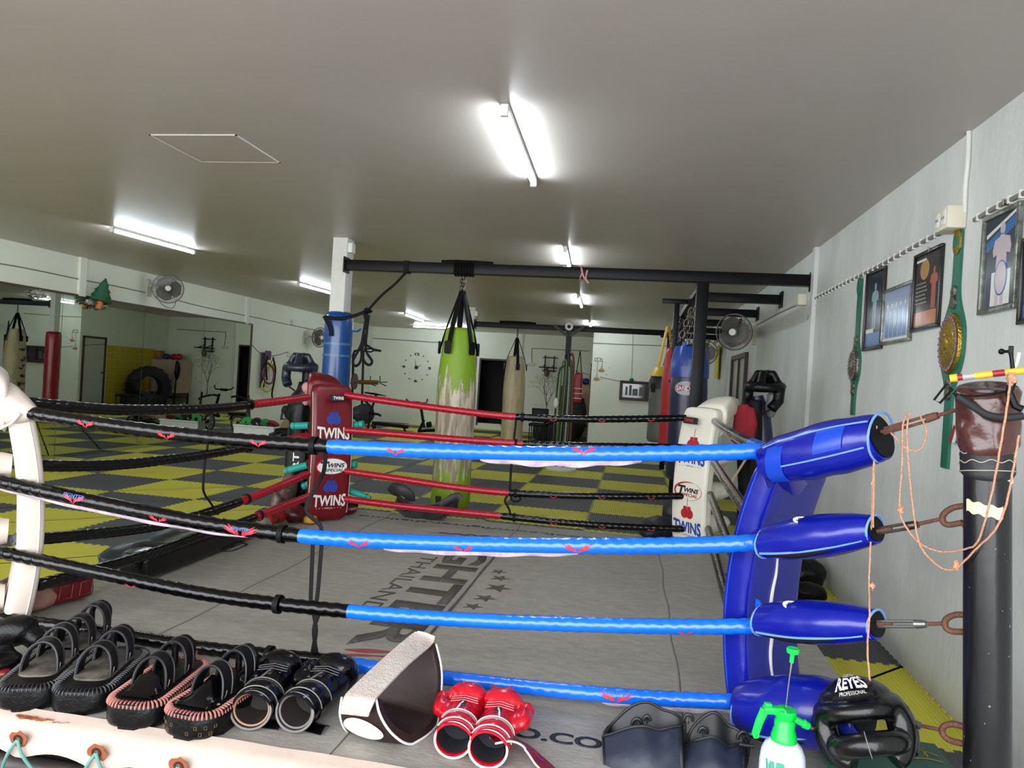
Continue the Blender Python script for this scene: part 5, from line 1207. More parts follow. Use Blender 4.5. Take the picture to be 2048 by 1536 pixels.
mb=MB(); mb.tube([Yat(500,866,Ys),Yat(497,790,Ys)],.022,seg=8); part('stem',mb,m_black,t)
mb=MB(); mb.tube(spline([Yat(463,794,Ys),Yat(475,793,Ys),Yat(495,800,Ys),Yat(502,806,Ys)],5),.022,seg=8); part('handlebar',mb,m_leath,t)
mb=MB(); mb.tube([Yat(474,845,Ys),Yat(505,862,Ys)],.03,seg=8); part('deck',mb,m_black,t)
for px in (475,503): mb=MB(frame(Yat(px,848 if px<490 else 862,Ys),(1,.2,0))@RX(PI/2)); mb.tube([V((.12*math.cos(a),.12*math.sin(a)*1.3,0)) for a in [2*PI*k/20 for k in range(20)]],.02,seg=8,loop=True); part('wheel',mb,m_rub,t)
# gym machines by the clock wall
t=thing('lat_pulldown','tall black multi gym frame with a bronze barbell, left of the clock','gym machine',(-.6,10.2,0)); Yg=9.0
G=lambda px,py,dy=0:Yat(px,py,Yg+dy)
def gt(n,pts,r=.025,m=m_black,seg=8):
    mb=MB(); mb.tube([G(*p) for p in pts],r,seg=seg); part(n,mb,m,t)
gt('upright',[(703,870),(706,710),(709,702),(722,700)],.028); gt('upright',[(722,872),(727,700)],.03); gt('upright',[(703,870,1.0),(708,705,1.0)],.02)
gt('handle_bar',[(728,698),(744,697),(752,702)],.02); gt('handle_bar',[(728,702),(742,704),(750,700)],.018)
gt('barbell',[(700,766),(775,764)],.012,m_steel); gt('barbell_sleeve',[(718,764),(756,765)],.055,mat('bronze_pad',(120,92,50),.4,.5))
gt('hook',[(741,752),(741,768),(752,772)],.012); gt('hook',[(760,752),(760,766),(772,772)],.012)
mb=MB(frame(G(709,763),(1,0,0))); mb.lathe([(.04,-.02),(.20,-.02),(.20,.02),(.04,.02)],RY(PI/2),seg=28); part('weight_plate',mb,mat('maroon_plate',(70,30,36),.5),t)
t=thing('exercise_bike','black exercise bike in front of the clock wall','exercise bike',(0,9,0))
mb=MB(); mb.tube([G(730,785),G(750,788),G(772,792)],[.05,.07,.02],seg=10,flat=(1,.4)); part('saddle',mb,m_leath,t)
gt('seat_post',[(752,790),(740,830)],.03); gt('frame_tube',[(728,800),(745,815),(735,860)],.03); gt('handlebar',[(738,826),(758,829),(762,832)],.03,m_leath)
mb=MB(frame(G(728,828),(1,.3,0))); mb.lathe([(.05,-.05),(.26,-.04),(.26,.04),(.05,.05)],RX(PI/2),seg=28); part('flywheel',mb,m_black,t)
mb=MB(); mb.ell(G(712,826),(.16,.12,.14),nz=.4); part('housing',mb,mat('grey_housing',(50,50,52),.5),t); gt('base_bar',[(700,860),(765,862)],.035); gt('pedal',[(742,850),(752,856)],.02)
t=thing('rowing_bench','long low black bench rail lying along the clock wall','bench',(0,9,0)); gt('rail',[(745,846),(816,854)],.045); gt('rail',[(720,858),(790,866)],.03); gt('support',[(750,850),(742,868)],.03); gt('support',[(808,856),(812,866)],.03)
t=thing('rowing_machine','black machine with upturned handles below the wall clock','gym machine',(0,9,0)); gt('stem',[(842,815),(848,855)],.035); gt('crossbar',[(812,798),(818,803),(830,806),(852,806),(855,800),(854,798)],.018); gt('crossbar',[(826,805),(840,806)],.035)
gt('base_bar',[(836,862),(872,860)],.04); gt('brace',[(848,840),(838,862)],.035); gt('block',[(854,850),(862,848)],.07)
# ================================================================== near right post, turnbuckles, cords
c=BR; d=outw(c); pn=d.cross(V((0,0,1)))
PB=V((7.556,-5.826,0)); PT=V((7.494,-5.764,1.56)); pa_=(PT-PB).normalized()
def pp(z): return PB+pa_*(z/pa_.z)
pt=thing('ring_post','thick scuffed black steel ring post at the right edge of the photo','ring post',(PB.x,PB.y,0))
m_post=mat('scuffed_black_post',(9,9,11),.28,var=.35,vs=16,rgb2=(34,35,40),stretch=(1,1,.25),bump=.1,bs=40)
mb=MB(); mb.tube([pp(0),pp(.7),pp(1.52)],.056,seg=36); part('pipe',mb,m_post,pt)
mb=MB(); mb.box((PB.x,PB.y,.006),(.24,.24,.012)); part('base_plate',mb,m_black,pt)
random.seed(4)
mb=MB(); n_=(CAM-PB); n_.z=0; n_.normalize(); tx=V((0,0,1)).cross(n_)
def onpost(u,z,e=.0015): a=u/.056; q=pp(z); return q+(n_*math.cos(a)+tx*math.sin(a))*(.056+e)
for k in range(16):
    u=random.uniform(-.07,.07); z=random.uniform(.45,1.25); r_=random.uniform(.0008,.0028); o=[(r_*math.cos(q)*random.uniform(.6,1.5),r_*math.sin(q)*random.uniform(.6,2)) for q in [2*PI*j/7 for j in range(7)]]
    fshape(mb,lambda a,b,e:onpost(a,b,e),o,u,z,.0012)
o=part('paint_chips',mb,mat('pale_chip',(110,112,116),.6),pt); o['kind']='stuff'
def wrap(n,z0,z1,r,m,label=None,par=pt,wr=.03,tilt=0,seg=40,nn=14):
    mb=MB(); rg=[]
    for i in range(nn+1):
        z=z0+(z1-z0)*i/nn; q=pp(z); k=r*(1-(.35 if i in(0,nn) else 0)*.25)
        rg.append([q+V((math.cos(a)*k*(1+wr*mnoise.noise(V((math.cos(a)*2,math.sin(a)*2,z*22)))),math.sin(a)*k*(1+wr*mnoise.noise(V((math.cos(a)*2,math.sin(a)*2,z*22)))),tilt*math.sin(a+.6))) for a in [2*PI*j/seg for j in range(seg)]])
    mb.rings(rg,cap=(n=='cushion_roll')); return part(n,mb,m,par,label,ang=70)
pwp=thing('post_padding','brown vinyl cushion taped round the top of the near right post','padding',(PT.x,PT.y,1.36))
wrap('cushion_roll',1.365,1.53,.074,mat('brown_vinyl',(72,36,32),.22,bump=.5,bs=18,coat=.3),'shiny wrinkled brown vinyl',pwp,.10,.02)
wrap('rubber_band_wrap',1.29,1.40,.064,mat('black_rubber_sheet',(24,24,27),.5,bump=.2,bs=60),'black ribbed rubber wrap',pwp,.02,.012)
for k,z in enumerate((1.385,1.35,1.325,1.30)):
    mb=MB(); mb.tube([onpost(.056*a,z+.010*math.sin(a+.8)+(.004*math.sin(a*9) if 0<k<3 else 0),.0095) for a in [2*PI*j/90 for j in range(90)]],.0014,seg=5,loop=True); part('binding_line',mb,mat('pale_thread',(170,168,156),.6),pwp)
wrap('cloth_strip',1.272,1.292,.059,m_wpr,'off white strip',pwp,.02,-.02,nn=3)
mt=mat('masking_tape',(214,208,170),.6)
mb=MB(); mb.grid(lambda u,v:onpost(-.052+.09*u,1.19+.032*v+.003*math.sin(u*20)-.01*u,.002),16,4,th=.001); part('tape_strip',mb,mt,pwp,'torn cream masking tape')
tt=thing('taped_stick','yellow, red and silver taped stick lying across the top of the brown cushion','stick',(PT.x,PT.y,1.54))
for a_,b_,m in ((0,.13,mat('tape_yellow',(232,178,40),.4)),(.13,.22,mat('tape_red',(150,26,40),.4)),(.22,.42,mat('tape_silver',(160,160,158),.3)),(.42,.72,MAT['tape_yellow']),(.72,.92,MAT['tape_red']),(.92,1.3,MAT['tape_yellow'])):
    A=Plat(1897,758,pp(1.54)-d*.075,pn); 
    s0=Plat(1900,757,pp(1.5)+n_*.06,n_); s1=Plat(2020,744,pp(1.5)+n_*.06,n_)
    mb=MB(); mb.tube([s0.lerp(s1,a_),s0.lerp(s1,b_)],.009 if a_ else .011,seg=10,flat=(1,1)); part('tape_band',mb,m,tt)
PN=lambda px,py,e=.075:Plat(px,py,pp(1.4)+n_*e,n_)
hk=thing('grip_trainer','black steel and foam hand grip bar tied across the brown cushion','grip bar',PN(1970,810)[:])
mb=MB(); mb.tube(spline([PN(1915,793,.085),PN(1945,812,.09),PN(1975,830,.095),PN(2010,835,.09),PN(2046,832,.08)],6),.010,seg=12); part('foam_grip',mb,mat('black_foam',(26,28,28),.75),hk)
mb=MB(); mb.tube(spline([PN(1908,785,.085),PN(1925,800,.088),PN(1945,812,.09)],5),.005,seg=8); part('steel_bar',mb,m_black,hk)
mb=MB(); mb.tube([PN(2026,760,.085),PN(2018,785,.09),PN(2030,812,.09),PN(2044,818,.085)],.010,seg=8); part('steel_bar',mb,m_black,hk)
mb=MB(); mb.tube(spline([PN(1910,790,.09),PN(1950,792,.092),PN(1990,788,.092),PN(2022,780,.088)],5),.0028,seg=6); mb2=mb; part('tie_wire',mb2,m_strap,hk)
cm=thing('phone_clamp','small black ball jointed clamp standing on top of the near right post','clamp',PN(2025,745)[:])
mb=MB(); mb.tube([PN(2026,742,.0),PN(2023,715,.0),PN(2021,700,.0)],[.006,.005,.007],seg=8); part('stem',mb,m_black,cm)
mb=MB(); mb.ell(PN(2003,703,0),(.008,.008,.008),seg=14); mb.tube([PN(2008,703,0),PN(2018,703,0)],.004,seg=8); part('ball_joint',mb,m_black,cm)
mb=MB(); mb.box((0,0,0),(.012,.012,.022),frame(PN(2022,700,0),tx,z=(0,0,1)),bev=.002); part('clamp_head',mb,m_black,cm)
mb=MB(); mb.tube([PN(2024,745,-.02),PN(2034,725,-.03),PN(2038,705,-.03)],.0045,seg=8); part('cream_peg',mb,m_wpad,cm,'cream plastic peg')
D2=lambda px,py,o=0: Plat(px,py,c-pn*o,pn)
def turnb(lab,p0,p1,p2,ms,hook=True,hk2=None):
    t=thing('turnbuckle',lab,'turnbuckle',D2(*p1)[:],0,'turnbuckles')
    a,b,e=D2(*p0),D2(*p1),D2(*p2); L=(b-a)
    side=(b-a).cross(V((0,0,1))).normalized()
    for s_ in(-1,1): mb=MB(); mb.tube([a+V((0,0,s_*.008)),b+V((0,0,s_*.008))],.0045,seg=8); part('body_rod',mb,ms,t)
    mb=MB(); mb.tube([b-L.normalized()*.02,b+L.normalized()*.012],[.013,.010],seg=12); part('end_nut',mb,ms,t)
    mb=MB(); mb.tube([a-L.normalized()*.08,a+L*.4],.006,seg=8); part('threaded_bolt',mb,m_rust,t); mb=MB(); mb.tube([b,e],.0055,seg=8); part('threaded_bolt',mb,m_rust,t)
    if hook:
        f=(e-b).normalized(); up=V((0,0,1)); ex=pp(e.z-.0)-d*.05
        q=[e+up*.022+f*.055,e+up*.024+f*.02,e+up*.012-f*.004,e-up*.008-f*.006,e-up*.022+f*.012,e-up*.024+f*.05]
        mb=MB(); mb.tube(spline(q,6),.0085,seg=10); part('hook',mb,m_rust,t)
        mb=MB(); ex=pp(e.z-.024)-d*.045; mb.tube([q[-1],ex],.0085,seg=8); part('post_eye',mb,m_rust,t)
    return t
turnb('rusty upper turnbuckle between the blue hood and the brown post cushion',(1768,862),(1868,833),(1912,820),m_rust,False)
turnb('second turnbuckle with a rusty hook on the black post',(1755,1062),(1828,1050),(1890,1036),m_steel)
turnb('third turnbuckle, pale grey, hooked to the black post',(1745,1248),(1845,1248),(1895,1247),mat('zinc_steel',(150,150,150),.35,.9))
turnb('lowest turnbuckle, behind the black headgear',(1760,1430),(1835,1450),(1890,1462),MAT['zinc_steel'])
m_cord=mat('orange_white_cord',(172,100,64),.6,var=.5,vs=200,rgb2=(220,200,170),bump=.4,bs=300)
def cord(lab,runs,r=.0027,knots=()):
    t=thing('skipping_cord',lab,'cord',D2(*runs[0][0][:2])[:],0,'orange and white cords')
    for q in runs: 
        mb=MB(); P=spline([D2(a,b,o) for a,b,o in q],8); mb.tube(P,r,seg=8,rf=lambda i,a_:1+.18*math.sin(i*1.6+a_)); part('cord_run',mb,m_cord,t)
    for (a,b,o,s_) in knots: mb=MB(); mb.ell(D2(a,b,o),(s_,s_,s_*1.4),nz=.7,ns=14,seg=12); part('knot',mb,m_cord,t)
cord('cord hanging from the top turnbuckle down past the blue sleeves to the headgear',[[(1753,852,-.02),(1750,890,-.03),(1746,960,-.03),(1743,1055,-.03)],[(1757,860,.02),(1751,900,.0),(1748,962,-.03),(1746,1055,-.035)],[(1742,1050,-.03),(1740,1120,-.03),(1738,1165,-.03),(1739,1230,-.10),(1735,1300,-.10),(1741,1372,-.10)]],knots=((1745,966,-.03,.005),(1745,1172,-.03,.007)))
cord('long cord looped over the top turnbuckle and tied at the brown cushion',[[(1815,828,0),(1806,850,-.02),(1804,930,-.02),(1799,1015,-.02),(1810,1050,-.02),(1838,1085,-.03),(1880,1103,-.04),(1930,1098,-.06),(1958,1078,-.08),(1985,980,-.11),(2003,880,-.115),(2016,800,-.12),(2020,760,-.11)]],knots=((1802,1020,-.02,.008),(2022,757,-.1,.011)))
cord('second long cord looped over the top turnbuckle and hanging lower beside the post',[[(1820,826,0),(1814,860,-.02),(1818,940,-.02),(1828,1030,-.02),(1840,1090,-.03),(1868,1125,-.04),(1895,1140,-.05),(1918,1132,-.06),(1955,1095,-.08),(1990,1060,-.10),(2012,1010,-.10),(2028,930,-.10),(2038,870,-.10)],[(1840,830,.0),(1853,862,-.02),(1845,893,-.02),(1830,902,-.02),(1808,893,-.02),(1782,866,-.01)]],knots=((1912,1132,-.055,.009),))
# black plastic carabiner handle near the top turnbuckle
mb=MB(); mb.tube([D2(1893,768,-.03),D2(1868,800,-.03),D2(1880,806,-.03),D2(1905,778,-.03)],.0035,seg=8,loop=True); single('carabiner',mb,m_black,'black rectangular wire carabiner above the rusty upper turnbuckle','carabiner')
t=thing('ribbon_tag','short red, white and blue striped ribbon hanging below the larger green belt','ribbon',(0,0,0))
for k,m in enumerate((MAT['tape_red'],m_wpr,m_rib,m_wpr,MAT['tape_red'])):
    a=Xat(1907+5*k,850+3*k,XR-.02); b=Xat(1897+6.5*k,884+1*k,XR-.02); a2=Xat(1912+5*k,853+3*k,XR-.02); b2=Xat(1903+6.5*k,885+k,XR-.02)
    mb=MB(); mb.quad([a,a2,b2,b]); mb.quad([a+V((.002,0,0)),b+V((.002,0,0)),b2+V((.002,0,0)),a2+V((.002,0,0))]); part('ribbon_stripe',mb,m,t)
# ================================================================== thai pads
m_lacep=mat('pink_lacing',(164,108,96),.55,var=.6,vs=60,rgb2=(150,80,76)); m_laceb=mat('black_lacing',(34,34,38),.4)
m_brass=mat('brass_rivet',(196,170,110),.3,.9); m_inner=mat('worn_grey_lining',(44,41,37),.7,var=.6,vs=14,rgb2=(120,112,102))
def thai(lab,near,dirp,laces,style,L=.41,W=.205,H=.082):
    o=Zat(*near,HC+H); a=Zat(*dirp[0],HC+H); b=Zat(*dirp[1],HC+H); dx=(b-a); dx.z=0; dx.normalize(); o.z=HC
    t=thing('thai_pad',lab,'kick pad',o[:],0,'thai kick pads'); M=frame(o,dx)
    M=M@T(0,0,.004)
    mb=MB(M); out=rrect(L,W,.075,7,L/2,0); mb.prism(out,H,bev=.016); part('pad_body',mb,m_leath,t,ang=60)
    rim=[]; n=len(out)
    pts=[V((x,y,0)) for x,y in out]+[V((out[0][0],out[0][1],0))]; at,LL=mapper(pts); N=int(LL/.0135)
    mb=MB(); ce=V((L/2,0,0))
    for i in range(N):
        p,tg=at((i+.5)*LL/N); nr=V((tg.y,-tg.x,0)); 
        if (p-ce).dot(nr)<0: nr=-nr
        r_=.0036 if laces is m_lacep else .003
        q=[p-nr*.024+V((0,0,H+.0005)),p-nr*.013+V((0,0,H+.0025)),p-nr*.004+V((0,0,H-.002)),p+nr*.0015+V((0,0,H-.014))]
        mb.tube(spline([M@x for x in q],3),[r_*.5]+[r_]*8+[r_*.6],seg=6)
    part('rim_lacing',mb,laces,t)
    mb=MB(M); mb.prism(rrect(L*.62,W*.62,.04,5,L*.52,0),H+.006,bev=.004); part('inner_panel',mb,m_leath if style!='old' else m_inner,t)
    def arch(x,r_,w_,h_,lean=0,y=0):
        mb=MB()
        def fn(u,v):
            a=PI*(u); rr=r_; return M@V((x+w_*(v-.5)+lean*math.sin(a),y+math.cos(a)*rr,H+.004+max(0,math.sin(a))**.75*h_))
        mb.grid(fn,22,3,th=.006); o_=part('arm_strap',mb,m_strap if style!='old' else m_leath,t,ang=70)
        mb=MB(); 
        for v in (0,1): mb.tube([fn(i/22,v) for i in range(23)],.0035,seg=6)
        part('strap_binding',mb,m_laceb,o_)
        for s_ in (-1,1):
            mb=MB(); q=M@V((x,y+s_*r_,H+.006)); mb.tube([q+V((0,0,.022)),q+V((0,0,.008))-dx*.004,q+V((0,0,-.0))-dx*.012],.0016,seg=5); part('wire_hook',mb,m_steel,t)
    arch(.145,.060,.052,.098,.025); arch(.275,.060,.052,.104,.025)
    mb=MB(); mb.tube(spline([M@V((.345,-.03,H)),M@V((.348,-.032,H+.07)),M@V((.352,0,H+.095)),M@V((.348,.032,H+.07)),M@V((.345,.03,H))],6),.012,seg=10); part('grip_handle',mb,m_leath,t)
    if style=='wedge':
        mb=MB(); mb.grid(lambda u,v:M@V((.045+.075*v,(.062-.012*v)*(u*2-1),H+.005+(.045*v**1.5)*(1-abs(u*2-1)**4))),14,8,th=.004); part('elbow_flap',mb,m_vblk,t,ang=70)
    if style=='fold':
        mb=MB(); mb.grid(lambda u,v:M@V((.045+.11*v,(.075)*(u*2-1)*(1-.3*v),H+.005+.06*v**.7*max(0,math.cos((u*2-1)*1.5))**2)),18,10,th=.004); part('elbow_flap',mb,m_vblk,t,ang=70)
        for (x,y) in ((.05,-.055),(.085,-.07),(.05,.06),(.30,-.05)): mb=MB(M@T(x,y,H+.006)); mb.lathe([(.006,0),(.006,.002),(.003,.004),(.0005,.0045)],seg=12); part('rivet',mb,m_brass,t)
        for r2 in range(2):
            for k in range(6):
                a=R(112+24*k+12*r2); x,y=.075+.0755*math.cos(a),.0+math.sin(a)*.0755+(.0275 if math.sin(a)>0 else -.0275)*min(1,abs(math.sin(a))*8); mm=M@frame((x,y,.022+.02*r2),(-math.sin(a),math.cos(a),0),y=(0,0,1)); mb=MB(); mb.tube([mm@V(q) for q in ((.004,.005,0),(-.004,.005,0),(-.004,-.005,0),(.004,-.005,0))],.0009,seg=4,loop=True); part('stamped_square',mb,m_brass,t)
    return t
dr=[(399,1423),(492,1361)]
T4=thai('pink laced thai pad with small stamped squares, next to the black gloves',(364,1431),dr,m_lacep,'fold')
T3=thai('thai pad with pink lacing and plain black front, second of the laced pair',(254,1412),[(305,1408),(385,1345)],m_lacep,'wedge')
T2=thai('old black thai pad with a worn grey inner panel, left of the pink laced pads',(150,1386),[(205,1380),(262,1328)],m_laceb,'old')
T1=thai('old black thai pad at the lower left corner beside the white apron edge',(44,1378),[(105,1372),(160,1318)],m_laceb,'old')
T5=thai('black pad mostly hidden behind the other thai pads near the lowest black rope',(112,1318),[(150,1300),(200,1262)],m_laceb,'old',L=.30)
mb=MB(); q=[Zat(-20,1300,HC+.05),Zat(10,1270,HC+.12),Zat(45,1262,HC+.14),Zat(80,1285,HC+.10)]; mb.tube(spline(q,5),[.05]*4+[.06]*8+[.04]*4,seg=12); mb.ell(Zat(-15,1330,HC+.07),(.09,.09,.07),nz=.3); single('shin_guard',mb,m_leath,'dark shin guard bundle at the far left edge behind the old thai pad','shin guard',rem=.008)
mb=MB(); mb.ell(Zat(5,1345,HC+.06),(.035,.03,.02)); single('red_patch',mb,m_rpad,'small red patch on the dark bundle at the left edge','patch')
# ================================================================== boxing gloves
def glove(lab,op,fi,th,shell,trimm,inner,group,zo=.055,zf=.06,strap=None,rim=None,s=1.0,flap=False,roll=0):
    A=Zat(*op,HC+zo); B=Zat(*fi,HC+zf); dx=B-A; dx.z*=.5; dx.normalize()
    t=thing('boxing_glove',lab,'boxing glove',(A.x,A.y,HC),0,group); M=frame(A,dx)@RX(roll)@Mx.Scale(s,4)
    mb=MB(M)
    mb.ell((.185,0,.002),(.092,.056,.046)); mb.ell((.235,0,.010),(.056,.066,.058)); mb.ell((.222,0,.038),(.044,.062,.036))
    mb.ell((.148,th*.05,.01),(.045,.028,.030)); mb.ell((.165,th*.074,.016),(.048,.026,.029)); mb.ell((.205,th*.076,.020),(.030,.026,.028))
    part('fist_padding',mb,shell,t,rem=.0055,sm=5)
    mb=MB(M); mb.lathe([(.052,0),(.053,.004),(.051,.05),(.049,.10),(.050,.145),(.044,.145),(.044,.02),(.047,0),(.052,0)],RY(PI/2)@Mx.Diagonal((.92,1.08,1,1)),seg=36,cap=False,rf=lambda z,a:1+.02*math.sin(3*a+z*30)); part('cuff',mb,shell,t,ang=60)
    mb=MB(M); mb.lathe([(.0428,.003),(.0415,.08),(.03,.088),(.001,.090)],RY(PI/2)@Mx.Diagonal((.92,1.08,1,1)),seg=30,cap=False); part('cuff_lining',mb,inner,t)
    mb=MB(); mb.tube([M@V((-.001+.012*math.sin(a),math.cos(a)*.054,math.sin(a)*.046)) for a in [2*PI*k/36 for k in range(36)]],.0034*s,seg=8,loop=True); part('cuff_trim',mb,trimm,t)
    if rim: mb=MB(); mb.tube([M@V((.004+.008*math.sin(a),math.cos(a)*.0475,math.sin(a)*.040)) for a in [2*PI*k/32 for k in range(32)]],.003*s,seg=6,loop=True); part('inner_rim',mb,rim,t)
    mb=MB(); mb.lathe([(.053,.035),(.0545,.037),(.0545,.088),(.053,.09)],M@RY(PI/2)@Mx.Diagonal((.92,1.08,1,1)),seg=36,cap=False); part('wrist_strap',mb,shell,t)
    mb=MB()
    for xx in(.036,.089): mb.tube([M@V((xx,math.cos(a)*.059,math.sin(a)*.0505)) for a in [PI*(.12+.86*k/18) for k in range(19)]],.0018*s,seg=6)
    mb.tube([M@V((.09,.012*th,.048)),M@V((.125,.006*th,.0485)),M@V((.14,.0,.05))],.003*s,seg=6); part('strap_trim',mb,trimm,t)
    mb=MB(M); mb.box((.135,.0,.0475),(.03,.02,.006),bev=.002); part('palm_vent',mb,m_bpr,t)
    for k in range(3): mb=MB(); mb.tube([M@V((.150+.011*k,-.045+.002*k,.044+.002*k-.012*0)),M@V((.152+.011*k,0,.0505+.002*k)),M@V((.150+.011*k,.042,.043+.002*k))],.0022*s,seg=6); part('seam_fold',mb,shell,t)
    if flap:
        mb=MB(); q0=M@V((.01,-th*.035,-.046)); mb.grid(lambda u,v:M@V((.005+.05*v,-th*(.02+.055*u),-.046-.004*u+.012*math.sin(PI*v)*u)),8,8,th=.004); part('strap_tongue',mb,shell,t)
    return t,M
m_gred=mat('glossy_red_leather',(186,12,34),.2,bump=.25,bs=40,coat=.5); m_gblk=mat('glossy_black_leather',(4,4,5),.2,bump=.2,bs=40,coat=.25,spec=.3); m_glin=mat('dark_navy_lining',(22,24,32),.8)
G1,MG1=glove('red boxing glove leaning against the brown belly protector, strap closed',(906,1480),(942,1392),1,m_gred,m_wpr,m_glin,'red boxing gloves',s=1.10)
G2,MG2=glove('red boxing glove with its long white bordered strap lying open on the canvas',(976,1498),(1012,1405),-1,m_gred,m_wpr,m_glin,'red boxing gloves',s=1.14)
# open strap of the second red glove
q=[Zat(985,1482,HC+.075),Zat(1020,1478,HC+.075),Zat(1050,1494,HC+.045),Zat(1078,1522,HC+.012),Zat(1102,1545,HC+.008)]
P=spline(q,8)
def strapf(u,v,w_=.052,e=0):
    i=min(len(P)-1,u*(len(P)-1)); k=int(i); f=i-k; p=P[k].lerp(P[min(k+1,len(P)-1)],f); tg=(P[min(k+1,len(P)-1)]-P[max(k-1,0)]); tg.z=0; tg.normalize(); sd=V((tg.y,-tg.x,.15)).normalized(); return p+sd*(w_*(v-.5))+V((0,0,e))
mb=MB(); mb.grid(lambda u,v:strapf(u,v),30,4,th=.005); o=part('open_strap',mb,mat('dark_red_strap',(120,14,32),.35),G2,'dark red strap end')
mb=MB(); mb.tube([strapf(i/30,0,e=.001) for i in range(31)]+[strapf(1,.5,e=.001)+V((.008,-.008,0))]+[strapf(1-i/30,1,e=.001) for i in range(31)],.0032,seg=8); part('strap_trim',mb,m_wpr,G2)
mb=MB(); mb.grid(lambda u,v:strapf(.55+.32*u,.12+.76*v,e=.002),8,3,th=.001); part('label_patch',mb,mat('grey_label',(176,172,176),.4),G2)
tg=(strapf(.87,.5)-strapf(.55,.5)).normalized(); Mt=frame(strapf(.71,.5,e=.0035),tg,z=V((.1,-.2,1)))
mb=MB(Mt); mb.prism([(-.042,0),(-.02,.012),(.0,.008),(0,-.008),(-.02,-.012)],.0008); part('label_print',mb,m_rpr,G2)
mb=MB(Mt); mb.prism([(0,.008),(.02,.012),(.042,0),(.02,-.012),(0,-.008)],.0008); part('label_print',mb,m_rib,G2)
mb=MB(); text_bm(mb,'Fairtex',Mt@T(0,0,.0016),.058,.014,.0004,.01,.3,anchor='c'); part('label_print',mb,m_bpr,G2)
glove('black boxing glove with a tan rimmed opening, next to the pink laced pad',(502,1420),(562,1345),1,m_gblk,mat('grey_trim',(110,106,104),.5),mat('dark_brown_lining',(36,28,24),.8),'black boxing gloves',rim=mat('tan_rim',(150,112,84),.5),zo=.068,zf=.075,s=1.24,flap=True)
glove('black boxing glove with a wide dark opening, beside the brown belly protector',(590,1424),(670,1355),1,m_gblk,MAT['grey_trim'],MAT['dark_brown_lining'],'black boxing gloves',zo=.068,zf=.075,s=1.26,rim=MAT['grey_trim'],flap=True)
# ================================================================== belly protector
m_bel=mat('dark_brown_leather',(42,29,28),.5,bump=.12,bs=50,spec=.25); m_wst=mat('scuffed_white_strap',(186,178,172),.6,var=.6,vs=46,rgb2=(166,146,130),bump=.5,bs=150)
t=thing('belly_protector','dark brown belly protector with a white oval and a scuffed white strap','body protector',(5.78,-5.58,HC),0)
rr_=[(752,1396,-5.735),(760,1430,-5.755),(782,1465,-5.735),(815,1488,-5.67),(850,1482,-5.59),(872,1455,-5.51),(881,1400,-5.44),(883,1340,-5.39),(872,1288,-5.375)]
ll_=[(684,1394,-5.70),(680,1430,-5.72),(690,1458,-5.67),(706,1468,-5.58),(722,1455,-5.50),(738,1418,-5.44),(768,1360,-5.40),(800,1310,-5.38),(826,1276,-5.37)]
A_=spline([Yat(*q) for q in rr_],4); B_=spline([Yat(*q) for q in ll_],4); n=len(A_)
ctr=sum(A_,V())/n
ctr=(ctr+sum(B_,V())/n)/2
def bel(u,v,off=0):
    i=u*(n-1); k=min(int(i),n-2); f=i-k; a=A_[k].lerp(A_[k+1],f); b=B_[k].lerp(B_[k+1],f); p=b.lerp(a,v); o=p-ctr; ax=(a-b).normalized(); o-=ax*o.dot(ax); o.normalize()
    r=p+o*(.014*math.sin(PI*v)*math.sin(PI*min(1,u*1.1))+off); r.z=max(r.z,HC+.004-off); return r
mb=MB(); mb.grid(lambda u,v:bel(u,v,0),44,12,th=0)
mb.grid(lambda u,v:bel(u,v,-.03),44,12,th=0)
for v in (0,1): mb.grid(lambda u,w:bel(u,v,-.03*w),44,3)
for u in (0,1): mb.grid(lambda v,w:bel(u,v,-.03*w),12,3)
bmesh.ops.remove_doubles(mb.bm,verts=mb.bm.verts[:],dist=.0004)
part('shell',mb,m_bel,t,ang=70)
mb=MB(); mb.tube([bel(i/44,1,.0) for i in range(45)],.0042,seg=8); part('piping',mb,m_wpr,t); mb=MB(); mb.tube([bel(i/44,0,.0) for i in range(18)],.0042,seg=8); part('piping',mb,m_wpr,t)
mb=MB(); fs=[]
def ov(x,y,e): return bel(.222+x,.46+y,e)
vs=[mb._v(ov((.078*math.cos(q)+.022*math.sin(q)),.40*math.sin(q)*1.0,.004)) for q in [2*PI*k/36 for k in range(36)]]; v2=[mb._v(ov((.078*math.cos(q)+.022*math.sin(q))*.55,.22*math.sin(q),.0055)) for q in [2*PI*k/36 for k in range(36)]]; ce=mb._v(ov(0,0,.006))
for i in range(36): mb._f([vs[i],vs[(i+1)%36],v2[(i+1)%36],v2[i]]); mb._f([v2[i],v2[(i+1)%36],ce])
part('white_oval',mb,mat('clean_white_leather',(226,222,216),.4),t)
le=[Yat(684,1424,-5.765),Yat(688,1400,-5.765),Yat(705,1378,-5.72),Yat(770,1317,-5.56),Yat(822,1272,-5.42),Yat(836,1263,-5.40)]
re=[Yat(738,1430,-5.775),Yat(748,1408,-5.775),Yat(760,1390,-5.74),Yat(818,1330,-5.58),Yat(862,1292,-5.43),Yat(870,1274,-5.40)]
le=spline(le,6); re=spline(re,6); m_=len(le)
mb=MB(); mb.grid(lambda u,v:le[int(round(u*(m_-1)))].lerp(re[int(round(u*(m_-1)))],v)+V((0,0,.004*math.sin(PI*v))),m_-1,6,th=.007); part('belly_strap',mb,m_wst,t,'wide scuffed white strap',ang=70)
mb=MB(); mb.box2((0,-.007,-.004),((re[0]-le[0]).length,.007,.006),bev=.002,M=frame(le[0],re[0]-le[0])); part('strap_buckle',mb,mat('rust_flecked_white',(206,180,166),.6,var=.6,vs=60,rgb2=(150,90,60)),t)
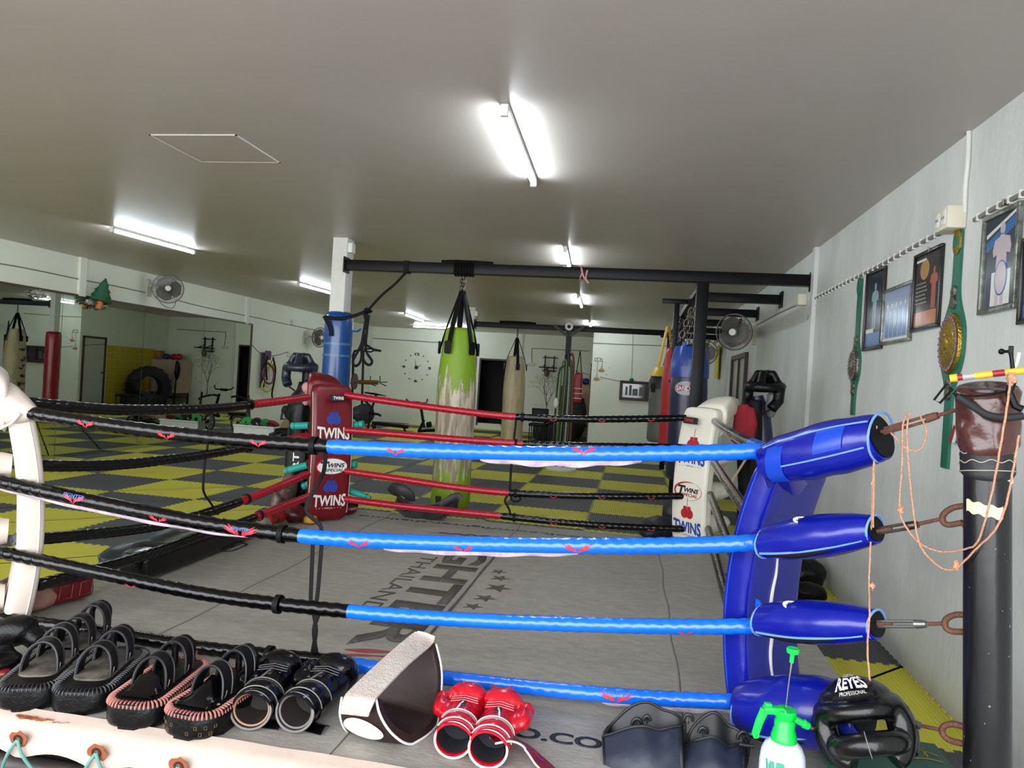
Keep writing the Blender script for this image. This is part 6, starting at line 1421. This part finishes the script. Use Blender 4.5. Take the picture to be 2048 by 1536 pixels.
# ================================================================== dark shin guards in front of the blue rope
m_navy=mat('navy_nylon',(38,44,58),.5,bump=.5,bs=14,var=.4,vs=9,rgb2=(26,30,42)); m_edge=mat('black_binding',(16,16,18),.5)
def pouch(lab,px0,px1,top,y,lean,seedv,hooks):
    t=thing('padded_guard',lab,'body guard',(Zat((px0+px1)/2,1500,HC).x,y,HC),0,'dark padded guards')
    def F(u,v,e=0):
        px=px0+(px1-px0)*u; 
        tp=top[0]+(top[1]-top[0])*u+top[2]*math.sin(PI*u)+top[3]*math.exp(-((u-.72)/.13)**2)
        py=1570+(tp-1570)*v; yy=y-.05*math.sin(PI*u)*(1-.3*v)-.035*math.sin(PI*min(1,v))+.11*v+e
        p=Yat(px+lean*v,py,yy); return p+V((0,0,.006*mnoise.noise(V((u*4+seedv,v*4,0)))))
    mb=MB(); mb.grid(lambda u,v:F(u,v),24,16,th=.018); part('front_panel',mb,m_navy,t,ang=70)
    def Bk(u,v):
        p=F(u,1); q=F(u,0,.10); z=V((0,0,.03*math.sin(PI*u)+.012)); return (q.lerp(p+V((.01,.085*math.sin(PI*u)**.5,0))+z,v))
    mb=MB(); mb.grid(Bk,24,12,th=.012); part('back_panel',mb,m_edge,t,ang=70)
    mb=MB(); mb.tube([F(i/24,1)+V((0,-.004,.002)) for i in range(25)],.005,seg=8); mb.tube([Bk(i/24,1)+V((0,0,.002)) for i in range(25)],.005,seg=8); mb.tube([F(0,i/16) for i in range(17)],.005,seg=8); mb.tube([F(1,i/16) for i in range(17)],.006,seg=8); part('binding',mb,m_edge,t)
    for (hx_,hy_,dx_,hr) in hooks:
        mb=MB(); a=Yat(hx_,hy_,y+.12); mb.tube([a+V((dx_*hr*(1-math.cos(q)),0,hr*1.5*math.sin(q))) for q in [PI*k/12 for k in range(13)]],.006,seg=8,flat=(1,1)); part('strap_loop',mb,m_edge,t)
        mb=MB(); mb.tube([a+V((dx_*hr,-.004,hr*.9)),a+V((dx_*hr,-.004,-.01))],.002,seg=5); part('hook',mb,m_chrome,t)
pouch('dark navy padded guard with an open top, left of the pair by the spray bottle',1212,1366,(1472,1452,-10,10),-5.60,-6,1,((1264,1450,1,.016),(1288,1440,1,.010),(1368,1440,1,.014)))
pouch('dark navy padded guard nearest the spray bottle, with a black side strap',1366,1488,(1494,1494,-20,14),-5.60,0,5,((1398,1465,1,.012),(1475,1478,1,.018)))
mb=MB(); mb.tube(spline([Yat(1478,1488,-5.52),Yat(1495,1491,-5.52),Yat(1508,1492,-5.52)],4),.007,seg=8); single('strap_end',mb,m_edge,'stubby black strap end sticking out beside the right dark guard','strap')
# ================================================================== pressure sprayer
p=Yat(1567,1485,-5.715); bx,by=p.x,p.y; t=thing('spray_bottle','white pressure spray bottle with a bright green pump head','spray bottle',(bx,by,HC))
z1=p.z; m_gp=mat('bright_green_plastic',(8,196,70),.3); m_bt=mat('frosted_white_plastic',(214,222,236),.3,var=.15,vs=5,rgb2=(190,204,224))
mb=MB(T(bx,by,HC+.004)); Hh=z1-HC-.004
mb.lathe([(.02,0),(.060,.002),(.064,.012),(.064,Hh-.06),(.061,Hh-.03),(.052,Hh-.008),(.036,Hh+.008),(.034,Hh+.02)],seg=36); part('bottle',mb,m_bt,t)
mb=MB(T(bx,by,z1)); mb.lathe([(.036,-.004),(.037,.0),(.036,.022),(.033,.026),(.033,.034),(.029,.040),(.029,.062),(.024,.070),(.031,.078),(.032,.094),(.029,.098),(.004,.097)],seg=30); part('pump_head',mb,m_gp,t)
fx=cr.copy(); fx.z=0; fx.normalize()
zt=z1+.088
mb=MB(frame((bx,by,zt),-fx)); mb.box((.035,0,.006),(.06,.026,.020),RY(.0),bev=.004); mb.box((.052,0,.020),(.02,.018,.012),bev=.003); part('nozzle_arm',mb,m_gp,t)
mb=MB(); o=V((bx,by,zt))-fx*.06; mb.tube([o+V((0,0,.006)),o-fx*.014+V((0,0,-.03)),o-fx*.024+V((0,0,-.068)),o-fx*.020+V((0,0,-.078))],[.012,.011,.010,.008],seg=8,flat=(.8,1.1)); part('trigger_lever',mb,m_gp,t)
mb=MB(); o=V((bx,by,z1+.072)); mb.tube([o+fx*.025,o+fx*.052+V((0,0,-.012)),o+fx*.055+V((0,0,-.013)),o+fx*.07+V((0,0,-.02))],[.010,.010,.013,.011],seg=12); part('nozzle',mb,m_gp,t)
mb=MB(); mb.tube([o+fx*.07+V((0,0,-.02)),o+fx*.084+V((0,0,-.026))],[.007,.004],seg=10); part('nozzle_tip',mb,mat('brass_tip',(150,120,84),.4,.6),t)
k0=Yat(1572,1408,by); k1=Yat(1583,1325,by); k2=Yat(1586,1299,by); k1.y=k2.y=by
mb=MB(); mb.tube([V((bx,by,z1+.09)),k1],.0028,seg=8); part('plunger_rod',mb,m_chrome,t)
mb=MB(); mb.tube([k1,k1.lerp(k2,.75)],.0065,seg=10); mb.lathe([(.007,-.014),(.017,-.010),(.0185,0),(.016,.004),(.008,.001)],T(*k2),seg=20); part('plunger_knob',mb,m_gp,t)
mb=MB(); m_lbl=mat('green_label_print',(60,150,120),.6)
def onb(u,z,e=.0006): a=u/.0645; n0=(CAM-V((bx,by,0))); n0.z=0; n0.normalize(); s0=V((0,0,1)).cross(n0); return V((bx,by,z))+(n0*math.cos(a)+s0*math.sin(a))*(.0645+e)
random.seed(8)
for k in range(7):
    for j in range(3):
        fshape(mb,lambda a,b,e:onb(a,b),rrect(.006,.0016,.0005,1,-.045+.011*j+random.uniform(-.002,.002),z1-.035-.009*k),0,0)
fshape(mb,lambda a,b,e:onb(a,b),rrect(.022,.075,.003,2),-.005,z1-.07)
part('bottle_label',mb,m_lbl,t)
mb=MB(); 
for k in range(5): mb.tube([onb(.030,z1-.05-.02*k),onb(.045,z1-.048-.02*k)],.0006,seg=4)
mb.tube([onb(.030,z1-.045),onb(.030,z1-.14)],.0006,seg=4); part('level_scale',mb,m_lbl,t)
# ================================================================== headgear on green box
zb=HC+.075; B0=Zat(1868,1488,zb); B1=Zat(1907,1536,zb); B3_=Zat(1640,1455,zb); ex_=(B3_-B0).normalized(); ey_=ex_.cross(V((0,0,-1))); ey_=-ey_ if ey_.y>0 else ey_
wX=(B3_-B0).length; t=thing('flat_box','dark green cardboard box with gold script under the black headgear','box',(B0.x,B0.y,HC))
M=Mx(((-ex_.x,-ey_.x,0,B3_.x),(-ex_.y,-ey_.y,0,B3_.y),(0,0,1,HC+.006),(0,0,0,1)))
if M.determinant()<0: pass
mb=MB(M); mb.box2((0,-.50,0),(wX,0,zb-HC-.02)); part('tray',mb,mat('bright_green_card',(16,112,74),.5),t,'brighter green side')
mb=MB(M); mb.box2((-.004,-.504,zb-HC-.034),(wX+.004,.004,zb-HC-.006),bev=.002); part('lid',mb,mat('dark_green_card',(20,78,62),.5,var=.3,vs=30,rgb2=(34,96,76)),t)
m_gs=mat('gold_script',(158,134,56),.4,.3)
mb=MB(); q=[]
for i in range(70):
    s_=i/69; q.append(M@V((wX*(.42+.5*s_)+.012*math.sin(s_*26),-.085-.02*s_*0+.028*math.sin(s_*34+1)*(.4+.6*math.sin(s_*PI)),zb-HC-.005)))
mb.tube(q,.0022,seg=5,flat=(1,.4),up=(0,0,1)); mb.tube([M@V((wX*(.40+.55*k/10),-.125+.006*math.sin(k),zb-HC-.005)) for k in range(11)],.002,seg=5,flat=(1.6,.4),up=(0,0,1)); part('gold_lettering',mb,m_gs,t)
mb=MB(); text_bm(mb,'(R)',M@T(wX*.80,-.05,zb-HC-.0055),.026,.012,.0004); part('gold_lettering',mb,m_gs,t)
hc=Plat(1722,1455,Zat(1735,1500,zb)+V((0,.03,0)),(0,1,0)); hc=Yat(1728,1458,-5.70)
t=thing('head_guard','black leather face bar head guard lying on the green box','head guard',(hc.x,hc.y,zb)); m_hg=mat('satin_black_leather',(5,5,6),.26,bump=.1,bs=70,coat=.1,spec=.4)
face=(CAM-hc); face.z*=.9; face.normalize(); upv=V((-.28,.45,1)).normalized()
M=frame(hc,face,z=upv)  # X towards the viewer, Z crown
mb=MB()
def shell(th_,ph,e=0):
    """th_ azimuth (0 = face, towards +-PI back), ph elevation"""
    rx,ry,rz=.125,.112,.122; x=math.cos(ph)*math.cos(th_); y=math.cos(ph)*math.sin(th_); z=math.sin(ph); k=1+e
    return M@V((x*rx*k-.02,y*ry*k,z*rz*k))
# thick padded bands: brow ring, crown, cheeks, face bar
def band(n,pts,r,fl=(1,1),up=None,lab=None): 
    mb=MB(); mb.tube(spline(pts,8),r,seg=18,flat=fl,up=up); return part(n,mb,m_hg,t,lab)
body=MB()
brow=[shell(a,R(28)-.1*math.cos(a)) for a in [R(x) for x in range(-170,171,10)]]
body.tube(brow,.028,seg=14,loop=True)
for k in range(5): body.tube([shell(a,R(46+k*9)) for a in [2*PI*j/20 for j in range(20)]],.024,seg=12,loop=True)
body.ell(M@V((-.02,0,.095)),(.05,.05,.025))
for s_ in(-1,1):
    body.tube(spline([shell(s_*R(62),R(25)),shell(s_*R(66),R(0)),shell(s_*R(56),R(-28)),shell(s_*R(36),R(-42))],6),.034,seg=14)
    body.tube(spline([shell(s_*R(80),R(20)),shell(s_*R(95),R(-8)),shell(s_*R(85),R(-36))],6),.032,seg=14)
    body.tube(spline([shell(s_*R(120),R(24)),shell(s_*R(130),R(0)),shell(s_*R(120),R(-30))],6),.024,seg=12)
part('guard_padding',body,m_hg,t,rem=.006,sm=8)
bar=MB(); bar.tube(spline([shell(-R(52),R(-16)),shell(-R(30),R(-14),.22),shell(0,R(-12),.34),shell(R(30),R(-14),.22),shell(R(52),R(-16))],8),.030,seg=16,flat=(1,1.1)); part('face_bar',bar,m_hg,t,rem=.006,sm=5)
mb=MB(); mb.tube([shell(0,R(-12),.34)+M.to_3x3()@V((.031*math.cos(q),0,.033*math.sin(q))) for q in [R(x) for x in range(-80,100,12)]],.0016,seg=5); mb2=mb; part('seam_stitch',mb2,mat('grey_thread',(110,110,112),.6),t)
def hp_(u,z,e=0.245): a=u/.115; return shell(a,R(30)+z/.11,e)
mb=MB(); face_text(mb,'REYES',lambda u,z,e:hp_(u,z,.268),0,.045,.105,.036,bold=.035,archh=.25); part('lettering',mb,m_wpr,t)
mb=MB(); face_text(mb,'CLETO',lambda u,z,e:hp_(u,z,.268),0,.074,.06,.014,bold=.01); part('lettering',mb,m_wpr,t)
mb=MB(); face_text(mb,'PROFESSIONAL',lambda u,z,e:hp_(u,z,.272),0,.016,.075,.009,bold=.0); part('lettering',mb,m_wpr,t)
for s_ in(-1,1): mb=MB(); mb.tube(spline([shell(s_*R(30),R(-60)),shell(s_*R(15),R(-66),.25),shell(-s_*R(12),R(-60),.3)],5),1,seg=8,flat=(.012,.003)); part('chin_strap',mb,m_edge,t)
mb=MB(); mb.ell(shell(R(10),R(-58),.42),(.009,.009,.005)); part('snap_button',mb,m_chrome,t)
for a in (-60,60): mb=MB(); mb.box((0,0,0),(.03,.02,.012),frame(shell(R(180+a*.4),R(62),.22),(1,0,0)),bev=.004); part('crown_tab',mb,m_edge,t)
# ================================================================== gear along the edges of the ring
def lump(nm,lab,cat,blobs,m,rem=.012,group=None):
    mb=MB()
    for (c_,r_) in blobs: mb.ell(c_,r_,nz=.18)
    return single(nm,mb,m,lab,cat,group,rem=rem)
# far side: dark curved belly pad behind the red rope
t=thing('belly_protector','dark grey curved belly pad lying open behind the lowest red rope','body protector',(4.85,-2.05,HC))
yk=-2.02
top_=[(786,980),(800,1000),(822,1008),(850,1010),(880,1006),(905,990)]; bot_=[(795,1012),(805,1022),(822,1034),(848,1040),(878,1035),(900,1020)]
a1=spline([Yat(px,py,yk+.10*math.cos(i*1.05)**2) for i,(px,py) in enumerate(top_)],4); b1=spline([Yat(px,py,yk-.06) for px,py in bot_],4); n1=len(a1)
mb=MB(); mb.grid(lambda u,v:b1[int(round(u*(n1-1)))].lerp(a1[int(round(u*(n1-1)))],v)+V((0,.05*math.sin(PI*v),-.01*math.sin(PI*v))),n1-1,8,th=.03); part('shell',mb,mat('charcoal_leather',(52,48,50),.5),t,ang=70)
mb=MB(); mb.tube(b1,.006,seg=8); part('piping',mb,m_edge,t)
mb=MB(); mb.tube(spline([Yat(783,985,yk),Yat(790,976,yk-.03),Yat(805,980,yk-.05),Yat(818,990,yk-.03),Yat(820,1000,yk)],5),.022,seg=10,flat=(2.2,.8),up=(0,1,0)); part('end_flap',mb,MAT['charcoal_leather'],t)
mb=MB(); mb.tube(spline([Yat(880,1010,yk),Yat(900,998,yk),Yat(916,992,yk),Yat(922,1000,yk)],5),.018,seg=8,flat=(1.6,.5),up=(0,1,0)); part('strap',mb,MAT['charcoal_leather'],t)
# heap at the foot of the cream pad
lump('gear_bag','dark navy gear bag slumped at the foot of the cream corner pad','bag',[(Zat(1320,1072,HC)+V((0,0,.08)),(.17,.12,.09)),(Zat(1350,1060,HC)+V((0,0,.16)),(.12,.10,.14)),(Zat(1300,1074,HC)+V((0,0,.04)),(.10,.08,.05))],mat('dark_navy_bag',(30,32,44),.5,bump=.5,bs=16),.012)
for k,(px,py,r_) in enumerate(((1455,1160,.05),(1450,1185,.04))):
    pass
lump('training_glove','small black glove lying inside the ring beside the blue corner pad','glove',[(Zat(1462,1180,HC)+V((0,0,.06)),(.06,.05,.05)),(Zat(1458,1195,HC)+V((0,0,.03)),(.05,.04,.03))],m_leath,.008)
lump('shoe_bag','black bag lying on the mats right of the blue corner pad','bag',[(Zat(1605,1175,.0)+V((0,0,.12)),(.16,.2,.13)),(Zat(1612,1205,0)+V((0,0,.07)),(.14,.1,.08))],m_leath,.014)
# left side row
sh=thing('kick_shield','long black kick shield lying under the lowest left ring rope','kick shield',(3.95,-3.9,HC)); 
mb=MB(); mb.box2((3.82,-4.45,HC+.006),(4.02,-3.42,HC+.17),bev=.04); part('shield',mb,m_vblk,sh,sub=1)
mb=MB(); mb.box2((3.84,-4.30,HC+.165),(4.0,-4.25,HC+.175)); part('strap',mb,m_strap,sh)
mb=MB(); mb.box2((3.84,-3.75,HC+.165),(4.0,-3.70,HC+.175)); part('strap',mb,m_strap,sh)
lump('shin_guard','dark shin guard draped on the mats side of the black kick shield','shin guard',[(V((3.66,-4.15,HC+.07)),(.10,.22,.06)),(V((3.70,-3.85,HC+.09)),(.08,.16,.06))],mat('slate_leather',(40,48,54),.4,bump=.3,bs=30),.014)
mb=MB(); mb.grid(lambda u,v:(3.62+.16*u+.02*math.sin(v*9),-3.62+.3*v,HC+.06+.03*math.sin(u*7)*math.cos(v*6)),12,16,th=.006); single('white_towel',mb,m_wpr,'crumpled white cloth lying behind the black kick shield on the left','towel')
sh=thing('kick_shield','dark red kick shield with pale printed squares behind the white corner pad','kick shield',(4.0,-4.8,HC))
ra=Zat(96,1222,HC); rb=Zat(194,1197,HC); Mr=frame((ra.x,ra.y,HC+.006),(rb-ra)*1)@Mx.Diagonal(((rb-ra).length/.36,1,.95,1))@T(0,.13,0); mb=MB(Mr); mb.box2((0,-.13,0),(.36,.02,.13),bev=.035); part('shield',mb,m_rpad,sh,sub=1)
for k in range(2): mb=MB(); mb.tube([Mr@V(q) for q in ((.07+.15*k,-.132,.035),(.16+.15*k,-.132,.035),(.17+.15*k,-.132,.10),(.08+.15*k,-.132,.10))],.0022,seg=4,loop=True); part('printed_square',mb,m_lacep,sh)
lump('arm_pad','tan pink arm pad lying between the white corner pad and the red shield','pad',[(Zat(76,1222,HC)+V((0,.05,.06)),(.05,.09,.055)),(Zat(60,1228,HC)+V((0,.05,.04)),(.05,.08,.035))],mat('tan_pink_leather',(168,124,110),.5),.01)
lump('wrap_bundle','pink and black hand wrap bundle at the foot of the white corner pad','hand wrap',[(Zat(18,1210,HC)+V((0,0,.07)),(.09,.07,.06)),(Zat(2,1230,HC)+V((0,0,.04)),(.08,.06,.04))],mat('mottled_wrap',(120,88,92),.7,var=1,vs=30,rgb2=(18,16,18)),.008)
lump('boxing_glove','dark red glove lying by the lowest left rope where it turns red','boxing glove',[(V((3.93,-3.30,HC+.07)),(.07,.11,.07)),(V((3.96,-3.42,HC+.05)),(.05,.06,.05))],m_rwrap,.01)
lump('focus_mitt','cream and grey mitt beside the dark red glove on the left side of the ring','focus mitt',[(V((3.93,-3.10,HC+.06)),(.06,.10,.055))],mat('cream_grey_leather',(150,142,122),.5),.01)
lump('boxing_glove','red and black glove under the red ropes near the red corner pad','boxing glove',[(V((3.88,-2.95,HC+.08)),(.08,.12,.075)),(V((3.90,-2.80,HC+.06)),(.06,.08,.05))],mat('red_black_leather',(190,34,34),.35,var=1,vs=9,rgb2=(16,14,16)),.01)
lump('boxing_glove','black glove with red trim lying against the foot of the red corner pad','boxing glove',[(V((3.98,-2.68,HC+.07)),(.09,.10,.07)),(V((3.90,-2.58,HC+.09)),(.07,.09,.08))],mat('black_red_leather',(18,16,18),.3,var=.8,vs=6,rgb2=(120,20,24)),.01)
mb=MB(T(4.10,-2.66,HC+.012)); mb.lathe([(.02,0),(.05,.0),(.055,.02),(.05,.045),(.03,.05)],seg=24); single('tape_roll',mb,mat('ochre_roll',(190,140,40),.5),'yellow roll lying at the left foot of the red corner pad','tape roll')
p=Zat(682,1026,HC); mb=MB(T(p.x,p.y+.02,HC+.006)); mb.lathe([(.03,0),(.11,.0),(.125,.02),(.125,.035),(.11,.05),(.03,.05)],seg=30); single('round_pad',mb,m_rpad,'round red pad lying at the foot of the red corner pad','pad')
lump('black_pad','black pad behind the round red pad at the red corner','pad',[(V((Zat(708,1016,HC).x,-2.02,HC+.05)),(.09,.07,.05))],m_leath,.01)
# teal foam sticks pushed behind the red corner pad
m_teal=mat('teal_foam',(30,156,142),.55)
for k,(pa,pb,l) in enumerate((((583,852),(618,851),'teal foam stick ending left of the red pad, highest'),((694,853),(727,848),'teal foam stick ending right of the red pad, highest'),((570,942),(616,930),'teal foam stick ending left of the red pad, middle'),((694,930),(713,929),'short teal foam stick right of the red pad, middle'),((606,974),(618,968),'short teal foam stick left of the red pad, lowest'),((694,980),(741,996),'tapering teal foam stick right of the red pad, lowest'))):
    a=Yat(*pa,-2.36); b=Yat(*pb,-2.36); 
    tt_=thing('foam_stick',l,'foam stick',a[:],0,'teal foam sticks'); mb=MB(); r1=.030 if k!=5 else .026; mb.tube([a,a.lerp(b,.06),a.lerp(b,.5),b],[r1*.86,r1,r1,r1 if k!=5 else .016],seg=16); part('foam',mb,m_teal,tt_)
    e_=a if k in(0,2,4) else b; mb=MB(); q=(b-a).normalized()*(1 if k in(0,2,4) else -1); mb.lathe([(r1*.99,-.002),(r1*1.04,-.002),(r1*1.04,.003),(r1*.99,.003)],frame(e_+q*.035,q)@RY(PI/2),seg=18,cap=False); part('groove_ring',mb,mat('dark_teal',(14,96,90),.6),tt_)
# far left post with headgear and hanging gear
def farpost(lab,c0,z1,r,m):
    t=thing('ring_post',lab,'ring post',(c0[0],c0[1],0)); mb=MB(); mb.tube([(c0[0],c0[1],0),(c0[0],c0[1],z1)],r,seg=20); part('pipe',mb,m,t); return t
farpost('far left ring post hidden behind the red corner pad and hanging gear',(3.72,-2.05),1.5,.055,m_black)
farpost('far right ring post wrapped in navy padding by the cream hood',(7.50,-1.78),1.42,.06,m_black)
farpost('near left ring post outside the left edge of the photo',(3.40,-5.73),1.45,.055,m_black)
mb=MB(); pz=lambda px,py,y=-1.78:Yat(px,py,y)
mb.tube([pz(1522,990),pz(1524,900),pz(1520,830),pz(1514,792)],[.10,.10,.085,.05],seg=24,rf=lambda i,a:1+.03*math.sin(3*a)); single('post_padding',mb,m_sand,'navy padded sleeve standing round the far right post','padding')
def headg(lab,ctr_,s,m,tilt=0):
    t=thing('head_guard',lab,'head guard',ctr_[:],0,'head guards hung on the far posts'); Mh=T(*ctr_)@RZ(tilt)@RX(.1)
    mb=MB(Mh); mb.tube([V((.10*s*math.cos(a),.10*s*math.sin(a),.02)) for a in [2*PI*k/18 for k in range(18)]],.032*s,seg=10,loop=True)
    for sx in (-1,1): mb.tube([V((sx*.10*s,-.02,.02)),V((sx*.10*s,-.04*s,-.07*s)),V((sx*.07*s,-.08*s,-.12*s))],.036*s,seg=10)
    mb.tube([V((-.09*s,0,.03)),V((-.05*s,0,.10*s)),V((.05*s,0,.10*s)),V((.09*s,0,.03))],.028*s,seg=10); mb.tube([V((0,-.09*s,.03)),V((0,-.04*s,.10*s)),V((0,.05*s,.10*s)),V((0,.09*s,.03))],.028*s,seg=10)
    part('guard_padding',mb,m,t,rem=.009,sm=6)
    mb=MB(); mb.tube([Mh@V((-.07*s,-.09*s,-.12*s)),Mh@V((0,-.08*s,-.17*s)),Mh@V((.07*s,-.09*s,-.12*s))],.008,seg=6); part('chin_strap',mb,m_edge,t)
    return t
headg('dark navy head guard perched on gear above the red corner',Yat(602,738,-2.1),1.15,mat('midnight_leather',(28,32,44),.35),.15)
headg('black head guard hung on top of the navy padded far right post',Yat(1530,778,-1.85),1.25,m_leath,-.5)
mb=MB(); mb.ell(Yat(1542,815,-1.85),(.05,.05,.09)); mb.ell(Yat(1546,795,-1.85),(.05,.05,.06)); single('face_guard',mb,mat('grey_mesh_leather',(110,110,110),.5),'grey cheek piece of headgear hanging on the right of the far right post','head guard',rem=.01)
mb=MB()
for i,(a,b) in enumerate((((1478,812),(1470,885)),((1490,808),(1484,890)),((1502,815),(1500,880)),((1484,830),(1478,900)))): mb.tube([Yat(*a,-2.0),Yat((a[0]+b[0])/2+3,(a[1]+b[1])/2,-2.03),Yat(*b,-2.0)],[.03,.045,.035],seg=12)
single('red_towel',mb,mat('red_cloth',(140,22,34),.8,bump=.4,bs=20),'red cloth hanging between the cream hood and the navy padded post','towel',rem=.012)
mb=MB(); mb.tube([Yat(1512,800,-1.95),Yat(1510,860,-1.97),Yat(1508,960,-1.95)],[.05,.06,.05],seg=14,rf=lambda i,a:1+.1*math.sin(4*a)); mb.tube([Yat(1490,900,-1.9),Yat(1494,990,-1.9)],.07,seg=12); single('black_garment',mb,m_strap,'black cloth hanging down beside the red cloth at the far right post','cloth',rem=.012)
mb=MB(); mb.tube([Yat(1462,965,-2.08),Yat(1500,905,-2.08)],[.018,.018],seg=8,flat=(1.3,.5)); single('leather_strap',mb,mat('tan_strap',(196,176,146),.6),'tan punched strap slanting behind the cream corner pad','strap')
# black jacket and shields behind the red corner
yj=-2.22
mb=MB(); mb.tube([Yat(628,775,yj),Yat(600,800,yj),Yat(578,838,yj)],[.07,.09,.05],seg=14); mb.tube([Yat(612,765,yj),Yat(600,830,yj),Yat(598,900,yj)],[.06,.09,.08],seg=14); mb.tube([Yat(575,812,yj),Yat(568,825,yj)],.035,seg=10); single('black_jacket',mb,m_leath,'black jacket like bundle hanging left of the red corner hood','jacket',rem=.012)
mb=MB(); mb.tube([Yat(567,815,yj),Yat(562,838,yj),Yat(585,838,yj),Yat(580,815,yj)],.012,seg=8,loop=True); single('strap_ring',mb,m_edge,'black triangular strap loop on the hanging bundle left of the red pad','strap')
mb=MB(); pj=Yat(594,925,yj); mb.box((pj.x,yj,pj.z),(.20,.10,.62),bev=.03); s_=thing('kick_shield','black kick shield with white upright letters behind the red corner pad','kick shield',(pj.x,yj,HC)); part('shield',mb,m_leath,s_,sub=1)
M=frame((pj.x+.015,yj-.053,pj.z+.02),(0,0,1),y=(-1,0,0)); mb=MB(); text_bm(mb,'RT',M@T(0,0,0),.14,.055,.002,.02,anchor='c'); 
part('lettering',mb,m_wpr,s_)
mb=MB(); mb.ell(Yat(614,775,-2.30),(.045,.04,.05)); mb.ell(Yat(612,800,-2.30),(.035,.03,.05)); single('pink_mitt',mb,mat('blush_leather',(196,140,140),.5),'pink mitt peeking out left of the red corner hood','focus mitt',rem=.008)
lump('leg_guard','tan and black shin guard leaning under the red ropes left of the red pad','shin guard',[(V((3.80,-2.55,HC+.14)),(.07,.14,.12)),(V((3.75,-2.35,HC+.2)),(.06,.1,.16))],mat('tan_black_leather',(40,34,32),.4,var=1,vs=7,rgb2=(130,104,90)),.012)
# white vented base on the mats
p=Zat(1122,940,0); t=thing('stand_base','round white base with dark slots standing on the yellow and charcoal mats','stand base',(p.x,p.y,0))
mb=MB(T(p.x,p.y,.003)); mb.lathe([(.05,0),(.26,.0),(.265,.03),(.20,.07),(.06,.10),(.02,.11)],seg=36); part('base_shell',mb,m_wpaint,t)
for k in range(9):
    a=2*PI*k/9; mb=MB(); mb.tube([(p.x+.10*math.cos(a),p.y+.10*math.sin(a),.098),(p.x+.19*math.cos(a+.1),p.y+.19*math.sin(a+.1),.078)],[.010,.022],seg=8); part('slot',mb,m_bpr,t)
